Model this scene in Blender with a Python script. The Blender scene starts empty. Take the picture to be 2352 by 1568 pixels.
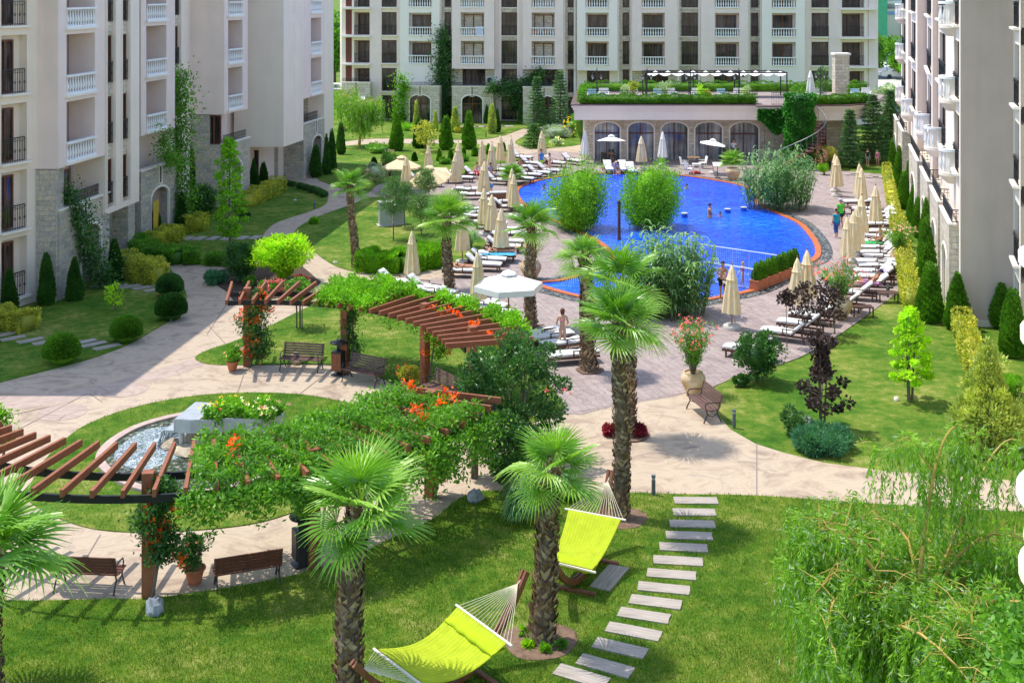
import bpy, math, random
import numpy as np
from mathutils import Vector, Matrix
R = math.radians
random.seed(7); rng = np.random.default_rng(11)
scene = bpy.context.scene; COL = scene.collection
H = 14.0
# ---- pinhole relations of the survey: pixel (of a 2352 wide print) -> place
def G(px, py, z=0.0):
    Y = 2800.0 * (H - z) / (py + 30.0); return Vector(((px - 1176) / 2800.0 * Y, Y, z))
def ZY(py, Y): return H - (py + 30.0) * Y / 2800.0
def XY(px, Y): return (px - 1176) / 2800.0 * Y
# ================= materials
MATS = {}
def nt(name):
    m = bpy.data.materials.new(name); m.use_nodes = True; t = m.node_tree; t.nodes.clear()
    return m, t, t.nodes, t.links
def N(t, kind, **kw):
    n = t.nodes.new('ShaderNode' + kind)
    for k, v in kw.items():
        if k.startswith('i_'): n.inputs[k[2:].replace('_', ' ')].default_value = v
        elif k.startswith('n'): n.inputs[int(k[1:])].default_value = v
        else: setattr(n, k, v)
    return n
def c4(c): return (c[0], c[1], c[2], 1)
def ramp(t, stops, interp='LINEAR'):
    r = t.nodes.new('ShaderNodeValToRGB'); r.color_ramp.interpolation = interp
    e = r.color_ramp.elements
    while len(e) < len(stops): e.new(0.5)
    for k, (p, c) in enumerate(stops): e[k].position = p; e[k].color = c4(c)
    return r
def out(t, sh):
    o = t.nodes.new('ShaderNodeOutputMaterial'); t.links.new(sh, o.inputs[0])
def coord(t, uv=False):
    c = t.nodes.new('ShaderNodeTexCoord' if uv else 'ShaderNodeNewGeometry')
    return c.outputs['UV'] if uv else c.outputs['Position']
def bumpn(t, h, strength, dist=0.02):
    b = N(t, 'Bump'); b.inputs['Strength'].default_value = strength; b.inputs['Distance'].default_value = dist
    t.links.new(h, b.inputs['Height']); return b.outputs[0]
def noise(t, scale, detail=4, rough=.55, vec=None):
    n = N(t, 'TexNoise'); n.inputs['Scale'].default_value = scale; n.inputs['Detail'].default_value = detail
    n.inputs['Roughness'].default_value = rough
    if vec is not None: t.links.new(vec, n.inputs['Vector'])
    return n
def mixc(t, fac, a, b, mode='MIX'):
    m = t.nodes.new('ShaderNodeMix'); m.data_type = 'RGBA'; m.blend_type = mode
    if isinstance(fac, (int, float)): m.inputs[0].default_value = fac
    else: t.links.new(fac, m.inputs[0])
    for i, v in ((6, a), (7, b)):
        if isinstance(v, tuple): m.inputs[i].default_value = c4(v)
        else: t.links.new(v, m.inputs[i])
    return m.outputs[2]
def plain(name, c, rough=.7, var=.12, scale=6.0, bump=.15, metal=0, spec=.3, c2=None, grime=0):
    if name in MATS: return MATS[name]
    m, t, n, l = nt(name)
    p = coord(t); a = noise(t, scale, 5, vec=p)
    hi = c2 or tuple(min(1, x * (1 + var)) for x in c); lo = tuple(x * (1 - var) for x in c)
    if c2: lo = c
    r = ramp(t, [(.3, lo), (.7, hi)]); l.new(a.outputs[0], r.inputs[0]); col = r.outputs[0]
    if grime:
        s = N(t, 'Mapping'); s.inputs['Scale'].default_value = (1.2, 1.2, .12); l.new(p, s.inputs[0])
        g = noise(t, 1.4, 4, vec=s.outputs[0]); gr = ramp(t, [(.45, (1, 1, 1)), (.75, (1 - grime,) * 3)]); l.new(g.outputs[0], gr.inputs[0])
        col = mixc(t, 1.0, col, gr.outputs[0], 'MULTIPLY')
    b = N(t, 'BsdfPrincipled'); l.new(col, b.inputs['Base Color'])
    b.inputs['Roughness'].default_value = rough; b.inputs['Metallic'].default_value = metal
    b.inputs['Specular IOR Level'].default_value = spec
    if bump:
        f = noise(t, scale * 9, 3, vec=p); l.new(bumpn(t, f.outputs[0], bump, .01), b.inputs['Normal'])
    out(t, b.outputs[0]); MATS[name] = m; return m
def leafm(name, c1, c2, trans=.3, rough=.55, spec=.25, patch=1.2, c3=None):
    if name in MATS: return MATS[name]
    m, t, n, l = nt(name)
    g = t.nodes.new('ShaderNodeNewGeometry')
    r = ramp(t, [(0, c1), (.6, tuple((a + b) / 2 for a, b in zip(c1, c2))), (1, c2)] + ([] if not c3 else []))
    l.new(g.outputs['Random Per Island'], r.inputs[0])
    a = noise(t, patch, 2, vec=g.outputs['Position']); q = ramp(t, [(.35, (1.0, 1.08, 1.1)), (.65, (1.8, 1.7, 1.4))])
    l.new(a.outputs[0], q.inputs[0]); col = mixc(t, 1.0, r.outputs[0], q.outputs[0], 'MULTIPLY')
    if c3:
        k = N(t, 'Math', operation='GREATER_THAN'); k.inputs[1].default_value = .9; l.new(g.outputs['Random Per Island'], k.inputs[0])
        col = mixc(t, k.outputs[0], col, c3)
    b = N(t, 'BsdfPrincipled'); l.new(col, b.inputs['Base Color']); b.inputs['Roughness'].default_value = rough
    b.inputs['Specular IOR Level'].default_value = spec
    tr = N(t, 'BsdfTranslucent'); tc = mixc(t, 1.0, col, (1.5, 1.6, .7), 'MULTIPLY'); l.new(tc, tr.inputs[0])
    mx = N(t, 'MixShader'); mx.inputs[0].default_value = trans; l.new(b.outputs[0], mx.inputs[1]); l.new(tr.outputs[0], mx.inputs[2])
    out(t, mx.outputs[0]); MATS[name] = m; return m
def stonem(name, c1, c2, c3, scale=1.0, mort=(.42, .38, .33)):
    m, t, n, l = nt(name); uv = coord(t, True)
    mp = N(t, 'Mapping'); mp.inputs['Scale'].default_value = (scale,) * 3; l.new(uv, mp.inputs[0])
    w = noise(t, 2.2, 2, vec=mp.outputs[0]); d = mixc(t, .03, mp.outputs[0], w.outputs['Color'])
    bk = N(t, 'TexBrick'); l.new(d, bk.inputs['Vector'])
    bk.inputs['Scale'].default_value = 1; bk.inputs['Brick Width'].default_value = .46; bk.inputs['Row Height'].default_value = .22
    bk.inputs['Mortar Size'].default_value = .012; bk.inputs['Mortar Smooth'].default_value = .3; bk.inputs['Bias'].default_value = -.15
    bk.inputs['Color1'].default_value = (0, 0, 0, 1); bk.inputs['Color2'].default_value = (1, 1, 1, 1); bk.inputs['Mortar'].default_value = (.5, .5, .5, 1)
    bk.offset = .5; bk.squash = 1.35; bk.squash_frequency = 3
    r = ramp(t, [(0, c1), (.35, c2), (.62, tuple(x * .8 for x in c1)), (.8, c2), (1, c3)]); l.new(bk.outputs['Color'], r.inputs[0])
    f = noise(t, 7, 5, vec=mp.outputs[0]); fr = ramp(t, [(.3, (.75,) * 3), (.7, (1.2,) * 3)]); l.new(f.outputs[0], fr.inputs[0])
    col = mixc(t, 1.0, r.outputs[0], fr.outputs[0], 'MULTIPLY'); col = mixc(t, bk.outputs['Fac'], col, mort)
    b = N(t, 'BsdfPrincipled'); l.new(col, b.inputs['Base Color']); b.inputs['Roughness'].default_value = .85; b.inputs['Specular IOR Level'].default_value = .2
    iv = N(t, 'Math', operation='MULTIPLY_ADD'); iv.inputs[1].default_value = -1.5; l.new(bk.outputs['Fac'], iv.inputs[0]); l.new(f.outputs[0], iv.inputs[2])
    l.new(bumpn(t, iv.outputs[0], .6, .02), b.inputs['Normal']); out(t, b.outputs[0]); return m
# plasters
M_beige = plain('plaster_beige', (.92, .745, .655), .85, .04, .8, .25, grime=.05)
M_cream = plain('plaster_cream', (.94, .80, .66), .85, .03, .8, .25, grime=.045)
M_white = plain('plaster_white', (.95, .86, .75), .8, .02, .8, .2, grime=.05)
M_shade = plain('plaster_recess_shade', (.40, .29, .265), .85, .05, .8, .2)  # darkened plaster: shade of niches and balcony recesses put into the colour
M_balus = plain('cast_stone_white', (.93, .91, .87), .6, .03, 3, .1)
M_grey = plain('plaster_warm_grey', (.70, .575, .50), .85, .04, .9, .3, grime=.08)
M_stone = stonem('ashlar_stone', (.50, .46, .40), (.62, .54, .41), (.56, .35, .17))
M_stone2 = stonem('ashlar_stone_pale', (.66, .57, .43), (.74, .65, .51), (.70, .48, .25), .9)
M_frame = plain('brown_window_frame', (.16, .062, .032), .5, .2, 4, 0)
M_iron = plain('black_wrought_iron', (.025, .026, .03), .45, .2, 5, 0, spec=.5)
M_brick = plain('dark_red_brick', (.17, .055, .04), .85, .2, 12, .3)
M_wood = plain('pergola_red_wood', (.26, .085, .04), .6, .25, 9, .3, c2=(.34, .125, .06))
M_steel = plain('dark_beam_metal', (.022, .021, .024), .5, .2, 4, 0)
M_lwood = plain('lounger_dark_wood', (.11, .055, .035), .6, .25, 12, .2)
M_bwood = plain('bench_brown_wood', (.15, .085, .07), .55, .25, 14, .3)
M_bwood2 = plain('bench_red_brown_wood', (.14, .05, .032), .5, .25, 14, .3)
M_cush = plain('white_cushion', (.76, .745, .72), .9, .04, 8, .3)
M_canvas = plain('cream_canvas', (.80, .60, .31), .9, .07, 4, .25, c2=(.85, .72, .47))
M_canvw = plain('white_canvas', (.86, .83, .77), .9, .03, 4, .2)
M_base = plain('pale_concrete_base', (.55, .52, .46), .9, .1, 9, .3)
M_pole = plain('umbrella_wood_pole', (.30, .17, .09), .6, .2, 12, .1)
M_orange = plain('orange_pool_tile', (.50, .14, .045), .6, .35, 9, .1)
M_terra = plain('terracotta', (.50, .17, .085), .85, .15, 6, .3)
M_urn = plain('ochre_urn_clay', (.55, .34, .13), .85, .2, 2.5, .5, c2=(.74, .62, .44))
M_soil = plain('dark_soil', (.085, .055, .038), .95, .3, 9, .8)
M_mulch = plain('brown_bare_soil', (.20, .125, .085), .95, .3, 7, .8)
M_lime = None
M_rope = plain('cream_rope', (.72, .66, .48), .9, .05, 9, 0)
M_bar = plain('pale_wood_bar', (.75, .68, .56), .7, .08, 9, .1)
M_hwood = plain('hammock_stand_wood', (.22, .085, .042), .5, .25, 9, .2)
M_rock = plain('grey_blue_rock', (.20, .22, .25), .9, .4, 5, .9, c2=(.50, .52, .54))
M_rockb = plain('tan_rock', (.42, .33, .22), .9, .3, 4, .9, c2=(.60, .50, .36))
M_zinc = plain('pale_zinc_panel', (.52, .55, .56), .35, .1, 5, .1, metal=.35, spec=.5)
M_boll = plain('grey_bollard_metal', (.10, .12, .14), .5, .1, 5, 0, spec=.5)
M_util = plain('pale_grey_cabinet', (.50, .52, .50), .6, .05, 5, .1)
M_kerb = plain('pink_stone_rim', (.50, .37, .31), .85, .15, 5, .4)
M_skin = plain('tanned_skin', (.55, .27, .16), .6, .05, 9, 0)
M_skin2 = plain('fair_skin', (.68, .40, .28), .6, .05, 9, 0)
M_hair = plain('dark_brown_hair', (.045, .022, .014), .6, .1, 30, .2)
M_hair2 = plain('blond_hair', (.55, .38, .17), .6, .1, 30, .2)
def cloth(name, c): return plain(name, c, .85, .08, 12, .15)
def grassm():
    m, t, n, l = nt('lawn_grass'); p = coord(t)
    a = noise(t, .35, 5, .6, p); b = noise(t, 2.4, 5, .65, p); c = noise(t, 26, 4, .7, p)
    r = ramp(t, [(.34, (.034, .115, .008)), (.45, (.080, .180, .016)), (.54, (.165, .235, .032)), (.63, (.33, .33, .09))]); 
    s = N(t, 'Math', operation='MULTIPLY_ADD'); s.inputs[1].default_value = .45; l.new(b.outputs[0], s.inputs[0])
    q = N(t, 'Math', operation='MULTIPLY'); q.inputs[1].default_value = .55; l.new(a.outputs[0], q.inputs[0]); l.new(q.outputs[0], s.inputs[2]); l.new(s.outputs[0], r.inputs[0])
    f = ramp(t, [(.3, (.45, .52, .45)), (.7, (1.5, 1.45, 1.45))]); l.new(c.outputs[0], f.inputs[0])
    col = mixc(t, 1.0, r.outputs[0], f.outputs[0], 'MULTIPLY')
    e = N(t, 'BsdfPrincipled'); l.new(col, e.inputs['Base Color']); e.inputs['Roughness'].default_value = .85; e.inputs['Specular IOR Level'].default_value = .1
    l.new(bumpn(t, c.outputs[0], .8, .05), e.inputs['Normal']); out(t, e.outputs[0]); return m
M_grass = grassm()
def pavem(name, stops, warp=1.0, crack=.5, plank=False):
    m, t, n, l = nt(name); p = coord(t)
    mp = N(t, 'Mapping'); mp.inputs['Scale'].default_value = (.9, 1.3, 1); mp.inputs['Rotation'].default_value = (0, 0, .4); l.new(p, mp.inputs[0])
    a = noise(t, .8 * warp, 9, .68, mp.outputs[0]); a.inputs['Distortion'].default_value = 1.6
    r = ramp(t, stops); l.new(a.outputs[0], r.inputs[0]); col = r.outputs[0]
    v = N(t, 'TexVoronoi', feature='DISTANCE_TO_EDGE'); v.inputs['Scale'].default_value = .55
    w = noise(t, 1.5, 5, .6, p); d = mixc(t, .35, p, w.outputs['Color']); l.new(d, v.inputs['Vector'])
    vr = ramp(t, [(0, (crack,) * 3), (.012, (1, 1, 1))]); l.new(v.outputs['Distance'], vr.inputs[0])
    col = mixc(t, 1.0, col, vr.outputs[0], 'MULTIPLY')
    b = N(t, 'BsdfPrincipled'); b.inputs['Roughness'].default_value = .8; b.inputs['Specular IOR Level'].default_value = .2
    h = a.outputs[0]
    if plank:
        k = N(t, 'TexBrick'); mk = N(t, 'Mapping'); mk.inputs['Rotation'].default_value = (0, 0, 1.25); l.new(d, mk.inputs[0]); l.new(mk.outputs[0], k.inputs['Vector'])
        k.inputs['Scale'].default_value = 1; k.inputs['Brick Width'].default_value = 1.1; k.inputs['Row Height'].default_value = .18; k.inputs['Mortar Size'].default_value = .012
        k.inputs['Color1'].default_value = (1, 1, 1, 1); k.inputs['Color2'].default_value = (.86, .86, .88, 1); k.inputs['Mortar'].default_value = (.72, .70, .70, 1)
        col = mixc(t, 1.0, col, k.outputs['Color'], 'MULTIPLY')
    l.new(col, b.inputs['Base Color']); l.new(bumpn(t, h, .35, .02), b.inputs['Normal']); out(t, b.outputs[0]); return m
M_path = pavem('stamped_concrete_cream', [(.28, (.27, .20, .155)), (.42, (.42, .32, .235)), (.54, (.53, .42, .30)), (.64, (.45, .35, .265)), (.78, (.33, .26, .22))], crack=.86)
M_deck = pavem('stamped_concrete_mauve', [(.28, (.25, .195, .18)), (.45, (.36, .285, .26)), (.6, (.43, .35, .315)), (.75, (.32, .265, .255))], 1.4, .85, True)
M_disc = pavem('stamped_disc_pink', [(.3, (.36, .27, .225)), (.55, (.47, .36, .29)), (.75, (.52, .43, .36))], 2.2, .6)
M_asph = plain('asphalt_grey', (.20, .20, .21), .9, .1, 3, .3)
def plankm():
    m, t, n, l = nt('weathered_sleeper_slab'); p = N(t, 'TexCoord').outputs['Object']
    mp = N(t, 'Mapping'); mp.inputs['Scale'].default_value = (.7, 9, 1); l.new(p, mp.inputs[0])
    a = noise(t, 2.0, 4, .6, mp.outputs[0]); r = ramp(t, [(.30, (.17, .14, .12)), (.38, (.34, .29, .245)), (.65, (.50, .43, .37))]); l.new(a.outputs[0], r.inputs[0])
    b = N(t, 'BsdfPrincipled'); l.new(r.outputs[0], b.inputs['Base Color']); b.inputs['Roughness'].default_value = .9
    l.new(bumpn(t, a.outputs[0], .8, .03), b.inputs['Normal']); out(t, b.outputs[0]); return m
M_slab = plankm()
def pebblem(name, c1, c2, sc):
    m, t, n, l = nt(name); p = coord(t); v = N(t, 'TexVoronoi'); v.inputs['Scale'].default_value = sc; l.new(p, v.inputs['Vector'])
    s = N(t, 'SeparateColor'); l.new(v.outputs['Color'], s.inputs[0]); r = ramp(t, [(0, c1), (.7, c2), (1, (.5, .42, .33))]); l.new(s.outputs[0], r.inputs[0])
    q = ramp(t, [(.2, (1, 1, 1)), (.62, (.18, .18, .18))]); l.new(v.outputs['Distance'], q.inputs[0]); col = mixc(t, 1.0, r.outputs[0], q.outputs[0], 'MULTIPLY')
    b = N(t, 'BsdfPrincipled'); l.new(col, b.inputs['Base Color']); b.inputs['Roughness'].default_value = .5
    k = N(t, 'Math', operation='MULTIPLY'); k.inputs[1].default_value = -1; l.new(v.outputs['Distance'], k.inputs[0]); l.new(bumpn(t, k.outputs[0], 1, .05), b.inputs['Normal']); out(t, b.outputs[0]); return m
M_peb = pebblem('dark_river_pebbles', (.05, .06, .065), (.20, .23, .22), 9)
def waterm():
    m, t, n, l = nt('pool_water'); p = coord(t)
    mp = N(t, 'Mapping'); mp.inputs['Scale'].default_value = (1, 2.3, 1); l.new(p, mp.inputs[0])
    a = noise(t, 1.6, 5, .6, mp.outputs[0]); a.inputs['Distortion'].default_value = .8
    big = noise(t, .12, 2, .5, p)
    r = ramp(t, [(.3, (.0, .035, .36)), (.46, (.002, .07, .66)), (.58, (.008, .15, .92)), (.7, (.06, .34, 1.0))])
    s = N(t, 'Math', operation='MULTIPLY_ADD'); s.inputs[1].default_value = .65; l.new(a.outputs[0], s.inputs[0])
    q = N(t, 'Math', operation='MULTIPLY'); q.inputs[1].default_value = .38; l.new(big.outputs[0], q.inputs[0]); l.new(q.outputs[0], s.inputs[2]); l.new(s.outputs[0], r.inputs[0])
    g = noise(t, 6.5, 4, .7, mp.outputs[0]); gr = ramp(t, [(.58, (0, 0, 0)), (.74, (.30, .42, .5))]); l.new(g.outputs[0], gr.inputs[0]); wc = mixc(t, 1.0, r.outputs[0], gr.outputs[0], 'ADD')  # pale flecks and bright ripple tips in the colour stand in for glints
    b = N(t, 'BsdfPrincipled'); l.new(wc, b.inputs['Base Color']); b.inputs['Roughness'].default_value = .10; b.inputs['Specular IOR Level'].default_value = .2
    f = noise(t, 3.4, 4, .6, mp.outputs[0]); l.new(bumpn(t, f.outputs[0], .6, .08), b.inputs['Normal']); out(t, b.outputs[0]); return m
M_water = waterm()
def foamm():
    m, t, n, l = nt('foaming_water'); p = coord(t); a = noise(t, 7, 6, .75, p); a.inputs['Distortion'].default_value = 1.5
    r = ramp(t, [(.40, (.07, .12, .16)), (.5, (.35, .42, .48)), (.6, (.9, .93, .95))]); l.new(a.outputs[0], r.inputs[0])
    b = N(t, 'BsdfPrincipled'); l.new(r.outputs[0], b.inputs['Base Color']); b.inputs['Roughness'].default_value = .3
    l.new(bumpn(t, a.outputs[0], .8, .08), b.inputs['Normal']); out(t, b.outputs[0]); return m
M_foam = foamm()
def glassm(name, c1, c2, sc=3.0, spec=.6):
    m, t, n, l = nt(name); uv = coord(t)
    mp = N(t, 'Mapping'); mp.inputs['Scale'].default_value = (sc, sc, .06 * sc); l.new(uv, mp.inputs[0])
    a = noise(t, 2.5, 4, .6, mp.outputs[0]); b0 = noise(t, .45, 2, .5, uv)
    r = ramp(t, [(.35, c1), (.55, tuple((x + y) / 2 for x, y in zip(c1, c2))), (.72, c2)]); l.new(a.outputs[0], r.inputs[0])
    r2 = ramp(t, [(.4, (.45, .45, .5)), (.6, (1.3, 1.3, 1.3))]); l.new(b0.outputs[0], r2.inputs[0])
    b = N(t, 'BsdfPrincipled'); l.new(mixc(t, 1.0, r.outputs[0], r2.outputs[0], 'MULTIPLY'), b.inputs['Base Color'])
    b.inputs['Roughness'].default_value = .06; b.inputs['Specular IOR Level'].default_value = spec; out(t, b.outputs[0]); return m
M_glass = glassm('curtained_glass', (.020, .016, .016), (.16, .125, .11))
M_glassb = glassm('glass_painted_reflection', (.07, .09, .13), (.62, .62, .58), 1.1, .7)  # pale streaks in the base colour stand in for reflections
def barkm(name, c1, c2, sc):
    m, t, n, l = nt(name); p = coord(t); mp = N(t, 'Mapping'); mp.inputs['Scale'].default_value = (1, 1, .5); l.new(p, mp.inputs[0])
    a = noise(t, sc, 6, .7, mp.outputs[0]); r = ramp(t, [(.3, c1), (.7, c2)]); l.new(a.outputs[0], r.inputs[0])
    b = N(t, 'BsdfPrincipled'); l.new(r.outputs[0], b.inputs['Base Color']); b.inputs['Roughness'].default_value = .9
    l.new(bumpn(t, a.outputs[0], 1, .04), b.inputs['Normal']); out(t, b.outputs[0]); return m
M_bark = barkm('tree_bark', (.10, .07, .05), (.26, .21, .16), 9)
M_pbark = barkm('palm_bark', (.06, .04, .028), (.30, .22, .15), 8)
M_pboot = leafm('palm_leaf_stubs', (.12, .07, .04), (.42, .33, .23), .0, .8, .1)
M_wbark = plain('yellow_willow_twig', (.46, .33, .08), .6, .2, 8, .2)
# foliage
L = {}
L['palm'] = leafm('palm_frond', (.075, .19, .03), (.15, .29, .055), .22, .35, .5, 2.5, (.33, .37, .18))
L['thuja'] = leafm('thuja_green', (.018, .070, .012), (.05, .14, .018), .15)
L['thujab'] = leafm('thuja_bright', (.05, .15, .012), (.12, .27, .02), .2)
L['thujay'] = leafm('thuja_yellow', (.22, .30, .05), (.50, .52, .16), .25)
L['dark'] = leafm('dark_green_leaf', (.025, .085, .02), (.075, .18, .045), .28, .35, .5)
L['mid'] = leafm('mid_green_leaf', (.06, .175, .018), (.16, .33, .035), .35, .45, .35)
L['bright'] = leafm('bright_green_leaf', (.09, .24, .01), (.22, .44, .025), .35)
L['lime'] = leafm('lime_leaf', (.22, .42, .015), (.42, .58, .03), .4)
L['gold'] = leafm('variegated_gold_leaf', (.15, .22, .02), (.58, .52, .10), .3)
L['purple'] = leafm('purple_leaf', (.030, .018, .022), (.075, .048, .052), .15)
L['red'] = leafm('red_purple_leaf', (.16, .015, .03), (.32, .04, .07), .2)
L['pine'] = leafm('pine_needles', (.05, .13, .035), (.13, .24, .07), .2)
L['spruce'] = leafm('cedar_needles', (.045, .12, .035), (.12, .23, .085), .2)
L['juniper'] = leafm('blue_green_juniper', (.03, .12, .065), (.09, .24, .12), .2)
L['silver'] = leafm('silver_green_leaf', (.22, .30, .18), (.42, .50, .36), .3)
L['reed'] = leafm('reed_leaf', (.06, .17, .05), (.24, .38, .17), .3, .4, .4)
L['willow'] = leafm('willow_leaf', (.09, .22, .015), (.26, .42, .05), .4, .45, .4, 1.6, (.45, .55, .38))
L['tuft'] = leafm('grass_blade', (.05, .14, .010), (.26, .30, .055), .3, .8, .05)
F = {}
F['orange'] = leafm('orange_red_petals', (.75, .07, .015), (.85, .20, .02), .3)
F['pink'] = leafm('pink_petals', (.75, .12, .18), (.85, .30, .36), .3)
F['pale'] = leafm('pale_pink_petals', (.75, .38, .40), (.85, .60, .58), .3)
F['white'] = leafm('white_petals', (.8, .8, .75), (.85, .80, .6), .3)
F['yellow'] = leafm('yellow_petals', (.75, .50, .02), (.8, .62, .05), .3)
F['mauve'] = leafm('lavender_petals', (.22, .18, .40), (.38, .33, .52), .3)
# ================= object helpers
def tag(o, label=None, cat=None, group=None, kind=None):
    if label: o['label'] = label
    if cat: o['category'] = cat
    if group: o['group'] = group
    if kind: o['kind'] = kind
    return o
def empty(name, loc=(0, 0, 0), rz=0, label=None, cat=None, group=None):
    o = bpy.data.objects.new(name, None); COL.objects.link(o); o.location = loc; o.rotation_euler = (0, 0, rz); o.empty_display_size = .2
    return tag(o, label, cat, group)
def link(name, me, parent=None, loc=None, rot=None, scale=None):
    o = bpy.data.objects.new(name, me); COL.objects.link(o)
    if parent: o.parent = parent
    if loc is not None: o.location = loc
    if rot is not None: o.rotation_euler = rot
    if scale is not None: o.scale = scale
    return o
KIDS = {}
def copy_tree(o, parent=None):
    c = o.copy(); COL.objects.link(c)
    if parent: c.parent = parent
    for ch in list(o.children): copy_tree(ch, c)
    return c
def fastmesh(name, V, Fq, mat, smooth=False, T=None):
    """V (n,3); Fq (m,4) quads; T (k,3) triangles"""
    me = bpy.data.meshes.new(name); V = np.asarray(V, dtype=np.float32)
    me.vertices.add(len(V)); me.vertices.foreach_set('co', V.ravel())
    idx = []; st = []; n = 0; tot = []
    if Fq is not None and len(Fq):
        Fq = np.asarray(Fq, dtype=np.int32); idx.append(Fq.ravel()); st.append(np.arange(len(Fq)) * 4); tot.append(np.full(len(Fq), 4)); n = len(Fq) * 4
    if T is not None and len(T):
        T = np.asarray(T, dtype=np.int32); idx.append(T.ravel()); st.append(n + np.arange(len(T)) * 3); tot.append(np.full(len(T), 3))
    idx = np.concatenate(idx); st = np.concatenate(st).astype(np.int32); tot = np.concatenate(tot).astype(np.int32)
    me.loops.add(len(idx)); me.loops.foreach_set('vertex_index', idx)
    me.polygons.add(len(st)); me.polygons.foreach_set('loop_start', st); me.polygons.foreach_set('loop_total', tot)
    if smooth: me.polygons.foreach_set('use_smooth', np.ones(len(st), dtype=bool))
    me.materials.append(mat); me.update(calc_edges=True); return me
class MB:
    def __init__(s): s.v = []; s.f = []
    def quad(s, a, b, c, d): n = len(s.v); s.v += [tuple(a), tuple(b), tuple(c), tuple(d)]; s.f.append((n, n + 1, n + 2, n + 3))
    def poly(s, pts): n = len(s.v); s.v += [tuple(p) for p in pts]; s.f.append(tuple(range(n, n + len(pts))))
    def hexa(s, p):  # 8 pts bottom 4 ccw, top 4 ccw
        n = len(s.v); s.v += [tuple(q) for q in p]
        s.f += [tuple(n + k for k in q) for q in ((3, 2, 1, 0), (4, 5, 6, 7), (0, 1, 5, 4), (1, 2, 6, 5), (2, 3, 7, 6), (3, 0, 4, 7))]
    def box(s, c, d, rz=0, M=None):
        x, y, z = (k / 2 for k in d); ca, sa = math.cos(rz), math.sin(rz); P = []
        for dz in (-z, z):
            for dx, dy in ((-x, -y), (x, -y), (x, y), (-x, y)):
                v = Vector((c[0] + dx * ca - dy * sa, c[1] + dx * sa + dy * ca, c[2] + dz)); P.append(M @ v if M else v)
        s.hexa(P)
    def beam(s, a, b, w, h, up=(0, 0, 1)):
        a = Vector(a); b = Vector(b); d = (b - a).normalized(); up = Vector(up)
        if abs(d.dot(up)) > .98: up = Vector((1, 0, 0))
        sd = d.cross(up).normalized() * (w / 2); u = sd.cross(d).normalized() * (h / 2)
        s.hexa([a - sd - u, a + sd - u, b + sd - u, b - sd - u, a - sd + u, a + sd + u, b + sd + u, b - sd + u])
    def tube(s, pts, rad, n=6, cap=True):
        pts = [Vector(p) for p in pts]
        if not isinstance(rad, (list, tuple)): rad = [rad] * len(pts)
        b0 = len(s.v); prev = None
        for k, p in enumerate(pts):
            d = (pts[min(k + 1, len(pts) - 1)] - pts[max(k - 1, 0)]).normalized()
            if prev is None: sd = d.cross(Vector((0, 0, 1)) if abs(d.z) < .95 else Vector((1, 0, 0))).normalized()
            else: sd = (prev - d * prev.dot(d)).normalized()
            prev = sd; u = d.cross(sd)
            for j in range(n):
                a = 2 * math.pi * j / n; s.v.append(tuple(p + (sd * math.cos(a) + u * math.sin(a)) * rad[k]))
        for k in range(len(pts) - 1):
            for j in range(n):
                a = b0 + k * n + j; c = b0 + k * n + (j + 1) % n; s.f.append((a, c, c + n, a + n))
        if cap: s.f.append(tuple(b0 + j for j in range(n))[::-1]); e = b0 + (len(pts) - 1) * n; s.f.append(tuple(e + j for j in range(n)))
    def lathe(s, prof, n=16, c=(0, 0, 0), a0=0, a1=2 * math.pi, rf=None):
        full = abs(a1 - a0 - 2 * math.pi) < 1e-6; m = n if full else n + 1; b0 = len(s.v)
        for (r, z) in prof:
            for j in range(m):
                a = a0 + (a1 - a0) * j / n; q = r * (rf(a, z) if rf else 1)
                s.v.append((c[0] + q * math.cos(a), c[1] + q * math.sin(a), c[2] + z))
        for k in range(len(prof) - 1):
            for j in range(n):
                a = b0 + k * m + j; b = b0 + k * m + (j + 1) % m; s.f.append((a, b, b + m, a + m))
        if full:
            if prof[0][0] > 1e-4: s.f.append(tuple(b0 + j for j in range(m))[::-1])
            if prof[-1][0] > 1e-4: e = b0 + (len(prof) - 1) * m; s.f.append(tuple(e + j for j in range(m)))
    def prism(s, pts, z0, z1):
        n = len(s.v); m = len(pts)
        s.v += [(p[0], p[1], z0) for p in pts] + [(p[0], p[1], z1) for p in pts]
        s.f.append(tuple(n + m + k for k in range(m))); s.f.append(tuple(n + k for k in range(m))[::-1])
        for k in range(m): j = (k + 1) % m; s.f.append((n + k, n + j, n + m + j, n + m + k))
    def mesh(s, name, mat, smooth=False, mats=None):
        me = bpy.data.meshes.new(name); me.from_pydata(s.v, [], s.f); me.materials.append(mat)
        if smooth:
            me.polygons.foreach_set('use_smooth', [True] * len(me.polygons))
            try: me.set_sharp_from_angle(angle=R(40))
            except Exception: pass
        uv = me.uv_layers.new(name='UVMap')
        for p in me.polygons:
            nx, ny, nz = p.normal; h = math.hypot(nx, ny)
            for li in p.loop_indices:
                x, y, z = me.vertices[me.loops[li].vertex_index].co
                uv.data[li].uv = (x, y) if abs(nz) > .7 or h < 1e-6 else ((-ny * x + nx * y) / h, z)
        return me
    def build(s, name, mat, parent=None, smooth=False, loc=None, rz=None):
        o = link(name, s.mesh(name, mat, smooth), parent, loc)
        if rz is not None: o.rotation_euler = (0, 0, rz)
        return o
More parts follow.
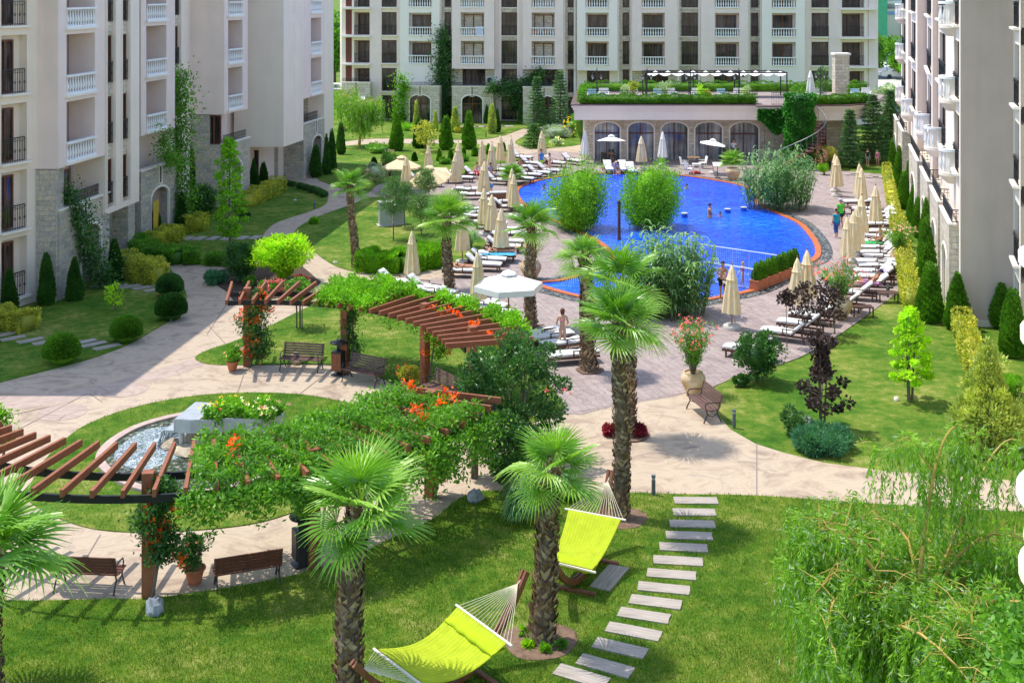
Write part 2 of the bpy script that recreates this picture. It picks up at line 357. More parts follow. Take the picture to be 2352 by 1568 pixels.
def bsplit(b, name, mat, parent=None, smooth=False):
    """every loose piece of the builder becomes a mesh of its own"""
    par = list(range(len(b.v)))
    def fd(x):
        while par[x] != x: par[x] = par[par[x]]; x = par[x]
        return x
    for f in b.f:
        for k in f[1:]: par[fd(k)] = fd(f[0])
    g = {}
    for f in b.f: g.setdefault(fd(f[0]), []).append(f)
    o = []
    for fs in g.values():
        ids = sorted({k for f in fs for k in f}); mp = {k: i for i, k in enumerate(ids)}; c = MB(); c.v = [b.v[k] for k in ids]; c.f = [tuple(mp[k] for k in f) for f in fs]; o.append(c.build(name, mat, parent, smooth))
    return o
# ================= foliage arrays
def unit(n):
    v = rng.normal(size=(n, 3)); return v / np.linalg.norm(v, axis=1)[:, None]
def leaves(P, D, Ln, W, jit=.25):
    """rhombic leaves at P pointing along D"""
    n = len(P); D = D / (np.linalg.norm(D, axis=1)[:, None] + 1e-9); s = np.cross(D, unit(n)); s /= (np.linalg.norm(s, axis=1)[:, None] + 1e-9)
    Lk = (Ln * (1 + jit * rng.uniform(-1, 1, n)))[:, None]; Wk = (W * (1 + jit * rng.uniform(-1, 1, n)))[:, None]
    V = np.empty((n, 4, 3)); V[:, 0] = P; V[:, 1] = P + D * Lk * .5 + s * Wk * .5; V[:, 2] = P + D * Lk; V[:, 3] = P + D * Lk * .5 - s * Wk * .5
    return V.reshape(-1, 3), np.arange(n * 4).reshape(-1, 4)
def joinarr(parts):
    V = []; Q = []; o = 0
    for v, q in parts:
        if len(v) == 0: continue
        V.append(v); Q.append(q + o); o += len(v)
    return np.concatenate(V), np.concatenate(Q)
def clumps(c, rad, k, n, Ln, W, cr=.3, shell=.55, updir=.35, flat=1.0, low=-1.0):
    """crown: k leaf clumps through an ellipsoid, n leaves in all"""
    c = np.array(c); rad = np.array(rad); u = unit(k); u[:, 2] = np.maximum(u[:, 2], low)
    rr = rng.uniform(shell, 1, k) ** .6; C = c + u * rad * rr[:, None] * (1 - cr * .6)
    sz = rng.uniform(.6, 1.25, k) * cr * rad.mean(); idx = rng.integers(0, k, n); d = unit(n)
    r = rng.uniform(.35, 1, n) ** .5; off = d * (sz[idx] * r)[:, None]; off[:, 2] *= flat
    P = C[idx] + off; D = d * .8 + unit(n) * .6; D[:, 2] += updir
    return leaves(P, D, Ln, W)
def core(c, rad, seed=0, n=10, shrink=.78):
    """lumpy dark inner body as quads"""
    V = []; Q = []; r0 = np.random.default_rng(seed)
    m = n * 2
    for i in range(n + 1):
        th = math.pi * i / n
        for j in range(m):
            ph = 2 * math.pi * j / m; f = shrink * (1 + r0.uniform(-.07, .07))
            V.append((c[0] + rad[0] * f * math.sin(th) * math.cos(ph), c[1] + rad[1] * f * math.sin(th) * math.sin(ph), c[2] + rad[2] * f * math.cos(th)))
    for i in range(n):
        for j in range(m): a = i * m + j; b = i * m + (j + 1) % m; Q.append((a, b, b + m, a + m))
    return np.array(V), np.array(Q)
def lathearr(prof, n=16, j=.06, seed=1):
    r0 = np.random.default_rng(seed); V = []; Q = []
    for r, z in prof:
        for k in range(n): a = 2 * math.pi * k / n; f = r * (1 + r0.uniform(-j, j)); V.append((f * math.cos(a), f * math.sin(a), z))
    for i in range(len(prof) - 1):
        for k in range(n): a = i * n + k; b = i * n + (k + 1) % n; Q.append((a, b, b + n, a + n))
    return np.array(V), np.array(Q)
def cone_arr(h, r, n, Ln, W, power=.75, belly=.12, seed=3, lump=.2):
    r0 = np.random.default_rng(seed)
    def prof(t): return r * (np.maximum(1 - t, 0) ** power) * np.minimum(1, .72 + t / belly * .28)
    t = 1 - np.sqrt(rng.uniform(0, 1, n)) * .98; t = np.clip(t, 0, .985); a = rng.uniform(0, 2 * math.pi, n)
    bump = 1 + lump * np.sin(a * 5 + t * 23 + seed) * np.sin(t * 31 + a * 2)
    rr = prof(t) * bump * rng.uniform(.84, 1.03, n)
    P = np.stack([rr * np.cos(a), rr * np.sin(a), t * h], 1)
    D = np.stack([np.cos(a) * .55, np.sin(a) * .55, np.full(n, .9)], 1) + unit(n) * .35
    tt = np.linspace(0, .97, 14); c = lathearr([(float(prof(x)) * .86 + .005, float(x * h)) for x in tt], 14, .07, seed)
    return joinarr([leaves(P, D, Ln, W), c])
def ball_arr(r, n, Ln, W, sq=1.0, seed=1):
    u = unit(n); u[:, 2] = np.abs(u[:, 2]) * 1.1 - .35; u /= np.linalg.norm(u, axis=1)[:, None]
    f = rng.uniform(.88, 1.04, n)[:, None]; P = u * r * f * np.array([1, 1, sq]); P[:, 2] += r * sq * .8
    D = u + unit(n) * .45 + np.array([0, 0, .45]); cc = core((0, 0, r * sq * .8), (r, r, r * sq), seed, 8, .9)
    return joinarr([leaves(P, D, Ln, W), cc])
def path_pts(pts, step):
    out_ = []
    for a, b in zip(pts[:-1], pts[1:]):
        a = Vector(a); b = Vector(b); k = max(1, int((b - a).length / step))
        for j in range(k): out_.append(a.lerp(b, j / k))
    out_.append(Vector(pts[-1])); return out_
def smooth_poly(P, k=4, closed=True):
    """Catmull-Rom through plan points"""
    P = [Vector((p[0], p[1])) for p in P]; n = len(P); o = []
    for i in range(n if closed else n - 1):
        p0, p1, p2, p3 = (P[(i - 1) % n], P[i], P[(i + 1) % n], P[(i + 2) % n]) if closed else (P[max(i - 1, 0)], P[i], P[i + 1], P[min(i + 2, n - 1)])
        for j in range(k):
            t = j / k; o.append(.5 * ((2 * p1) + (-p0 + p2) * t + (2 * p0 - 5 * p1 + 4 * p2 - p3) * t * t + (-p0 + 3 * p1 - 3 * p2 + p3) * t ** 3))
    if not closed: o.append(P[-1])
    return [(p.x, p.y) for p in o]
def hedge_arr(line, w, h, n, Ln, W, seed=1, z0=0.0, wav=.1):
    """clipped hedge along a plan line"""
    pts = [np.array(p[:2], dtype=float) for p in line]; seg = [np.linalg.norm(b - a) for a, b in zip(pts[:-1], pts[1:])]; tot = sum(seg); cs = np.concatenate([[0], np.cumsum(seg)])
    u = rng.uniform(-.12, tot + .12, n); k = np.clip(np.searchsorted(cs, u) - 1, 0, len(seg) - 1)
    A = np.array(pts)[k]; B = np.array(pts)[k + 1]; d = (B - A) / (np.linalg.norm(B - A, axis=1)[:, None] + 1e-9); nn = np.stack([-d[:, 1], d[:, 0]], 1)
    pos = A + d * (u - cs[k])[:, None]; per = rng.uniform(0, 2 * h + w, n); lump = 1 + wav * np.sin(u * 3.1 + seed) + wav * .7 * np.sin(u * 7.7)
    side = np.where(per < h, -1, np.where(per > h + w, 1, 0)); off = np.where(side == 0, (per - h) - w / 2, side * w / 2 * rng.uniform(.9, 1.08, n)) * lump
    z = np.where(side == 0, h * lump * rng.uniform(.93, 1.04, n), np.where(side < 0, per, per - h - w) * lump)
    P = np.concatenate([pos + nn * off[:, None], (z + z0)[:, None]], 1)
    D = np.concatenate([nn * side[:, None] * .9, (.5 + .6 * (side == 0))[:, None]], 1) + unit(n) * .6
    c = MB(); 
    for a, b in zip(pts[:-1], pts[1:]): c.beam((a[0], a[1], z0 + h * .42), (b[0], b[1], z0 + h * .42), w * .74, h * .80)
    return joinarr([leaves(P, D, Ln, W), (np.array(c.v), np.array(c.f))])
def fol(name, arr, mat, parent=None, loc=None, rz=None, scale=None):
    return link(name, fastmesh(name, arr[0], arr[1], mat), parent, loc, (0, 0, rz) if rz is not None else None, scale)
# ================= setting
def sheet(name, pts, z, mat, k=4, thick=None, label=None):
    P = smooth_poly(pts, k) if k else [(p[0], p[1]) for p in pts]
    a = sum(P[i][0] * P[(i + 1) % len(P)][1] - P[(i + 1) % len(P)][0] * P[i][1] for i in range(len(P)))
    if a < 0: P = P[::-1]
    b = MB()
    if thick: b.prism(P, z - thick, z)
    else: b.poly([(x, y, z) for x, y in P])
    o = b.build(name, mat); tag(o, label, kind='structure'); return P
def gp(lst): return [G(x, y) for x, y in lst]
b = MB(); b.poly([(-900, -60, 0), (900, -60, 0), (900, 2500, 0), (-900, 2500, 0)]); tag(b.build('ground', M_grass), kind='structure')
pav = MB(); pav.poly([(p.x, p.y, .02) for p in gp([(-700, 1750), (-700, 640), (60, 560), (290, 540), (480, 440), (560, 400), (640, 380), (760, 315), (1060, 312), (1200, 292), (1330, 296), (1960, 400),
   (2035, 420), (2060, 520), (2085, 650), (2040, 690), (1880, 800), (1760, 850), (1680, 870), (1631, 893), (1636, 930), (1651, 957), (1678, 987), (1735, 1020), (1802, 1041), (1889, 1063), (2037, 1083), (2335, 1105), (2900, 1140),
   (2900, 1200), (2342, 1177), (1983, 1157), (1738, 1140), (1500, 1134), (1500, 1750)])])
tag(pav.build('path', M_path), kind='structure')
deck = [(1300, 952), (1420, 932), (1545, 912), (1590, 900), (1631, 893), (1680, 868), (1760, 848), (1880, 800), (2040, 688), (2080, 640), (2070, 560), (2035, 420), (1960, 395), (1340, 352), (1240, 350), (1100, 376), (960, 405), (870, 425), (855, 445), (960, 475), (1060, 520), (1120, 575), (1060, 632), (900, 646), (790, 640), (800, 655), (1000, 690), (1150, 760), (1250, 870)]
sheet('pool_deck', gp(deck), .028, M_deck, 3)
LAWN = {
 'L1': [(-500, 1010), (-200, 935), (0, 880), (110, 852), (200, 828), (290, 795), (345, 765), (400, 730), (427, 695), (424, 665), (400, 635), (380, 612), (285, 597), (0, 600), (-500, 640)],
 'L2': [(295, 560), (300, 583), (330, 597), (400, 605), (500, 611), (570, 607), (600, 590), (600, 556), (612, 530), (640, 510), (700, 490), (745, 472), (753, 455), (750, 440), (720, 428), (650, 415), (560, 430), (400, 500)],
 'L3': [(448, 823), (470, 836), (520, 840), (640, 839), (770, 840), (870, 868), (920, 890), (1000, 925), (1080, 960), (1160, 985), (1260, 960), (1290, 930), (1250, 870), (1160, 780), (1050, 712), (950, 688), (860, 668), (800, 670), (740, 692), (690, 715), (610, 755), (540, 785), (480, 805)],
 'L4': [(66, 1130), (75, 1160), (168, 1205), (268, 1223), (420, 1222), (570, 1207), (670, 1180), (780, 1135), (870, 1080), (915, 1030), (915, 985), (860, 945), (740, 915), (640, 905), (530, 905), (420, 915), (300, 940), (200, 977), (140, 1020), (95, 1070)],
 'L5': [(-600, 1370), (0, 1382), (130, 1382), (270, 1379), (340, 1378), (480, 1360), (660, 1328), (780, 1293), (850, 1263), (905, 1237), (996, 1194), (1046, 1153), (1090, 1134), (1130, 1130), (1304, 1131), (1445, 1134), (1567, 1138), (1738, 1141), (1983, 1158), (2342, 1178), (2900, 1202), (2900, 2600), (-600, 2600)],
 'L7': [(675, 540), (690, 520), (740, 495), (800, 474), (850, 455), (900, 462), (960, 480), (1040, 515), (1100, 545), (1116, 560), (1095, 585), (1050, 610), (980, 624), (900, 629), (830, 627), (770, 612), (715, 575), (690, 552)],
 'L8a': [(700, 262), (850, 262), (1330, 262), (1240, 290), (1200, 297), (1150, 314), (1080, 322), (860, 319), (700, 330)],
 'L8b': [(740, 350), (830, 333), (1000, 331), (1090, 331), (1160, 345), (1193, 358), (1185, 372), (1100, 384), (1060, 405), (1000, 402), (930, 412), (870, 425), (840, 445), (780, 432), (720, 402)],
 'L9': [(1183, 328), (1207, 312), (1235, 296), (1348, 290), (1345, 328), (1264, 341), (1214, 341)],
 'island': [(467, 637), (520, 618), (600, 606), (650, 600), (690, 612), (725, 640), (735, 652), (690, 674), (600, 692), (545, 696), (522, 672), (495, 655)],
}
LP = {}
for k, v in LAWN.items():
    LP[k] = sheet('planting_bed' if k == 'island' else 'lawn', gp(v), .05, M_soil if k == 'island' else M_grass, 5 if k != 'L5' else 3, thick=.06)
# concrete discs and joints stamped in the path
for (x, y) in [(285, 896), (143, 948)]:
    p = G(x, y); b = MB(); b.poly([(p.x + .78 * math.cos(a), p.y + .80 * math.sin(a), .026) for a in np.linspace(0, 2 * math.pi, 40)[:-1]]); tag(b.build('path_disc', M_disc), kind='structure')
    b = MB(); [b.quad(*[(p.x + r * math.cos(a), p.y + r * math.sin(a), .0275) for r, a in ((.77, q), (.80, q), (.80, q + math.pi / 20), (.77, q + math.pi / 20))]) for q in np.linspace(0, 2 * math.pi, 41)[:-1]]; tag(b.build('path_joint', M_disc), kind='structure')
jm = plain('joint_groove', (.27, .215, .185), .9, .1, 5, 0)
for a, c in [((1738, 1020), (1738, 1141)), ((205, 905), (235, 925)), ((560, 960 - 100), (545, 905)), ((0, 960), (140, 930)), ((520, 700), (475, 770)), ((600, 880), (480, 750)), ((690, 905), (760, 850)), ((1300, 952), (1631, 893)), ((0, 1010), (200, 905)), ((230, 1230), (170, 1330)), ((700, 1200), (760, 1290)), ((880, 900), (830, 930)), ((640, 580), (700, 600))]:
    A, B = G(*a), G(*c); b = MB(); b.beam((A.x, A.y, .029), (B.x, B.y, .029), .03, .006); tag(b.build('path_joint', jm), kind='structure')
# kerb strip in darker tone (pinkish band along the plaza)
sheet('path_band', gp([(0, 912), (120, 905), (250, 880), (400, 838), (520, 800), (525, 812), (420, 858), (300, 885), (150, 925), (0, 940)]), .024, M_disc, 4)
# ---------- pool
POOL = gp([(1243, 655), (1290, 648), (1345, 634), (1395, 612), (1415, 590), (1385, 560), (1330, 530), (1262, 500), (1210, 472), (1192, 448), (1198, 432), (1231, 419), (1278, 409), (1330, 403), (1398, 401), (1480, 402), (1568, 406), (1634, 415), (1700, 428), (1738, 445), (1732, 466), (1745, 474), (1782, 492), (1829, 514), (1858, 545), (1871, 570), (1868, 592), (1840, 608), (1819, 617), (1732, 664), (1621, 688), (1560, 699), (1450, 702), (1345, 684)])
PP = smooth_poly(POOL, 5)
def offset(P, d):
    n = len(P); o = []
    a = sum(P[i][0] * P[(i + 1) % n][1] - P[(i + 1) % n][0] * P[i][1] for i in range(n)); s = 1 if a > 0 else -1
    for i in range(n):
        x0, y0 = P[i - 1]; x1, y1 = P[(i + 1) % n]; dx, dy = x1 - x0, y1 - y0; l = math.hypot(dx, dy) + 1e-9
        o.append((P[i][0] + s * dy / l * d, P[i][1] - s * dx / l * d))
    return o
def ring(name, A, B, z0, z1, mat, kind='structure', parent=None, outer_wall=True):
    b = MB(); n = len(A)
    for i in range(n):
        j = (i + 1) % n
        b.quad((A[i][0], A[i][1], z1), (A[j][0], A[j][1], z1), (B[j][0], B[j][1], z1), (B[i][0], B[i][1], z1))
        b.quad((A[i][0], A[i][1], z0), (A[j][0], A[j][1], z0), (A[j][0], A[j][1], z1), (A[i][0], A[i][1], z1))
        b.quad((B[j][0], B[j][1], z0), (B[i][0], B[i][1], z0), (B[i][0], B[i][1], z1), (B[j][0], B[j][1], z1))
    o = b.build(name, mat, parent); 
    if kind: tag(o, kind=kind)
    return o
b = MB(); b.poly([(x, y, .036) for x, y in PP]); tag(b.build('pool_water', M_water), kind='structure')
rim = ring('pool_rim', PP, offset(PP, .32), .0, .085, M_orange)
ring('pebble_border', offset(PP, .32), offset(PP, .9), .0, .042, M_peb)
# loose pebbles on the border
pb = MB(); O2 = offset(PP, .55); O3 = offset(PP, .85)
for k in range(0, 1500):
    i = random.randrange(len(O2)); j = (i + 1) % len(O2); t = random.random(); s = random.random()
    x = (O2[i][0] * (1 - t) + O2[j][0] * t) * (1 - s) + (O3[i][0] * (1 - t) + O3[j][0] * t) * s; y = (O2[i][1] * (1 - t) + O2[j][1] * t) * (1 - s) + (O3[i][1] * (1 - t) + O3[j][1] * t) * s
    r = random.uniform(.03, .075); pb.lathe([(.001, 0), (r, .01), (r * .7, r * .5), (.001, r * .6)], 6, (x, y, .04))
tag(pb.build('loose_pebbles', plain('mixed_pebble_grey', (.10, .115, .115), .7, .3, 2.5, .2, c2=(.34, .36, .34)), smooth=True), 'dark grey river pebbles lying round the blue pool rim', 'pebbles', kind='stuff')
# ---------- stepping stones
SLABS = []
def slabs(lst, label, group, L=1.15, W=.36, rz=0.0, rzs=None):
    for i, (x, y) in enumerate(lst):
        p = G(x, y); SLABS.append((p.x, p.y, rzs[i] if rzs else rz, L / 2 + .02, W / 2 + .02)); b = MB(); n = 10; l2 = L / 2 * random.uniform(.96, 1.04); w2 = W / 2
        top = [(-l2 + random.uniform(-.015, .015), -w2), (-l2 * .3, -w2 - random.uniform(0, .015)), (l2 * .3, -w2 + random.uniform(0, .012)), (l2, -w2), (l2 + random.uniform(-.02, .02), 0), (l2, w2), (0, w2 + random.uniform(-.012, .012)), (-l2, w2)]
        b.prism(top, 0, .045)
        o = b.build('stepping_stone', M_slab, loc=(p.x, p.y, .04)); o.rotation_euler = (0, 0, rzs[i] if rzs else rz)
        tag(o, label[i] if isinstance(label, list) else label, 'paving slab', group)
front = [(1598, 1155), (1595, 1182), (1590, 1209), (1583, 1236), (1570, 1263), (1557, 1294), (1543, 1325), (1524, 1357), (1506, 1389), (1480, 1420), (1455, 1457), (1424, 1495), (1390, 1536), (1335, 1560)]
nth = ['first', 'second', 'third', 'fourth', 'fifth', 'sixth', 'seventh', 'eighth', 'ninth', 'tenth', 'eleventh', 'twelfth', 'thirteenth', 'fourteenth', 'fifteenth', 'sixteenth', 'seventeenth', 'eighteenth', 'nineteenth', 'twentieth', 'twenty-first', 'twenty-second', 'twenty-third', 'twenty-fourth', 'twenty-fifth', 'twenty-sixth', 'twenty-seventh', 'twenty-eighth', 'twenty-ninth', 'thirtieth']
slabs(front, ['weathered timber-look slab in the front lawn, %s from the cream path' % nth[i] for i in range(14)], 'stepping slabs across the front lawn', 1.16, .42, rzs=[-.02, -.03, -.05, -.07, -.1, -.12, -.16, -.2, -.25, -.3, -.36, -.42, -.48, -.5])
slabs([(1400, 1332)], 'lone weathered slab on the lawn beside the far lime hammock', None, 1.25, .5, rz=1.1)
lz = [(298 / 2.273 * .7617 * 0 + x, y) for x, y in []]
l1 = [(234, 659), (266, 660), (298, 661), (331, 663), (358, 668)]
slabs(l1, ['grey slab in the shaded lawn below the clipped hedge, %s from the building' % nth[i] for i in range(5)], 'stepping slabs by the left building', 1.1, .4, rz=.75)
l2 = [(7, 772), (30, 780), (70, 785), (105, 789), (155, 791), (192, 789), (216, 794), (246, 800)]
slabs(l2, ['grey slab in the shaded lawn near the round bushes, %s from the left edge' % nth[i] for i in range(8)], 'stepping slabs among the round bushes', 1.0, .36, rz=.75)
l3 = [(430, 550), (458, 550), (489, 550), (522, 550), (556, 549), (586, 548)]
slabs(l3, ['grey slab in the shaded lawn behind the low hedge, %s from the left' % nth[i] for i in range(6)], 'stepping slabs behind the low hedge', 1.0, .5, rz=1.3)
l4 = [(1065, 293), (1085, 293), (1105, 292.5), (1125, 292), (1145, 292), (1165, 291.5)]
slabs(l4, ['small pale slab on the far lawn before the stone arches, %s from the left' % nth[i] for i in range(6)], 'pale slabs before the far building', 1.2, .9, rz=0)
l5 = [(1955, 402), (1970, 403), (1985, 406), (2001, 408), (2022, 409), (2050, 411)]
slabs(l5, ['flat pale stone in the grass behind the end loungers, %s from the left' % nth[i] for i in range(6)], 'flat stones in the grass near the stair', 1.0, .6, rz=.1)
# ================= buildings
BALU = [(.055, 0), (.06, .04), (.035, .08), (.045, .12), (.075, .26), (.05, .42), (.034, .55), (.03, .62), (.055, .66), (.055, .70)]
def balustrade_mesh(w, name='balustrade', n=None, over=.25, n2=8):
    b = MB(); n = n or max(3, int(w / .235))
    for i in range(n): b.lathe([(r, z + .1) for r, z in BALU], n2, (-w / 2 + w * (i + .5) / n, 0, 0))
    b.box((0, 0, .05), (w + .02, .2, .1)); b.box((0, 0, .86), (w + over, .26, .09)); return b.mesh(name, M_balus, True)
BM = {}
def balustrade(root, c, w, rz, n=None, over=.25):
    k = (round(w, 1), n, over)
    if k not in BM: BM[k] = balustrade_mesh(k[0], n=n, over=over)
    return link('balustrade', BM[k], root, c, (0, 0, rz))
def rail_mesh(w, h=1.0, curl=True):
    b = MB(); n = max(3, int(w / .13))
    b.box((0, 0, h), (w, .05, .04)); b.box((0, 0, .06), (w, .03, .03)); b.box((0, 0, h - .16), (w, .02, .02))
    for i in range(n + 1): b.box((-w / 2 + w * i / n, 0, h / 2), (.018, .018, h))
    if curl:
        for i in range(0, n, 2):
            x = -w / 2 + w * (i + 1) / n; b.lathe([(.05, -.008), (.065, -.008), (.065, .008), (.05, .008)], 8, (x, 0, h - .08)); 
            for k in range(6): a = k * math.pi / 3; b.box((x + .05 * math.cos(a), 0, h * .45 + .05 * math.sin(a)), (.03, .02, .03))
    return b.mesh('railing', M_iron)
RM = {}
def railing(root, c, w, rz, h=1.0):
    k = (round(w, 1), h)
    if k not in RM: RM[k] = rail_mesh(*k)
    return link('railing', RM[k], root, c, (0, 0, rz))
WM = {}
def window(root, c, w, h, rz, glass=None, cols=2, label=None):
    """a brown framed door-window; the pane is its sub-part; c = bottom centre, outward = local -y"""
    k = (round(w, 2), round(h, 2), cols); 
    if k not in WM:
        b = MB(); f = .08
        b.box((0, 0, f / 2), (w, .09, f)); b.box((0, 0, h - f / 2), (w, .09, f))
        for s in (-1, 1): b.box((s * (w - f) / 2, 0, h / 2), (f, .088, h - 2 * f))
        for i in range(1, cols): b.box((-w / 2 + w * i / cols, .002, h / 2), (.11, .084, h - 2 * f))
        if h > 2.0: pass
        g = MB(); g.quad((-w / 2 + .04, .01, .04), (w / 2 - .04, .01, .04), (w / 2 - .04, .01, h - .04), (-w / 2 + .04, .01, h - .04))
        WM[k] = (b.mesh('window', M_frame), {})
        WM[k] = (WM[k][0], g)
    o = link('window', WM[k][0], root, c, (0, 0, rz)); gm = glass or M_glass; kk = k + (gm.name,)
    if kk not in WM: WM[kk] = WM[k][1].mesh('pane', gm)
    link('pane', WM[kk], o); return o
def face(P0, P1, z0, z1, ops, mat, depthmat=None, thick=.3, b=None, bd=None):
    """wall front P0->P1 (outward = right of the direction) with recessed openings"""
    b = b or MB(); bd = bd if bd is not None else b
    P0 = Vector(P0); P1 = Vector(P1); d = (P1 - P0); W = d.length; d /= W; n = Vector((d.y, -d.x))
    def pt(u, z, dep=0): q = P0 + d * u - n * dep; return (q.x, q.y, z)
    us = sorted({0, W} | {o[0] for o in ops} | {o[1] for o in ops}); zs = sorted({z0, z1} | {o[2] for o in ops} | {o[3] for o in ops})
    us = [u for u in us if -1e-6 <= u <= W + 1e-6]; zs = [z for z in zs if z0 - 1e-6 <= z <= z1 + 1e-6]
    for i in range(len(us) - 1):
        for j in range(len(zs) - 1):
            uc, zc = (us[i] + us[i + 1]) / 2, (zs[j] + zs[j + 1]) / 2
            if any(o[0] < uc < o[1] and o[2] < zc < o[3] for o in ops): continue
            b.quad(pt(us[i], zs[j]), pt(us[i + 1], zs[j]), pt(us[i + 1], zs[j + 1]), pt(us[i], zs[j + 1]))
    for o in ops:
        u0, u1, a, c = o[:4]; t = o[4]
        b.quad(pt(u0, a), pt(u0, a, t), pt(u0, c, t), pt(u0, c)); b.quad(pt(u1, a, t), pt(u1, a), pt(u1, c), pt(u1, c, t))
        b.quad(pt(u0, a), pt(u1, a), pt(u1, a, t), pt(u0, a, t)); b.quad(pt(u0, c, t), pt(u1, c, t), pt(u1, c), pt(u0, c))
        bd.quad(pt(u0, a, t), pt(u1, a, t), pt(u1, c, t), pt(u0, c, t))
    return b, pt, math.atan2(d.y, d.x), W
def hitu(P0, P1, px):
    k = (px - 1176) / 2800.0; P0 = Vector(P0); P1 = Vector(P1); d = P1 - P0
    t = (k * P0.y - P0.x) / (d.x - k * d.y); return t * d.length
def solid(root, name, P0, P1, z0, z1, back, ops, mat, bmat=None):
    """box body behind a face (left, right, top, bottom)"""
    b, pt, a, W = face(P0, P1, z0, z1, ops, mat); bd = None
    b.quad(pt(0, z0, back), pt(0, z0), pt(0, z1), pt(0, z1, back)); b.quad(pt(W, z0), pt(W, z0, back), pt(W, z1, back), pt(W, z1))
    b.quad(pt(0, z0, back), pt(W, z0, back), pt(W, z0), pt(0, z0)); b.quad(pt(0, z1), pt(W, z1), pt(W, z1, back), pt(0, z1, back))
    return b.build(name, mat, root), pt, a, W
def dress(root, pt, a, op, kind, glass=None, label=None):
    u0, u1, z0, z1, t = op[:5]; uc = (u0 + u1) / 2; w = u1 - u0
    if kind == 'win':
        c = pt(uc, z0 + .02, t - .06); window(root, c, w - .02, z1 - z0 - .04, a, glass, 2 if w > .9 else 1)
    if kind == 'winrail':
        c = pt(uc, z0 + .02, t - .06); window(root, c, w - .02, z1 - z0 - .04, a, glass, 2 if w > .9 else 1); railing(root, pt(uc, z0, -.03), w - .04, a, 1.0)
    if kind == 'balus':
        c = pt(uc, z0 + .02, t - .06); window(root, c, w * .82, z1 - z0 - .25, a, glass, 2); balustrade(root, pt(uc, z0, -.02), w - .05, a)
    if kind == 'balus_dark': balustrade(root, pt(uc, z0, -.02), w - .05, a, over=.0)
    if kind == 'railbalc':
        c = pt(uc, z0 + .02, t - .06); window(root, c, w * .85, z1 - z0 - .2, a, glass, 3 if w > 2 else 2); railing(root, pt(uc, z0, .06), w - .04, a, 1.0)
def archface(root, name, P0, P1, z0, z1, ar, mat, back, trim=True, cap=True, notch=None, glass=M_glass, blank=False):
    """stone wall with arched opening: ar=(uc, w, top z)"""
    P0 = Vector(P0); P1 = Vector(P1); d = P1 - P0; W = d.length; d /= W; n = Vector((d.y, -d.x)); a = math.atan2(d.y, d.x)
    def pt(u, z, dep=0): q = P0 + d * u - n * dep; return (q.x, q.y, z)
    b = MB(); uc, w, zt = ar; rise = w * .28; hs = zt - rise; K = 12
    def az(x): q = (x - uc) / (w / 2); return hs + rise * math.sqrt(max(0, 1 - q * q * .96))
    xs = [uc - w / 2 + w * i / K for i in range(K + 1)]
    b.quad(pt(0, z0), pt(uc - w / 2, z0), pt(uc - w / 2, z1), pt(0, z1)); b.quad(pt(uc + w / 2, z0), pt(W, z0), pt(W, z1), pt(uc + w / 2, z1))
    for i in range(K):
        b.quad(pt(xs[i], az(xs[i])), pt(xs[i + 1], az(xs[i + 1])), pt(xs[i + 1], z1), pt(xs[i], z1))
        b.quad(pt(xs[i], az(xs[i]), .45), pt(xs[i + 1], az(xs[i + 1]), .45), pt(xs[i + 1], az(xs[i + 1])), pt(xs[i], az(xs[i])))
    for s, x in ((1, xs[0]), (-1, xs[-1])): 
        q = [pt(x, z0), pt(x, z0, .45), pt(x, az(x), .45), pt(x, az(x))]; b.quad(*(q if s > 0 else q[::-1]))
    b.quad(pt(0, z0, back), pt(0, z0), pt(0, z1), pt(0, z1, back)); b.quad(pt(W, z0), pt(W, z0, back), pt(W, z1, back), pt(W, z1)); b.quad(pt(0, z1), pt(W, z1), pt(W, z1, back), pt(0, z1, back))
    o = b.build(name, mat, root)
    if not blank:
        g = MB(); g.poly([pt(xs[0], z0, .40)] + [pt(xs[-1], z0, .40)] + [pt(x, az(x), .40) for x in xs[::-1]]); wn = MB()
        wn.beam(pt(uc, z0, .36), pt(uc, zt - .02, .36), .1, .06); wn.beam(pt(uc - w / 2, hs - .35, .36), pt(uc + w / 2, hs - .35, .36), .07, .09)
        for x in (xs[0] + .04, xs[-1] - .04): wn.beam(pt(x, z0, .36), pt(x, az(x), .36), .07, .06)
        wo = wn.build('window', M_frame, root); g.build('pane', glass, wo)
    else:
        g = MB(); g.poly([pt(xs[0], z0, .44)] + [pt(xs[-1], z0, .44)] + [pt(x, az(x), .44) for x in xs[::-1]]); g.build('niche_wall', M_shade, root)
    if trim:
        b = MB(); tw = .12; q0 = [(xs[0], z0)] + [(x, az(x)) for x in xs] + [(xs[-1], z0)]
        for (u, z), (u2, z2) in zip(q0[:-1], q0[1:]): b.beam(pt(u, z, .02), pt(u2, z2, .02), tw, .12) if abs(u - u2) > 1e-6 or abs(z - z2) > 1e-6 else None
        b.build('arch_trim', M_white, root)
    if cap:
        b = MB(); b.beam(pt(-.05, z1 + .04, .12), pt(W + .05, z1 + .04, .12), .34, .08); b.build('parapet_cap', M_white, root)
    if notch is not None:
        b = MB(); un = uc if notch is True else notch
        for s in (-1, 1): b.beam(pt(un + s * .17, z1 - .95, -.005), pt(un + s * .17, z1 + .02, -.005), .07, .05)
        b.beam(pt(un - .2, z1 - .95, -.005), pt(un + .2, z1 - .95, -.005), .07, .07); b.build('notch_trim', M_white, root)
        b = MB(); b.beam(pt(un, z1 - .92, -.003), pt(un, z1 + .01, -.003), .24, .02); b.build('notch_shade_strip', M_iron, root)  # flat black strip on the wall face stands in for the notch's shade
    return pt, a, W
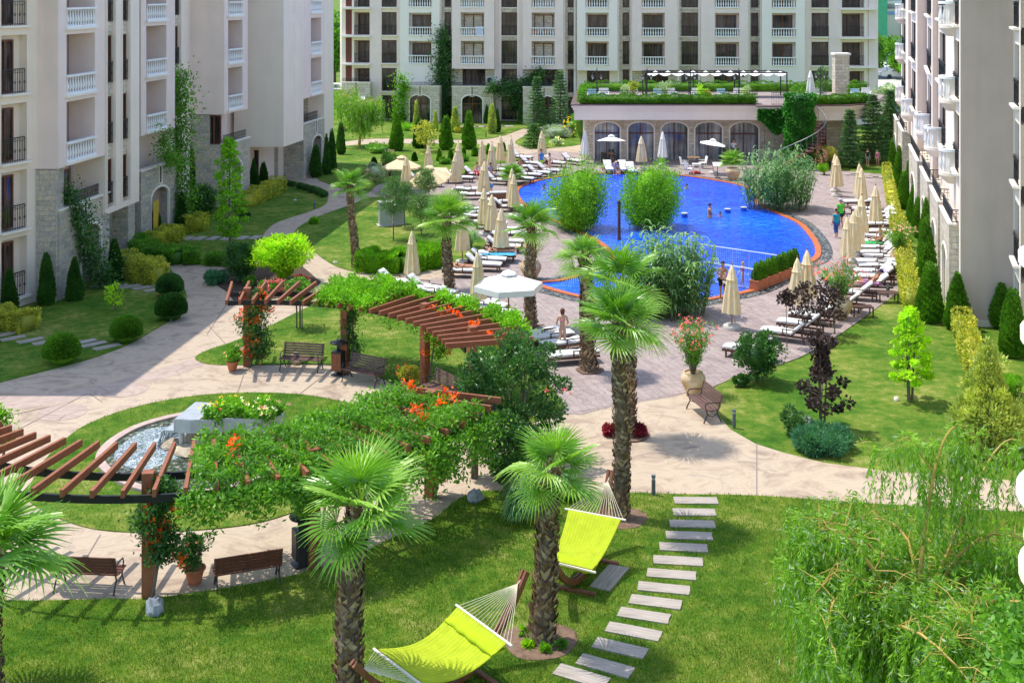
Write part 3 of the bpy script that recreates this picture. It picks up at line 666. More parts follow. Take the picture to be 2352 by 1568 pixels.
# ---------- far building
far = empty('apartment_building', (0, 127, 0), 0, 'long pale apartment building facing across the pool, ivy and stone arches along its foot', 'building', None)
FM = Matrix.Translation((0, 127, 0)).inverted()
def FP(px, off=0.0):
    k = (px - 1176) / 2800.0; Y = 127.0 / (1 + .09 * k) + off; return (k * Y, Y - 127)
FA, FB = FP(785), FP(2017)
b = MB(); p0, p1 = Vector(FA), Vector(FB); b.prism([(p0.x + .1, p0.y + 3.0), (p1.x - .1, p1.y + 3.0), (p1.x + 3, p1.y + 20), (p0.x - 3, p0.y + 20)], 0, 17.4); b.build('building_core', M_beige, far)
b = MB(); b.prism([(p0.x - .5, p0.y - .4), (p1.x + .5, p1.y - .4), (p1.x + 3, p1.y + 20), (p0.x - 3, p0.y + 20)], 17.4, 18.2); b.build('roof', M_white, far)
FZ = [3.97 + 2.94 * i for i in range(4)]   # rail tops
def lv(k): return 3.0 + 2.94 * k        # floor levels of storeys 1..
def col(pa, pb, proj, z0, ops_px, kind, mat, depth=1.3, levels=(1, 2, 3, 4), h=2.45, first_kind=None, ground=None, glassf=None):
    P0, P1 = FP(pa, -proj), FP(pb, -proj); ops = []; kinds = []
    for (a, c) in ops_px:
        w0 = (Vector(P1) - Vector(P0)).length; f = lambda x: (x - pa) / (pb - pa) * w0
        for k in levels: ops.append((f(a), f(c), lv(k - 1) + .05 if kind != 'balus' else lv(k - 1) + .02, lv(k - 1) + h, depth)); kinds.append(kind)
        if ground: ops.append((f(a), f(c), .15, 2.6, depth)); kinds.append(ground)
    ops = [o for o in ops if o[2] >= z0]; ks = kinds[-len(ops):] if False else [kinds[i] for i, o in enumerate(ops)]
    o, pt, a, W = solid(far, 'wall', P0, P1, z0, 17.4, 3.1 + proj, ops, mat)
    for i, op in enumerate(ops):
        kk = ks[min(i, len(ks) - 1)]; 
        if ground and op[2] < 1: kk = ground
        dress(far, pt, a, op, kk if isinstance(kk, str) else kk, glassf)
    return pt, a, W
# corner balconies, left end
col(785, 850, 0, 0, [(813, 849)], 'railbalc', M_cream, 1.6, (1, 2, 3, 4))
col(850, 876, .12, 0, [], 'win', M_beige)
col(876, 912, .0, 0, [(877, 911)], 'winrail', M_cream, .25, ground='winrail')
col(912, 919, .12, 0, [], 'win', M_beige)
col(919, 1010, .55, 0.0, [(939, 991)], 'balus', M_white, 1.1, (2, 3, 4), h=2.4)
col(1010, 1038, .0, 0, [(1021, 1036)], 'winrail', M_stone2, .2, ground='win')
col(1038, 1135, 1.15, 5.5, [(1058, 1112)], 'balus', M_beige, 1.1, (2, 3, 4, 5))
col(1038, 1135, .1, 0, [(1062, 1115)], 'win', M_stone2, .3, (1,))
col(1135, 1147, .15, 0, [], 'win', M_beige)
col(1147, 1190, .05, 0, [(1152, 1188)], 'winrail', M_stone2, .2, ground='winrail')
col(1190, 1201, .15, 0, [], 'win', M_beige)
col(1201, 1294, 1.15, 5.5, [(1221, 1274)], 'balus', M_beige, 1.1, (2, 3, 4, 5))
col(1201, 1294, .1, 0, [(1225, 1280)], 'win', M_stone2, .3, (1,))
col(1294, 1325, .05, 0, [(1304, 1319)], 'winrail', M_stone2, .2, ground='win')
col(1325, 1418, 1.15, 5.4, [(1345, 1398)], 'balus', M_white, 1.1, (2, 3, 4, 5))
col(1325, 1418, .1, 0, [(1348, 1400)], 'win', M_cream, .3, (1,))
col(1418, 1452, .05, 0, [(1430, 1445)], 'winrail', M_stone2, .2)
col(1452, 1556, 1.15, 5.4, [(1474, 1527)], 'balus', M_beige, 1.1, (2, 3, 4, 5))
col(1452, 1556, .1, 0, [(1480, 1535)], 'win', M_stone2, .3, (1,))
col(1556, 1610, .05, 0, [(1565, 1603)], 'winrail', M_stone2, .2)
col(1610, 1718, 1.15, 5.4, [(1642, 1698)], 'balus', M_beige, 1.1, (2, 3, 4, 5))
col(1610, 1718, .1, 0, [(1640, 1700)], 'win', M_beige, .3, (1,))
col(1718, 1750, .05, 0, [(1725, 1742)], 'winrail', M_stone2, .2)
col(1750, 1849, .9, 0, [(1773, 1828)], 'balus', M_white, 1.1, (2, 3, 4, 5))
col(1849, 1863, .12, 0, [], 'win', M_beige)
col(1863, 1904, .0, 0, [(1864, 1903)], 'winrail', M_cream, .25)
col(1904, 1932, .12, 0, [], 'win', M_beige)
col(1932, 1995, 0, 0, [(1934, 1985)], 'railbalc', M_cream, 1.6)
col(1995, 2017, .1, 0, [], 'win', M_beige)
# brick panels, slab edges and stone strips
b = MB(); s2 = MB()
for k in range(0, 6):
    for (pa, pb) in ((794, 808), (1994, 2008)):
        q0, q1 = Vector(FP(pa, -.02)), Vector(FP(pb, -.02)); zz = lv(k - 1) if k else .2
        b.hexa([(q0.x, q0.y, zz + .1), (q1.x, q1.y, zz + .1), (q1.x, q1.y + .5, zz + .1), (q0.x, q0.y + .5, zz + .1), (q0.x, q0.y, zz + 2.7), (q1.x, q1.y, zz + 2.7), (q1.x, q1.y + .5, zz + 2.7), (q0.x, q0.y + .5, zz + 2.7)]) if True else None
b2 = MB()
for k in range(0, 5):
    for (pa, pb) in ((786, 851), (1930, 2012)):
        q0, q1 = FP(pa, -.32), FP(pb, -.32); b2.beam((q0[0], q0[1], lv(k) - .08), (q1[0], q1[1], lv(k) - .08), .6, .17)
    for (pa, pb) in ((875, 913), (1862, 1905)):
        q0, q1 = FP(pa, -.16), FP(pb, -.16); b2.beam((q0[0], q0[1], lv(k) - .02), (q1[0], q1[1], lv(k) - .02), .3, .12)
    for pa, pb in ((1147, 1190), (1556, 1610)):
        q0, q1 = FP(pa, -.1), FP(pb, -.1); b2.beam((q0[0], q0[1], lv(k) - .02), (q1[0], q1[1], lv(k) - .02), .2, .08)
for pa in (1149, 1190, 1012, 1320, 1296, 1420, 1450, 1558, 1606, 1720, 1748):
    q = FP(pa, -.12); b2.beam((q[0], q[1], 0), (q[0], q[1], 17.3), .14, .2, up=(1, 0, 0))
bsplit(b, 'brick_panel', M_brick, far); bsplit(b2, 'slab_edge', M_white, far)
# stone terraces with arches at the foot
for (pa, pb, ax, aw, top) in ((956, 1005, 0, 0, 0),):
    pass
for (pa, pb, aa, ab, rail) in ((925, 1009, 940, 989, 1), (1038, 1133, 1060, 1109, 1), (1201, 1294, 1222, 1278, 1)):
    P0, P1 = FP(pa, -2.6), FP(pb, -2.6); W = (Vector(P1) - Vector(P0)).length; f = lambda x: (x - pa) / (pb - pa) * W
    pt, a, W = archface(far, 'terrace_wall', P0, P1, 0, 3.75, ((f(aa) + f(ab)) / 2, f(ab) - f(aa), 2.95), M_stone2, 2.55, notch=True)
    railing(far, pt(W / 2, 3.83, .12), W, a, .35)
P0, P1 = FP(785, -1.4), FP(850, -1.4); W = (Vector(P1) - Vector(P0)).length
pt, a, _ = archface(far, 'terrace_wall', P0, P1, 2.5, 4.0, (W / 2, 1.0, 2.52), M_stone2, 1.3, trim=False, notch=True, blank=True); railing(far, pt(W / 2, 4.1, .12), W, a, .35)
aw = MB(); aw.hexa([(p0.x - .2, p0.y - 2.6, 2.2), (p0.x + 2.7, p0.y - 2.6, 2.2), (p0.x + 2.7, p0.y - 1.3, 2.75), (p0.x - .2, p0.y - 1.3, 2.75)] + [(p0.x - .2, p0.y - 2.6, 2.25), (p0.x + 2.7, p0.y - 2.6, 2.25), (p0.x + 2.7, p0.y - 1.3, 2.8), (p0.x - .2, p0.y - 1.3, 2.8)]); aw.build('awning', M_canvw, far)
# air conditioner, washing on balconies
pq = FP(1127, -1.3)
ac = empty('air_conditioner', (pq[0], pq[1] + 127 - .2, 3.95), 0, 'white air conditioner unit on the first floor terrace of the far building', 'air conditioner')
b = MB(); b.box((0, 0, .45), (.85, .35, .7)); b.build('casing', M_util, ac); b = MB(); b.lathe([(.02, 0), (.26, 0), (.26, .02), (.02, .02)], 20); o = b.build('fan_grille', M_iron, ac, loc=(-.1, -.2, .45)); o.rotation_euler = (R(90), 0, 0)
def ivy(name, pts, w, n, label, Ln=.16, Wd=.11, m='dark', loc=(0, 0, 0), zsq=1.0, cat='climbing plant', off=(0, -.12, 0)):
    pp = np.array([tuple(p) for p in path_pts(pts, .25)]); i = rng.integers(0, len(pp), n)
    ww = w * (1 + .35 * np.sin(i * 1.7)); P = pp[i] + rng.normal(size=(n, 3)) * np.array([1, .35, zsq]) * ww[:, None] * .5 + np.array(off) * rng.uniform(0, 1, (n, 1))
    o = fol(name, leaves(P, unit(n) + np.array([0, -.5, .3]), Ln, Wd), L[m]); tag(o, label, cat); return o
def fp3(px, z, off): q = FP(px, off); return (q[0], q[1] + 127, z)
ivy('ivy', [fp3(1015, .0, -.5), fp3(1018, 3, -.6), fp3(1013, 5, -.6), fp3(1020, 7, -.6), fp3(1015, 9.2, -.6)], 1.1, 5200, 'dark ivy column climbing the far building beside the white balconies', .2, .15)
ivy('ivy', [fp3(1128, 3.7, -3), fp3(1160, 3.5, -2), fp3(1185, 3.7, -1.6), fp3(1215, 4.2, -1.6), fp3(1240, 5.0, -1.6)], .75, 3200, 'dark creeper slung across the far building between two stone terraces', .2, .15)
ivy('ivy', [fp3(1190, 3.4, -1.2), fp3(1196, 1.2, -1.2), fp3(1180, 2.8, -1)], .7, 1500, 'dark creeper hanging beside the tall ground floor window of the far building', .2, .15)
ivy('climbing_vine', [fp3(918, .2, -2.8), fp3(918, 2, -2.8), fp3(926, 4.0, -2.8), fp3(921, 4.6, -2.8)], .8, 1800, 'bright green creeper on the corner of the leftmost arched terrace', .2, .15, 'bright')
# ---------- left building
lb = empty('apartment_building', (-20, 54, 0), 0, 'nearer beige apartment building on the left, in the shade, with white balustrades', 'building')
LM = Vector((-20, 54))
def lp(x, y): return (x + 20, y - 54)
def lhit(P0, P1, px):
    A = (P0[0] - 20, P0[1] + 54); B = (P1[0] - 20, P1[1] + 54); return hitu(A, B, px)
# hidden body that carries the roof
b = MB(); b.prism([lp(-30, 45.6), lp(-21.9, 45.6), lp(-22.6, 51), lp(-22.4, 66), lp(-21.6, 78), lp(-18.6, 85), lp(-16.2, 90), lp(-15.6, 97), lp(-30, 97)], 0, 17.3); b.build('building_core', M_beige, lb)
b = MB(); b.prism([lp(-30, 45.2), lp(-21.0, 45.2), lp(-19.9, 54), lp(-19.0, 62), lp(-17.0, 78), lp(-14.2, 97.4), lp(-30, 97.4)], 17.3, 17.7); b.build('roof', M_white, lb)
b = MB(); b.prism([lp(-30, 45.4), lp(-21.3, 45.4), lp(-21.5, 51.0), lp(-22.7, 50.9), lp(-30, 50.9)], 15.2, 17.3); b.build('shadow_overhang', M_cream, lb)  # unseen overhang, added so the building's shadow reaches far enough
# A: angled cream bay at the picture's left edge
PA0, PA1 = lp(-22.5, 50.96), lp(-21.07, 54.2); U = lambda px: lhit(PA0, PA1, px)
ops = [(U(-45), U(-16), z0, z1, .35) for z0, z1 in ((9.35, 11.9), (6.37, 8.93), (3.43, 6.0), (.5, 3.1), (12.3, 14.9))] + [(U(3), U(62), z0, z1, .45) for z0, z1 in ((9.35, 11.9), (6.37, 8.93), (3.43, 6.0), (.5, 3.1), (12.3, 14.9))]
o, pt, a, W = solid(lb, 'wall', PA0, PA1, 0, 17.3, 1.5, ops, M_cream)
for op in ops[5:]:
    u0, u1, z0, z1, t = op; w = (u1 - u0)
    window(lb, pt(u0 + w * .36, z0 + .05, t - .08), w * .66, z1 - z0 - .25, a, None, 2); railing(lb, pt(u0 + w * .45, z0 + .02, -.05), w * .86, a, 1.05)
    s = MB(); s.beam(pt(u0 - .1, z0 - .03, -.06), pt(u1 + .1, z0 - .03, -.06), .3, .1); s.build('sill', M_white, lb)
def blk(P0, P1, z0, ops, mat, kind, back=1.6, z1=17.3, name='wall'):
    o, pt, a, W = solid(lb, name, P0, P1, z0, z1, back, ops, mat)
    for op in ops: dress(lb, pt, a, op, kind)
    return pt, a, W
def balc_row(P0, P1, pa, pb, levels, z0=5.93, mat=M_beige, back=2.2, dark=True):
    U = lambda px: lhit(P0, P1, px); ops = [(U(pa), U(pb), q0, q1, 1.3) for q0, q1 in levels]
    b, pt, a, W = face(P0, P1, z0, 17.3, ops, mat, bd=MB()); 
    b.quad(pt(0, z0, back), pt(0, z0), pt(0, 17.3), pt(0, 17.3, back)); b.quad(pt(W, z0), pt(W, z0, back), pt(W, 17.3, back), pt(W, 17.3)); b.quad(pt(0, z0, back), pt(W, z0, back), pt(W, z0), pt(0, z0))
    b.build('wall', mat, lb)
    for u0, u1, q0, q1, t in ops:
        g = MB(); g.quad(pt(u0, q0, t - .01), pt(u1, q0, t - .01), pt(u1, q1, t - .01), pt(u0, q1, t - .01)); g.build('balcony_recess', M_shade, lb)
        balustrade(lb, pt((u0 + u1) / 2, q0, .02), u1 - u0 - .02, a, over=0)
        s = MB(); s.beam(pt(u0 - .12, q0 - .05, -.04), pt(u1 + .12, q0 - .05, -.04), .2, .1); s.build('sill', M_white, lb)
    return pt, a, W
balc_row(lp(-20.1, 54.0), lp(-19.5, 58.4), 153, 218, ((9.12, 11.85), (6.1, 8.82), (12.15, 14.85)))
# strip 2: tall window slots
def slots(P0, P1, z0, cols, rows, mat, fr=M_stone2, back=1.6):
    U = lambda px: lhit(P0, P1, px); ops = [(U(a_), U(b_), rows[0][0] - .15, 15.4, .28) for a_, b_ in cols]
    b, pt, a, W = face(P0, P1, z0, 17.3, ops, mat); b.quad(pt(0, z0, back), pt(0, z0), pt(0, 17.3), pt(0, 17.3, back)); b.quad(pt(W, z0), pt(W, z0, back), pt(W, 17.3, back), pt(W, 17.3)); b.quad(pt(0, z0, back), pt(W, z0, back), pt(W, z0), pt(0, z0)); b.build('wall', mat, lb)
    sp = MB()
    for u0, u1, q0, q1, t in ops:
        for i, (r0, r1) in enumerate(rows):
            window(lb, pt((u0 + u1) / 2, r0, t - .08), u1 - u0 - .02, r1 - r0, a, None, 2); railing(lb, pt((u0 + u1) / 2, r0, .08), u1 - u0 - .03, a, 1.0)
            nx = rows[i + 1][0] if i + 1 < len(rows) else 15.4; sp.beam(pt(u0 + .01, (r1 + nx) / 2, .2), pt(u1 - .01, (r1 + nx) / 2, .2), .16, nx - r1)
        for uu in (u0 - .06, u1 + .06): s = MB(); s.beam(pt(uu, q0, -.02), pt(uu, 15.4, -.02), .1, .08); s.build('slot_trim', mat, lb)
    bsplit(sp, 'spandrel', fr, lb); return pt, a, W
RW = ((3.5, 5.65), (6.4, 8.7), (9.35, 11.65), (12.3, 14.6))
slots(lp(-19.5, 58.45), lp(-19.05, 62.3), 3.06, ((245, 263), (280, 297)), RW, M_cream)
balc_row(lp(-20.0, 65.7), lp(-19.3, 69.8), 336, 382, ((9.12, 11.85), (6.1, 8.82), (12.15, 14.85)))
slots(lp(-19.75, 70.3), lp(-20.35, 77.1), 0.3, ((399, 414),), RW, M_cream)
b = MB(); b.prism([lp(-21.5, 77.1), lp(-18.2, 77.1), lp(-18.2, 77.3), lp(-21.5, 77.3)], 5.93, 17.3); b.build('side_wall', M_beige, lb)
balc_row(lp(-18.2, 77.1), lp(-17.45, 80.5), 524, 557, ((9.12, 11.85), (6.15, 8.82), (12.15, 14.85)))
b = MB(); b.quad((-21.5 + 20, 23.1, 5.93), (-18.2 + 20, 23.1, 5.93), (-17.45 + 20, 26.5, 5.93), (-21 + 20, 26.5, 5.93)); b.build('soffit', M_beige, lb)
b = MB(); b.prism([lp(-19, 83.3), lp(-15.62, 83.3), lp(-14.95, 86.9), lp(-19, 86.9)], 3.06, 17.3); b.build('side_wall', M_cream, lb)
P0, P1 = lp(-15.6, 83.32), lp(-14.9, 87.1); U = lambda px: lhit(P0, P1, px)
ops = [(U(a_), U(c_), r0, r1, .2) for a_, c_ in ((667, 677), (684, 692)) for r0, r1 in ((3.4, 5.76), (6.4, 8.6), (9.26, 11.5), (12.1, 14.4))]
blk(P0, P1, 3.06, ops, M_cream, 'win')
balc_row(lp(-15.0, 87.6), lp(-14.2, 92.4), 714, 738, ((9.05, 11.7), (6.1, 8.75), (12.1, 14.8)))
blk(lp(-14.35, 93.1), lp(-14.2, 97), 0, [], M_cream, 'win')
# stone ground storeys
def under(P0, P1, ax0, ax1, top, back=1.0, zt=4.0, notch=None, blank=True):
    U = lambda px: lhit(P0, P1, px); un = U(notch) if notch else None
    return archface(lb, 'terrace_wall', P0, P1, 0, zt, ((U(ax0) + U(ax1)) / 2, U(ax1) - U(ax0), top), M_stone, back, trim=True, notch=un, blank=blank)
pt, a, W = under(lp(-20.15, 54.3), lp(-19.55, 59.2), 186, 232, 2.9, .95, notch=196); railing(lb, pt(W * .62, 4.05, .2), W * .7, a, .5)
pt, a, W = under(lp(-20.05, 65.9), lp(-19.2, 70.2), 347, 388, 2.9, .9, notch=369)
pt, a, W = under(lp(-18.15, 77.05), lp(-17.4, 80.9), 530, 556, 2.8, 2.9); railing(lb, pt(W * .5, 4.05, .2), W * .9, a, .5)
pt, a, W = under(lp(-15.15, 88.7), lp(-14.3, 93.0), 717, 740, 2.9, 2.2, notch=727); railing(lb, pt(W * .4, 4.05, .2), W * .7, a, .6)
st = MB()
for (x0, x1, y0, y1, z0, z1) in ((-21.1, -20.22, 54.05, 55.0, 0, 5.9), (-20.75, -19.9, 63.2, 64.3, 0, 3.04), (-21.6, -20.9, 65.5, 66.6, 0, 5.9), (-21.6, -18.25, 77.12, 77.6, 0, 3.95), (-21.6, -19.15, 77.1, 79.2, 3.95, 5.9), (-18.15, -16.95, 88.0, 89, 0, 3.04), (-19.6, -18.5, 86.0, 86.6, 0, 3.04), (-17.6, -15.2, 90.8, 91.2, 0, 5.9), (-22.0, -21.3, 59, 65, 0, 3.04)):
    st.prism([lp(x0, y0), lp(x1, y0), lp(x1, y1), lp(x0, y1)], z0, z1)
bsplit(st, 'stone_pier', M_stone, lb)
rc = MB()
for (x0, x1, y0, y1, z0, z1) in ((-22.2, -21.35, 54.9, 59, 3.0, 5.9), (-21.9, -21.0, 66.6, 70.2, 3.0, 5.9), (-19.2, -19.0, 77.5, 81.2, 3.9, 5.9)): rc.prism([lp(x0, y0), lp(x1, y0), lp(x1, y1), lp(x0, y1)], z0, z1)
bsplit(rc, 'recess_wall', M_beige, lb)
window(lb, (-20.6 + 20, 55.9 - 54, 3.3), 1.1, 2.3, R(80)); window(lb, (-18.9 + 20, 77.35 - 54, 4.0), .9, 1.85, 0); window(lb, (-18.3 + 20, 85.9 - 54, .1), .9, 2.4, 0)
b = MB(); b.quad(*[(p[0], p[1], 5.925) for p in (lp(-21.3, 54.0), lp(-20.1, 54.0), lp(-19.5, 58.4), lp(-21.3, 58.4))]); b.build('soffit', M_beige, lb)
# creepers on it
def gz(px, Y, z): return (XY(px, Y), Y, z)
ivy('trumpet_vine', [gz(240, 56.6, .2), gz(198, 56.4, 1.6), gz(178, 55.9, 3.1), gz(160, 55.4, 4.3), gz(148, 55.2, 4.6)], .85, 3600, 'dark trumpet vine with a few orange flowers on the near stone terrace wall', .17, .09, 'dark', off=(.2, -.2, 0))
ivy('trumpet_vine', [gz(415, 70, .2), gz(412, 70.2, 3.2), gz(412, 70.5, 4.6), gz(414, 70.6, 6.2), gz(412, 71, 8.8)], .9, 5200, 'tall green vine climbing between two balcony bays of the left building', .17, .1, 'mid', off=(.2, -.2, 0))
ivy('trumpet_vine', [gz(408, 69, 4.1), gz(385, 67.5, 4.5), gz(372, 67, 5.1), gz(374, 67, 6.0)], .5, 1100, 'leafy vine shoots trailing over the second terrace of the left building', .16, .1, 'mid', off=(.2, -.2, 0))
# ---------- right building
rb = empty('apartment_building', (20, 50, 0), 0, 'warm grey apartment building on the right with rounded white balconies', 'building')
def rp(px, Y): return (XY(px, Y) - 20, Y - 50)
ch = [rp(2344, 47.2), rp(2327, 50.3), rp(2206, 50.3), rp(2155, 63.8), rp(2142, 63.8), rp(2129, 74.8), rp(2107, 74.8), rp(2092, 82.9), rp(2086, 82.9), rp(2070, 94)]
b = MB(); b.prism([(24, -30), (8, -30), (ch[0][0] + .9, ch[0][1]), (ch[1][0] + .9, ch[1][1] + .3), (ch[2][0] + .8, .35), (ch[3][0] + .8, ch[3][1] + .4), (ch[5][0] + .8, ch[5][1] + .4), (ch[7][0] + .8, ch[7][1]), (ch[9][0] + .5, ch[9][1]), (24, 46)][::-1] if False else [(24, -30), (24, 46), (ch[9][0] + .8, ch[9][1]), (ch[7][0] + .8, ch[7][1] + .2), (ch[5][0] + .8, ch[5][1] + .4), (ch[3][0] + .8, ch[3][1] + .4), (ch[2][0] + .8, .35), (ch[1][0] + .9, ch[1][1] + .3), (ch[0][0] + .9, ch[0][1]), (ch[0][0] + .9, -30)], 0, 17.3); b.build('building_core', M_grey, rb)
b = MB(); b.prism([(24, -31), (24, 47), (ch[9][0] - .4, ch[9][1] + .4), (ch[2][0] - .4, -.3), (ch[0][0] - .3, -31)], 17.3, 17.8); b.build('roof', M_white, rb)
def rhit(P0, P1, px): return hitu((P0[0] + 20, P0[1] + 50), (P1[0] + 20, P1[1] + 50), px)
def rface(P1, P0, z0, cols, rows, mat, kind='win', dep=.25):
    """P0 far, P1 near: outward is to the left"""
    U = lambda px: rhit(P0, P1, px); ops = [(U(a_), U(c_), r0, r1, dep) for a_, c_ in cols for r0, r1 in rows]
    b, pt, a, W = face(P0, P1, z0, 17.3, ops, mat); b.quad(pt(0, z0, .6), pt(W, z0, .6), pt(W, z0), pt(0, z0)); b.build('wall', mat, rb); e = MB()
    for op in ops:
        window(rb, pt((op[0] + op[1]) / 2, op[2] + .02, dep - .06), op[1] - op[0] - .02, op[3] - op[2] - .04, a, None, 2)
        e.beam(pt(op[0] - .1, op[2] - .05, -.08), pt(op[1] + .1, op[2] - .05, -.08), .3, .1)
        if kind == 'rail': railing(rb, pt((op[0] + op[1]) / 2, op[2], -.04), op[1] - op[0] - .05, a, 1.0)
    if ops: bsplit(e, 'sill', M_white, rb)
    return pt, a, W
rows3 = ((3.1, 5.4), (6.2, 8.6), (9.3, 11.7), (12.4, 14.7))
rows2 = rows3[1:]
rface(ch[0], ch[1], 0, ((2331, 2341),), ((.3, 2.4),) + rows3, M_white, 'rail')
b = MB(); b.quad((ch[2][0], ch[2][1], 0), (ch[1][0], ch[1][1], 0), (ch[1][0], ch[1][1], 17.3), (ch[2][0], ch[2][1], 17.3)); b.build('wall', M_grey, rb)
b = MB(); b.beam((ch[2][0], ch[2][1] - .04, .12), (ch[1][0], ch[1][1] - .04, .12), .08, .24); b.build('plinth', M_white, rb)
rface(ch[2], ch[3], 0, ((2192, 2203), (2158, 2172)), rows2, M_cream, 'rail')
def camwall(A, B, z0): b = MB(); b.quad((B[0], B[1], z0), (A[0], A[1], z0), (A[0], A[1], 17.3), (B[0], B[1], 17.3)); b.build('wall', M_grey, rb)
camwall((ch[3][0] + .3, ch[3][1]), ch[4], 4.0); rface(ch[4], ch[5], 4.0, ((2131, 2139),), rows2, M_cream, 'rail')
camwall((ch[5][0] + .3, ch[5][1]), ch[6], 4.0); rface(ch[6], ch[7], 4.0, ((2094, 2103),), rows2, M_cream, 'rail')
camwall((ch[7][0] + .3, ch[7][1]), ch[8], 4.0); rface(ch[8], ch[9], 4.0, ((2072, 2080),), rows2, M_cream, 'rail')
def round_balcony(root, c, r, zb, face_dir, name='balcony', scale=1.0, solid_from=None, depth=1.0):
    """half round balcony; face_dir = angle of its outward direction"""
    a0, a1 = face_dir - math.pi / 2, face_dir + math.pi / 2
    b = MB(); b.lathe([(r * .55, zb - .15), (r * .8, zb), (r, zb + .18), (r * 1.06, zb + .2), (r * 1.06, zb + .34), (r, zb + .36), (.01, zb + .36)], 20, (c[0], c[1], 0), a0, a1)
    o = b.build(name, M_cream, root, smooth=True)
    t = MB(); t.lathe([(r * .86, zb + 1.25), (r * 1.08, zb + 1.25), (r * 1.08, zb + 1.37), (r * .86, zb + 1.37)], 20, (c[0], c[1], 0), a0, a1); t.build('handrail', M_balus, o)
    s = MB(); n = max(6, int(r * math.pi / .24))
    for i in range(n):
        a = a0 + (a1 - a0) * (i + .5) / n; s.lathe([(q, z * 1.12 + zb + .40) for q, z in BALU], 7, (c[0] + r * .96 * math.cos(a), c[1] + r * .96 * math.sin(a), 0))
    s.build('balusters', M_balus, o, smooth=True)
    if solid_from:
        w = MB(); s0, s1 = solid_from; w.lathe([(r * .9, zb + .3), (r * 1.0, zb + .3), (r * 1.0, zb + 1.26), (r * .9, zb + 1.26)], 10, (c[0], c[1], 0), s0, s1); w.build('balcony_apron', M_cream, o)
    return o
for (px, Y, zs, r) in ((2186, 53.2, (5.6, 8.75, 12.0), .66), (2152, 61.5, (5.6,), .66), (2128, 68.0, (5.6,), .66), (2092, 80.5, (5.3,), .7), (2072, 89.5, (5.4, 8.5, 11.4), .6)):
    x = 5.42 + .26 * Y - 20 + .1
    for z in zs: round_balcony(rb, (x, Y - 50), r, z, math.pi + .25, solid_from=(math.pi + .55, math.pi * 1.5 + .25))
for (Y0, Y1) in ((51.2, 55.4), (56.5, 61), (62.4, 67.5), (69.7, 77), (84, 89.5), (91, 95)):
    x0, x1 = 5.05 + .26 * Y0 - 20, 5.05 + .26 * Y1 - 20; P0, P1 = (x1, Y1 - 50), (x0, Y0 - 50); W = math.hypot(x1 - x0, Y1 - Y0)
    pt, a, W = archface(rb, 'terrace_wall', P0, P1, 0, 4.0, (W / 2, W * .5, 2.8), M_stone2, 1.9, blank=True); railing(rb, pt(W / 2, 4.08, .12), W - .1, a, .55)
    railing(rb, pt(W - .05, 4.08, 1.0), 1.7, a + math.pi / 2, .55)
# near rounded balconies at the right edge of the view
nb = empty('apartment_building', (9.24, 14, 0), 0, 'white stacked rounded balconies of the building at the right edge of the view', 'building')
round_balcony(nb, (-1.05, 2.0), 1.35, 5.9, math.pi, depth=1); round_balcony(nb, (-1.0, 2.2), 1.3, 9.0, math.pi)
b = MB(); b.box((1.2, 1.6, 9), (4.4, 3.2, 18)); b.build('wall', M_white, nb)
b = MB(); b.box((-.95, 2.2, 1.9), (1.0, .5, 3.9)); b.build('terrace_wall', M_white, nb)
b = MB(); b.tube([(-.95, 1.4, .0), (-.95, 1.4, 4.6)], .06, 10); b.build('downpipe', M_util, nb)
# ---------- pool pavilion
pv = empty('pool_pavilion', (8, 98.5, 0), 0, 'low pool pavilion with five arched windows and a roof garden edged by hedges', 'building')
def vp(px, Y): return (XY(px, Y) - 8, Y - 98.5)
A = [(1360, 1429), (1437, 1507), (1514, 1585), (1591, 1664), (1671, 1748)]
pts_px = [1345, 1433, 1510.5, 1588, 1667.5, 1756]
for i, (a_, c_) in enumerate(A):
    P0, P1 = vp(pts_px[i], 98.5), vp(pts_px[i + 1], 98.5); k = 98.5 / 2800; W = P1[0] - P0[0]
    archface(pv, 'wall', P0, P1, 0, 3.6, ((a_ + c_) / 2 * k - pts_px[i] * k, (c_ - a_) * k * .88, 3.1), M_stone2, .6, cap=False, glass=M_glassb)
b = MB(); x0, x1 = vp(1345, 98.6)[0], vp(1756, 98.6)[0]; b.prism([(x0 + .1, .6), (x1, .6), (x1, 9), (x0 + .1, 9)], 0, 3.6)
b.prism([(x1, -.0), (x1 + 2.4, -.0), (x1 + 2.4, 9), (x1, 9)], 0, 3.6)
xr = [vp(p, 97.0)[0] for p in (1830, 1900, 1960, 2000)]
b.prism([(x1 + 2.4, -.6), (xr[0], -.9), (xr[1], -.9), (xr[2], .2), (xr[3], 2.6), (xr[3], 9), (x1 + 2.4, 9)], 0, 3.6); b.build('wall', M_stone2, pv)
oc = [vp(1319, 96.6), vp(1743, 96.6), vp(1745, 95.4), vp(1812, 95.4), vp(1814, 96.6), vp(1880, 96.0), vp(1940, 96.3), vp(1990, 97.6), vp(2022, 100), vp(2035, 104), vp(2035, 108.5), vp(1330, 108.5)]
b = MB(); b.prism(oc, 3.45, 4.25); b.build('roof_fascia', M_cream, pv)
def expand(P, d):
    cx = sum(p[0] for p in P) / len(P); cy = sum(p[1] for p in P) / len(P); return [(p[0] + (d if p[0] > cx else -d), p[1] + (d if p[1] > cy else -d)) for p in P]
b = MB(); b.prism(expand(oc, .12), 4.25, 4.45); b.prism(expand(oc, .24), 4.45, 4.62); b.build('cornice', M_cream, pv)
b = MB(); b.prism(expand(oc, .32), 4.62, 4.70); b.build('roof_edge', plain('brown_metal_edge', (.16, .10, .09), .6, .1, 4, 0), pv)
b = MB(); b.poly([(p[0], p[1], 4.72) for p in expand(oc, -.3)]); b.build('roof_terrace', M_deck, pv)
b = MB()
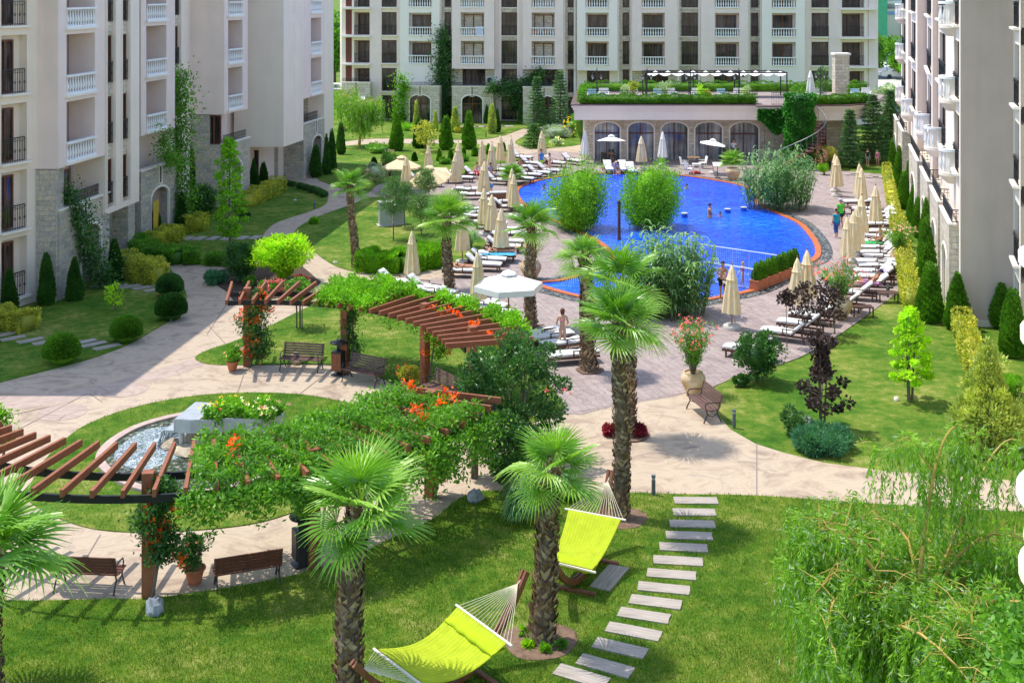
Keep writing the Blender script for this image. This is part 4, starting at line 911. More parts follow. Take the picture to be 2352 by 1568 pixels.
for px in (1867, 1892): q = vp(px, 97.4); b.box((q[0], -.78 if px < 1890 else -.92, 1.9), (.5, .16, 2.2))
b.build('window', M_frame, pv)
# chimney, pergola canopy, spiral stair (all on or at the pavilion)
q = vp(1931, 103.5); ch_ = empty('stone_pillar', (q[0] + 8, 103.5, 4.72), 0, 'tall pale stone pillar standing on the pavilion roof garden', 'pillar')
b = MB(); b.box((0, 0, 1.75), (1.2, 1.0, 3.5)); b.build('shaft', M_stone2, ch_); b = MB(); b.box((0, 0, 3.58), (1.4, 1.2, .16)); b.build('cap', M_white, ch_)
pg = empty('roof_canopy', (8 + vp(1640, 103)[0], 103, 4.72), 0, 'black steel canopy frame with scalloped white sails on the roof garden', 'canopy')
w2 = 160 * 103 / 2800; b = MB()
for x in (-w2, -w2 * .33, w2 * .33, w2):
    for y in (-1.2, 1.2): b.beam((x, y, 0), (x, y, 2.1), .09, .09)
for y in (-1.2, 1.2): b.beam((-w2, y, 2.1), (w2, y, 2.1), .1, .1)
for x in (-w2, w2): b.beam((x, -1.2, 2.1), (x, 1.2, 2.1), .1, .1)
b.build('frame', M_iron, pg); b = MB(); n = 11
for i in range(n):
    for j in range(8):
        def f(t): return -w2 + 2 * w2 * (i + t) / n, 2.02 - .20 * math.sin(math.pi * t)
        xa, za = f(j / 8); xb, zb_ = f((j + 1) / 8); b.quad((xa, -1.25, za), (xb, -1.25, zb_), (xb, 1.15, zb_ + .1), (xa, 1.15, za + .1))
b.build('sail', M_canvw, pg)
sx, sy = vp(1836, 94.6); ss = empty('spiral_stair', (sx + 8, 94.6, 0), 0, 'spiral stair with curved handrail winding round the ivy-covered drum', 'staircase')
b = MB()
for i in range(20):
    a = R(-165 + 13 * i); b.prism([(1.0 * math.cos(a), 1.0 * math.sin(a)), (2.0 * math.cos(a), 2.0 * math.sin(a)), (2.0 * math.cos(a + .28), 2.0 * math.sin(a + .28)), (1.0 * math.cos(a + .28), 1.0 * math.sin(a + .28))], .1 + i * .22, .2 + i * .22)
b.build('steps', plain('dark_red_steps', (.20, .09, .08), .8, .2, 5, .1), ss)
b = MB(); hr = [(2.0 * math.cos(R(-165 + 13 * i)), 2.0 * math.sin(R(-165 + 13 * i)), 1.2 + i * .22) for i in range(20)]; b.tube(hr, .035, 6)
for p in hr: b.tube([(p[0], p[1], p[2] - 1.0), p], .012, 4, False)
b.build('handrail', plain('grey_handrail', (.22, .24, .27), .4, .1, 4, 0, spec=.6), ss)
arr, _ = None, None
b = MB(); b.lathe([(.85, 0), (.9, 5.4), (.2, 5.7)], 16); b.build('drum', L['dark'], ss)
n = 9000; a = rng.uniform(0, 2 * math.pi, n); z = rng.uniform(0, 5.75, n); rr = .95 + .12 * np.sin(z * 4 + a * 3) + rng.uniform(-.05, .12, n)
P = np.stack([rr * np.cos(a), rr * np.sin(a), z], 1); arr = leaves(P, np.stack([np.cos(a), np.sin(a), -.3 + 0 * a], 1) + unit(n) * .5, .2, .17)
iv = fol('ivy', arr, leafm('ivy_bright_green', (.02, .12, .012), (.06, .24, .03), .15, .6, .2), None, (sx + 8, 94.6, 0)); tag(iv, 'bright green ivy cloaking the round drum of the spiral stair', 'ivy')
n = 6500; xx = rng.uniform(vp(1741, 95.2)[0] + 8, vp(1818, 95.2)[0] + 8, n); low = 4.55 - (1.5 + .55 * np.sin(xx * 2.2)) ; z = rng.uniform(0, 1, n) ** 1.1; z = 4.5 - z * (4.5 - low); P = np.stack([xx, np.full(n, 95.3) + rng.normal(0, .09, n), z], 1)
iv = fol('ivy', leaves(P, unit(n) * .5 + np.array([0, -1, -.4]), .2, .17), MATS['ivy_bright_green']); tag(iv, 'curtain of green ivy hanging under the roof garden landing', 'ivy')
# hedges on the roof garden
def roofhedge(line, w, h, n, label, m='thujab', z0=4.75):
    o = fol('clipped_hedge', hedge_arr([(p[0] + 8, p[1] + 98.5) for p in line], w, h, n, .11, .08, 3, z0), L[m]); tag(o, label, 'hedge')
roofhedge([vp(1332, 96.9), vp(1735, 96.9)], .6, .62, 9000, 'long clipped hedge along the front edge of the pavilion roof')
roofhedge([vp(1820, 96.5), vp(1900, 96.4), vp(1950, 96.9), vp(1990, 98.2)], .6, .62, 4500, 'curved clipped hedge on the roof right of the ivy drum')
roofhedge([vp(1345, 108), vp(1990, 108)], .6, .8, 8000, 'clipped hedge along the back edge of the pavilion roof')
roofhedge([vp(1335, 97.5), vp(1342, 107.4)], .5, .6, 2500, 'short clipped hedge on the left edge of the pavilion roof', 'mid')
for (xa, xb, lab) in ((1340, 1740, 'black iron railing behind the front roof hedge'), (1760, 1810, 'short black railing round the roof landing above the ivy')):
    qa, qb = vp(xa, 97.6), vp(xb, 97.6); w = qb[0] - qa[0]; o = link('iron_railing', rail_mesh(w, .95, False), None, ((qa[0] + qb[0]) / 2 + 8, 97.6 if xa < 1500 else 95.6, 4.74)); tag(o, lab, 'railing')
# ================= plants
def Yof(py): return 2800.0 * H / (py + 30)
def sc(py): return (py + 30) / H
VAR = {}
def shared(key, fn, mat, name):
    if key not in VAR: a = fn(); VAR[key] = fastmesh(name, a[0], a[1], mat)
    return VAR[key]
def place(name, me, px, py, scale, label, cat, group=None, rz=None, z=.04):
    p = G(px, py); o = link(name, me, None, (p.x, p.y, z), (0, 0, random.uniform(0, 6.28) if rz is None else rz), scale)
    return tag(o, label, cat, group)
# ---- columnar and cone thujas: (px, base py, top py, half width px, kind, label)
TH = [
 (21, 722, 618, 20, 'thuja', 'dark cone thuja leftmost by the shaded cream wall'), (107, 702, 582, 19, 'thuja', 'dark cone thuja between the left wall and the stone corner'),
 (171, 692, 592, 21, 'thuja', 'dark cone thuja in front of the vine on the stone terrace'), (263, 648, 550, 20, 'thuja', 'dark cone thuja right beside the shaded passage entrance'),
 (358, 548, 480, 15, 'thuja', 'dark cone thuja before the arch with the yellow curtain'), (417, 532, 443, 17, 'thuja', 'broad dark thuja at the foot of the tall ivy'),
 (441, 478, 326, 11, 'thuja', 'very tall slim cypress beside the middle stone wall'), (501, 470, 400, 10, 'thuja', 'slim thuja against the middle stone wall'),
 (583, 436, 365, 12, 'thuja', 'left one of two dark thujas by the stone door'), (605, 428, 374, 11, 'thuja', 'right one of two dark thujas by the stone door'),
 (725, 408, 335, 13, 'thuja', 'dark thuja before the farthest stone arch'), (750, 402, 310, 9, 'thuja', 'tall dark thuja behind the farthest arch corner'), (762, 400, 300, 11, 'thuja', 'second tall dark thuja at the far corner of the shaded building'), (783, 356, 283, 10, 'thuja', 'dark thuja beside the left willow'),
 (911, 347, 260, 16, 'thujab', 'dense cone thuja leftmost of the row along the far path'), (963, 341, 272, 15, 'thuja', 'cone thuja behind the magnolia sapling'), (1024, 345, 267, 15, 'thujab', 'dense cone thuja third along the far path'), (1077, 343, 256, 16, 'thujab', 'largest cone thuja of the row along the far path'),
 (1045, 305, 245, 11, 'thujay', 'olive green column thuja on the far lawn before the second arch'), (1130, 308, 238, 10, 'thujay', 'tall olive column thuja on the far lawn'), (1142, 305, 250, 8, 'thuja', 'dark thuja tucked behind the olive column'),
 (927, 282, 243, 8, 'thuja', 'small thuja left of the first stone arch'), (956, 300, 232, 7, 'thujay', 'slim pale column thuja before the first stone arch'), (991, 282, 241, 8, 'thuja', 'small thuja right of the first stone arch'), (1000, 302, 255, 7, 'thujay', 'short olive thuja right of the first stone arch'), (1007, 276, 238, 6, 'thuja', 'thin dark thuja below the ivy column'), (1118, 285, 243, 7, 'thuja', 'dark thuja right of the second stone arch'), (1195, 285, 240, 6, 'thuja', 'thin dark thuja left of the third stone arch'),
 (952, 371, 350, 7, 'thuja', 'small cone shrub on the lawn below the magnolia'), (1009, 371, 342, 7, 'thujab', 'bright little cone thuja right of the open umbrella row'), (1035, 369, 342, 7, 'thujab', 'second bright little cone thuja along the lawn edge'), (1065, 362, 339, 6, 'thujab', 'third bright little cone thuja along the lawn edge'), (1091, 360, 338, 9, 'thujab', 'wider little cone thuja fourth along the lawn edge'), (1122, 356, 330, 6, 'thujab', 'little cone thuja behind the closed umbrellas'), (1157, 348, 327, 5, 'thujab', 'little cone thuja next to the far path bend'), (885, 382, 360, 8, 'thuja', 'dark little cone thuja on the shaded far lawn'), (905, 377, 357, 8, 'thuja', 'dark little rounded cone beside the open umbrella'), (859, 392, 362, 9, 'thuja', 'dark little cone behind the left palm crown'),
 (2050, 397, 322, 9, 'thujab', 'farthest column thuja along the right building'), (2065, 434, 336, 11, 'thujab', 'second farthest column thuja along the right building'), (2077, 480, 394, 13, 'thujab', 'third farthest column thuja along the right building'), (2086, 458, 372, 8, 'thujab', 'narrow column thuja behind the third one on the right'), (2099, 512, 427, 13, 'thujab', 'fourth column thuja along the right building'), (2109, 545, 453, 12, 'thujab', 'fifth column thuja along the right building'), (2127, 600, 458, 16, 'thujab', 'sixth column thuja, tall, along the right building'), (2128, 665, 500, 19, 'thujab', 'seventh column thuja, tallest, along the right building'), (2136, 738, 604, 24, 'thujab', 'broad column thuja at the end of the tall row on the right'), (2199, 755, 628, 25, 'thujab', 'column thuja at the corner of the large grey wall'),
 (2300, 752, 652, 22, 'thujab', 'column thuja at the right end of the large grey wall'), (2326, 818, 664, 24, 'thujab', 'column thuja at the far right edge behind the white balcony'),
]
for i, (px, by, ty, hw, k, lab) in enumerate(TH):
    s = sc(by); h = (by - ty) / s * 1.0; r = hw / s * (1.25 if px > 2040 else 1.0); near = by > 430
    kk = 'c%s%d%d' % (k, near, i % 3)
    n = 7500 if near else 2600; pw = {0: .62, 1: .5, 2: .75}[i % 3]; asp = 4.5
    me = shared(kk, lambda: cone_arr(4.5, 1.0, n, .22 if near else .34, .13 if near else .22, pw, .15, i + 1), L[k], 'thuja_foliage')
    h2 = h
    o = place('thuja_tree', me, px, by, (r, r, h2 / 4.5), lab, 'thuja tree', 'thujas of the garden' if False else None)
# ---- clipped balls
for i, (px, py, r, k, lab) in enumerate([(390, 681, 28, 'dark', 'dark round clipped bush at the end of the hedge by the path'), (393, 735, 33, 'thuja', 'round thuja bush behind the path bollard'), (290, 786, 33, 'thujab', 'round bright thuja ball in the middle of the shaded lawn'), (142, 836, 38, 'thujab', 'largest round thuja ball nearest the plaza')]):
    s = sc(py); me = fastmesh('ball', *ball_arr(r / s, 9000, .09, .055, .95, i + 1), L[k]); place('round_bush', me, px, py, None, lab, 'bush')
for i, (px, py, r) in enumerate([(657, 428, 9), (672, 430, 8), (690, 435, 9), (704, 439, 9), (718, 444, 10), (731, 449, 10), (743, 454, 10)]):
    s = sc(py); me = shared('smb', lambda: ball_arr(1, 1200, .2, .14, .8, 3), L['dark'], 'ball'); place('round_bush', me, px, py, (r / s,) * 3, 'tiny dark round bush beside the shaded path, %s from the left' % nth[i], 'bush', 'row of tiny round bushes')
# ---- hedges
def hedge(pts, w, h, n, k, label, Ln=.10, W=.06, wav=.1):
    o = fol('hedge', hedge_arr([G(x, y)[:2] for x, y in pts], w, h, n, Ln, W, random.random() * 6, .04, wav), L[k]); return tag(o, label, 'hedge')
hedge([(303, 572), (320, 588), (345, 598), (380, 602)], 1.1, .75, 6000, 'mid', 'dark leafy hedge at the left tip of the shaded lawn')
hedge([(378, 601), (420, 606), (455, 604)], 1.1, .65, 5000, 'mid', 'low dark hedge along the shaded path, middle piece')
hedge([(478, 608), (530, 609), (560, 604)], .9, .5, 3600, 'mid', 'low dark hedge along the shaded path, right piece')
hedge([(345, 573), (375, 563), (408, 552)], .8, .8, 4500, 'gold', 'yellow-green clipped hedge on the shaded lawn')
hedge([(425, 536), (450, 533), (462, 530)], .9, .9, 2500, 'gold', 'short yellow-green clump beside the dark thuja')
hedge([(565, 476), (590, 466), (615, 455), (640, 440)], .9, .85, 5500, 'gold', 'long yellow-green hedge leading to the shaded passage')
hedge([(285, 632), (320, 645), (368, 655)], .9, 1.0, 9000, 'gold', 'clipped box hedge between the thuja and the dark ball')
hedge([(0, 752), (35, 757), (65, 764)], .8, .75, 5000, 'gold', 'yellowish low hedge at the left edge of the shaded lawn')
hedge([(838, 620), (870, 624), (920, 625), (960, 618), (1005, 602)], 1.4, .85, 15000, 'bright', 'long low bright hedge curving along the sunny lawn edge', .13, .06)
hedge([(2036, 400), (2042, 440), (2050, 480), (2058, 520)], .5, .8, 4200, 'gold', 'far part of the yellow hedge by the right thujas')
hedge([(2058, 524), (2066, 570), (2075, 620), (2084, 668), (2092, 715)], .5, .8, 8500, 'gold', 'yellow variegated hedge along the lounger lawn', .12, .08, .3)
hedge([(2208, 765), (2222, 810), (2238, 860), (2250, 880)], .6, .9, 6000, 'gold', 'short yellow variegated hedge below the large grey wall', .11, .07)
hedge([(880, 274), (960, 277), (1060, 277), (1170, 276), (1260, 276)], 1.2, .5, 4500, 'mid', 'low mixed planting along the foot of the far building', .2, .14, .3)
hedge([(2240, 905), (2290, 905), (2330, 912)], 1.0, .5, 3500, 'bright', 'low leafy ground shrub beside the yellow conifer')
# ---- leafy shrubs & trees
def shrub(px, py, wpx, hpx, n, k, label, cat='shrub', name='shrub', Ln=.11, W=.06, clump=26, flowers=None, stems=5, low=.25, cr=.33, cc=True, dpt=None):
    s = sc(py); rx = wpx / 2 / s; hz = hpx / s; p = G(px, py); root = empty(name, (p.x, p.y, .04), 0, label, cat)
    cz = hz * (.5 + low / 2); rz_ = hz * (.5 - low / 2)
    arr = [clumps((0, 0, cz), (rx, (dpt or rx), rz_), clump, n, Ln, W, cr, .35)]
    if cc: arr.append(core((0, 0, cz), (rx * .62, (dpt or rx) * .62, rz_ * .62), clump, 7, .95))
    a = joinarr(arr); fol('foliage', a, L[k], root)
    if stems:
        b = MB()
        for i in range(stems):
            an = 6.28 * i / stems + random.random(); q = rx * random.uniform(.2, .55)
            b.tube([(random.uniform(-.08, .08), random.uniform(-.08, .08), 0), (q * .4 * math.cos(an), q * .4 * math.sin(an), hz * .35), (q * math.cos(an), q * math.sin(an), hz * .75)], [.035, .025, .01], 5)
        b.build('stems', M_bark, root)
    if flowers:
        fk, fn, fs = flowers; blooms(root, (0, 0, cz), (rx, dpt or rx, rz_), fk, fn, fs)
    return root
def blooms(root, c, r, fk, n, fs, P=None):
    if P is None:
        u = unit(n); u[:, 1] = -np.abs(u[:, 1]) * rng.choice([1, 1, -1], n); P = np.array(c) + u * np.array(r) * rng.uniform(.85, 1.06, (n, 1))
    per = 7; PP = np.repeat(P, per, 0) + rng.normal(size=(n * per, 3)) * fs * .35
    fol('flowers', leaves(PP, unit(n * per) + np.array([0, -.3, .4]), fs, fs * .75), F[fk], root)
def tree(px, py, top, lo, wpx, n, k, label, trunk=.06, Ln=.12, W=.09, clump=40, name='tree', cat='tree', cr=.22, shape=None, dia=None, leanx=0, mt=None, stems=1, flat=.6):
    """thin garden tree; top/lo = py of the crown top and bottom"""
    s = sc(py); p = G(px, py); root = empty(name, (p.x, p.y, .04), 0, label, cat); ht = (py - top) / s; hl = (py - lo) / s; rx = wpx / 2 / s
    C = []; b = MB()
    for q in range(stems):
        a0 = 6.28 * q / stems; b.tube([(0.05 * math.cos(a0) * stems / 2, .05 * math.sin(a0), 0), (leanx * .4 + .12 * (stems > 1) * math.cos(a0), .1 * (stems > 1) * math.sin(a0), ht * .4), (leanx + .25 * (stems > 1) * math.cos(a0), .25 * (stems > 1) * math.sin(a0), ht * .95)], [trunk, trunk * .7, .008], 6)
    for i in range(clump):
        t = (i + .5) / clump; z = hl + (ht - hl) * t; prof = (shape(t) if shape else math.sin(math.pi * min(1, (t * .85 + .12))) ** .8); a = i * 2.4; rr = rx * prof * random.uniform(.35, 1.0)
        x, y = rr * math.cos(a) + leanx * z / ht, rr * math.sin(a); C.append((x, y, z)); 
        b.tube([(leanx * z / ht * .9, 0, max(.2, z - rr * .5)), (x, y, z)], [.018, .006], 4, False)
    b.build('trunk', mt or M_bark, root); C = np.array(C); idx = rng.integers(0, clump, n); d = unit(n); r = rng.uniform(.2, 1, n) ** .6
    szs = rng.uniform(.6, 1.2, clump) * cr * rx * 2; off = d * (szs[idx] * r)[:, None]; off[:, 2] *= flat
    fol('crown', leaves(C[idx] + off, d * .6 + unit(n) * .7, Ln, W), L[k], root); return root
tree(527, 580, 322, 545, 105, 3200, 'bright', 'slender pale green ginkgo tree standing in the shaded lawn', .07, .15, .12, 50, name='ginkgo_tree', cr=.11, shape=lambda t: (1 - t) ** .55 * (.35 + .65 * min(1, t * 5)) , flat=.5)
tree(2090, 922, 712, 880, 140, 2700, 'lime', 'small lime green tree alone on the right lawn', .045, .13, .11, 44, name='ginkgo_tree', cr=.09, shape=lambda t: (1 - t) ** .75 * (.45 + .55 * min(1, t * 5)), stems=3, flat=.45)
tree(1888, 985, 770, 945, 135, 2300, 'purple', 'dark purple-leaved smoke tree on the right lawn', .04, .12, .10, 34, name='smoke_tree', cr=.11, shape=lambda t: .55 + .45 * math.sin(t * 7), stems=3, flat=.8)
for i, (px, by, ty, cw, lab) in enumerate([(1806, 800, 672, 22, 'purple standard tree nearest the end lounger'), (1842, 790, 652, 34, 'purple-leaved standard behind the white loungers, second'), (1884, 778, 650, 40, 'purple-leaved standard with round head by the ochre urn'), (1916, 768, 660, 34, 'purple-leaved standard with lowest head, right of the urn')]):
    tree(px, by, ty, by - (by - ty) * .55 + (20 if i else -30), cw * 1.6, 420, 'purple', lab, .025, .12, .1, 9, name='smoke_tree', cr=.3)
tree(261, 716, 655, 700, 55, 350, 'lime', 'tiny sapling with sparse yellowish leaves in the shaded lawn', .015, .12, .08, 14, name='sapling', cat='sapling', cr=.16)
tree(464, 492, 440, 475, 52, 5500, 'dark', 'round-headed dark tree in front of the stone building', .06, .15, .11, 30, name='small_tree', cr=.34, flat=1)
shrub(553, 648, 85, 90, 8500, 'dark', 'large dark shrub at the left of the planting bed', clump=40, low=.05, Ln=.13, W=.05)
shrub(495, 652, 55, 24, 2800, 'juniper', 'low spreading juniper at the bed tip', name='juniper', cat='shrub', clump=14, low=0, Ln=.2, W=.04, stems=0)
tree(645, 650, 552, 606, 105, 8500, 'lime', 'glowing lime green sumac tree in the planting bed', .07, .2, .07, 30, name='sumac_tree', cr=.3, flat=.4, shape=lambda t: 1.0 if t < .8 else .7)
shrub(648, 650, 50, 45, 2200, 'lime', 'lower lime shoots under the sumac', clump=12, low=.3, Ln=.2, W=.07)
shrub(690, 668, 42, 38, 1800, 'red', 'reddish barberry at the right of the planting bed', clump=12, low=.1)
shrub(575, 660, 34, 22, 1200, 'mid', 'small bright bush at the front of the planting bed', clump=8, low=.1)
shrub(627, 672, 60, 26, 1800, 'mid', 'low red-flowered planting at the front of the bed', clump=12, low=0, flowers=('pink', 50, .12))
tree(687, 756, 645, 690, 80, 1500, 'mid', 'bare-stemmed myrtle with thin top foliage behind the upper pergola', .03, .13, .07, 22, name='crape_myrtle', cr=.18, stems=5)
# dark crape myrtles in the centre
for (px, by, w, h, n, lab) in [(1190, 1062, 250, 310, 12500, 'large dark glossy crape myrtle in the middle of the picture'), (1090, 1100, 105, 300, 5500, 'narrow glossy myrtle left of the large one, against the pergola post'), (1165, 1140, 140, 190, 5500, 'loose glossy shrub in front of the large crape myrtle')]:
    shrub(px, by, w, h, n, 'dark', lab, name='crape_myrtle', cat='shrub', clump=90, low=.12, cr=.17, Ln=.11, W=.06, stems=11, cc=False, flowers=('pink', 9, .07) if w > 200 else None)
shrub(1738, 878, 122, 118, 6000, 'dark', 'round glossy green shrub on the right lawn by the end lounger', clump=45, low=.1, Ln=.12)
shrub(1700, 888, 40, 24, 1100, 'dark', 'tiny bush at the foot of the round glossy shrub', clump=8, low=0)
shrub(1885, 1030, 150, 42, 9500, 'juniper', 'low spreading blue-green juniper on the right lawn', name='juniper', clump=40, low=0, Ln=.2, W=.03, stems=0, cr=.25)
shrub(1822, 998, 56, 60, 2800, 'pine', 'brownish dwarf conifer next to the white rock', name='dwarf_conifer', clump=22, low=0, Ln=.12, W=.05)
shrub(2250, 1032, 110, 110, 9000, 'bright', 'bright leafy shrub in front of the yellow conifer', clump=40, low=.05, Ln=.12)
p = G(2268, 1040); s = sc(1040)
o = empty('golden_conifer', (p.x, p.y, .04), 0, 'large yellow-tipped conifer on the right lawn', 'conifer'); fol('foliage', joinarr([clumps((0, 0, .95), (1.05, 1.05, 1.0), 60, 14000, .15, .05, .3, .7, .7), cone_arr(3.4, .95, 10000, .15, .06, .9, .25, 5, .2), clumps((0, 0, 1.9), (.7, .7, 1.1), 30, 4000, .15, .05, .3, .7, .7)]), L['thujay'], o)
# conifers with whorled branches
def cedar(px, by, ty, wpx, label, k='spruce', n=7000, name='cedar_tree'):
    s = sc(by); h = (by - ty) / s; r = wpx / 2 / s; p = G(px, by); root = empty(name, (p.x, p.y, .04), 0, label, 'conifer'); b = MB(); b.tube([(0, 0, 0), (.05, 0, h * .5), (0, 0, h)], [.12, .07, .01], 6)
    P = []; D = []; w = 0; z = h * .06
    while z < h * .97:
        t = z / h; rr = r * (1 - t) ** .85 * random.uniform(.75, 1.1) + .08; m = 7 if t < .7 else 5; w += 1
        for j in range(m):
            a = 6.28 * j / m + w * .7 + random.uniform(-.2, .2); q = rr * random.uniform(.7, 1.1); e = Vector((math.cos(a) * q, math.sin(a) * q, z + q * .12 - q * q * .06)); b.tube([(0, 0, z), tuple(e)], [.03, .006], 4, False)
            kk = max(6, int(n / (h / .24) / m)); 
            for _ in range(kk):
                u = random.random() ** .7; P.append((e.x * u + random.gauss(0, .05 + .09 * q), e.y * u + random.gauss(0, .05 + .09 * q), z + (e.z - z) * u + random.gauss(0, .04))); D.append((math.cos(a) + random.gauss(0, .5), math.sin(a) + random.gauss(0, .5), random.gauss(-.1, .25)))
        z += .24 * (1 + .4 * random.random())
    b.build('trunk', M_bark, root); fol('crown', leaves(np.array(P), np.array(D), .24, .06), L[k], root); return root
cedar(1233, 305, 176, 62, 'feathery cedar left of the pavilion, shorter one'); cedar(1286, 305, 158, 66, 'taller feathery cedar left of the pavilion')
cedar(1226, 340, 285, 52, 'low dark spruce on the island lawn', 'pine', 5000, 'spruce_tree')
cedar(1952, 385, 252, 60, 'cedar in front of the right wing of the pavilion', n=8000); cedar(2005, 375, 215, 85, 'large cedar at the right end of the pavilion', n=10000); cedar(2045, 370, 200, 70, 'cedar behind, next to the right building', n=8000)
cedar(1905, 210 + 66, 120 + 50, 40, 'blue-grey conifer behind the stone pillar', 'silver', 3500)
for (px, by, ty, w, lab) in [(903, 553, 412, 62, 'small umbrella-crowned pine on the sunny lawn, left one'), (929, 524, 425, 60, 'small pine behind the grey cabinet'), (967, 540, 450, 60, 'small leaning pine beside the palm crown'), (978, 470, 395, 48, 'thin pine before the tilted white umbrella')]:
    tree(px, by, ty, by - (by - ty) * .45, w, 3600, 'pine', lab, .04, .16, .03, 22, name='pine_tree', cr=.26, flat=.7)
# bamboo and reeds
def bamboo(px, by, ty, wpx, label):
    s = sc(by); p = G(px, by); root = empty('bamboo_clump', (p.x, p.y, .04), 0, label, 'bamboo'); h = (by - ty) / s; r = wpx / 2 / s; b = MB(); P = []
    for i in range(70):
        a = random.uniform(0, 6.28); q = r * random.random() ** .5 * .8; hh = h * random.uniform(.45, 1.05) * (1 - .3 * q / r); e = (q * math.cos(a) * 1.25, q * math.sin(a) * 1.25, hh); b.tube([(q * .6 * math.cos(a), q * .6 * math.sin(a), 0), (e[0] * .85, e[1] * .85, hh * .6), e], [.012, .01, .004], 4, False)
        k = 230; t = rng.uniform(.1, 1, k); w_ = .10 + .22 * np.sin(t * 3.0); P.append(np.stack([np.interp(t, [0, .6, 1], [q * .6 * math.cos(a), e[0] * .85, e[0]]), np.interp(t, [0, .6, 1], [q * .6 * math.sin(a), e[1] * .85, e[1]]), t * hh], 1) + rng.normal(size=(k, 3)) * w_[:, None] * np.array([1, 1, .5]))
    P = np.concatenate(P); b.build('canes', plain('bamboo_cane', (.22, .30, .06), .6, .2, 5, 0), root); fol('foliage', joinarr([leaves(P, unit(len(P)) * .8 + np.array([0, 0, -.15]), .19, .055), core((0, 0, h * .42), (r * .6, r * .6, h * .36), 4, 8, .9)]), L['bright'], root)
bamboo(1330, 528, 350, 150, 'bright green bamboo clump left of the pool post'); bamboo(1494, 524, 348, 150, 'bright green bamboo clump right of the pool post')
def reeds(px, by, ty, wpx, label, n=150, dp=.6):
    s = sc(by); p = G(px, by); root = empty('reed_clump', (p.x, p.y, .04), 0, label, 'reeds'); h = (by - ty) / s; r = wpx / 2 / s; V = []; Q = []; b = MB(); o = 0
    for i in range(n):
        a = random.uniform(0, 6.28); q = random.random() ** .5; bx, byy = r * .75 * q * math.cos(a), r * dp * q * math.sin(a); hh = h * random.uniform(.55, .98) * (1 - .22 * q * q); lx, ly = bx * 1.3 + random.gauss(0, .12), byy * 1.3 + random.gauss(0, .12)
        b.tube([(bx, byy, 0), (lx, ly, hh)], [.014, .005], 4, False)
        for j in range(17):
            t = .12 + .88 * (j + random.random()) / 17; x0, y0, z0 = bx + (lx - bx) * t, byy + (ly - byy) * t, hh * t; aa = random.uniform(0, 6.28); ln = random.uniform(.38, .68); wd = random.uniform(.025, .042)
            dx, dy = math.cos(aa), math.sin(aa); sx_, sy_ = -dy * wd, dx * wd; pts = [(0, 0, 1), (.35, .28, 1.1), (.75, .30, .8), (1.0, .02, .1)]
            for (u, zz, ww) in pts: V += [(x0 + dx * ln * u * .8 + sx_ * ww, y0 + dy * ln * u * .8 + sy_ * ww, z0 + ln * zz * .9), (x0 + dx * ln * u * .8 - sx_ * ww, y0 + dy * ln * u * .8 - sy_ * ww, z0 + ln * zz * .9)]
            for m in range(3): c = o + m * 2; Q.append((c, c + 1, c + 3, c + 2))
            o += 8
    b.build('stalks', plain('reed_stalk', (.10, .16, .05), .6, .2, 5, 0), root); fol('foliage', joinarr([(np.array(V), np.array(Q)), core((0, 0, h * .33), (r * .5, r * dp * .6, h * .3), 6, 8, .9)]), L['reed'], root)
reeds(1786, 480, 322, 185, 'tall grey-green reed clump on the right pool edge'); reeds(1535, 722, 505, 225, 'large tall reed clump in front of the pool', 190)
# ornamental grass
def grassclump(px, by, wpx, hpx, label, n=420, k='reed'):
    s = sc(by); p = G(px, by); r = wpx / 2 / s; h = hpx / s; V = []; Q = []; o = 0
    for i in range(n):
        a = random.uniform(0, 6.28); rr = r * random.uniform(.4, 1.05); hh = h * random.uniform(.5, 1); dx, dy = math.cos(a), math.sin(a); wd = .014
        for (u, zz, ww) in ((.03, 0, 1), (.3, .75, 1), (.65, 1.0, .8), (.9, .75, .5), (1, .45, .1)): V += [(dx * rr * u - dy * wd * ww, dy * rr * u + dx * wd * ww, hh * zz), (dx * rr * u + dy * wd * ww, dy * rr * u - dx * wd * ww, hh * zz)]
        for m in range(4): c = o + m * 2; Q.append((c, c + 1, c + 3, c + 2))
        o += 10
    o = fol('ornamental_grass', (np.array(V), np.array(Q)), L[k], None, (p.x, p.y, .04)); tag(o, label, 'grass clump')
grassclump(1212, 1190, 150, 95, 'arching ornamental grass below the crape myrtle'); grassclump(1190, 1205, 90, 60, 'second arching grass clump in front of the first', 300); grassclump(1082, 570, 55, 42, 'fine grass clump beside the loungers on the sunny lawn', 200); grassclump(1305, 1150, 80, 60, 'small arching grass right of the leaning palm', 260)
# small flowering things around
shrub(1545 - 268, 318, 75, 30, 2500, 'silver', 'lavender patch on the island lawn', clump=16, low=0, flowers=('mauve', 60, .12), stems=0)
shrub(1318, 315, 55, 45, 2000, 'mid', 'yellow-flowering shrub left of the pavilion', clump=14, low=.1, flowers=('yellow', 40, .16))
shrub(1281, 335, 34, 18, 700, 'silver', 'low pale hosta on the island lawn', clump=8, low=0, stems=0, flowers=('white', 16, .1))
shrub(1335, 345, 40, 120, 3000, 'mid', 'leafy shrub at the left corner of the pavilion', clump=18, low=.05)
tree(978, 350, 285, 330, 60, 800, 'gold', 'young magnolia with yellowing leaves before the dark thuja', .03, .22, .12, 16, name='magnolia_tree', cr=.25)
shrub(895, 268, 30, 18, 500, 'mid', 'white hydrangea by the far building', clump=6, low=.1, flowers=('white', 22, .16), stems=0)
shrub(862, 420, 50, 46, 1500, 'silver', 'pale oleander shrub beside the left palm', clump=12, low=.1, flowers=('pale', 22, .1))
shrub(896, 405, 60, 60, 1800, 'mid', 'pale-flowering shrub behind the first pine', clump=12, low=.1, flowers=('pale', 26, .1))
shrub(1873, 385, 55, 48, 1800, 'mid', 'pink oleander behind the tall reeds', clump=12, low=.1, flowers=('pale', 60, .15))
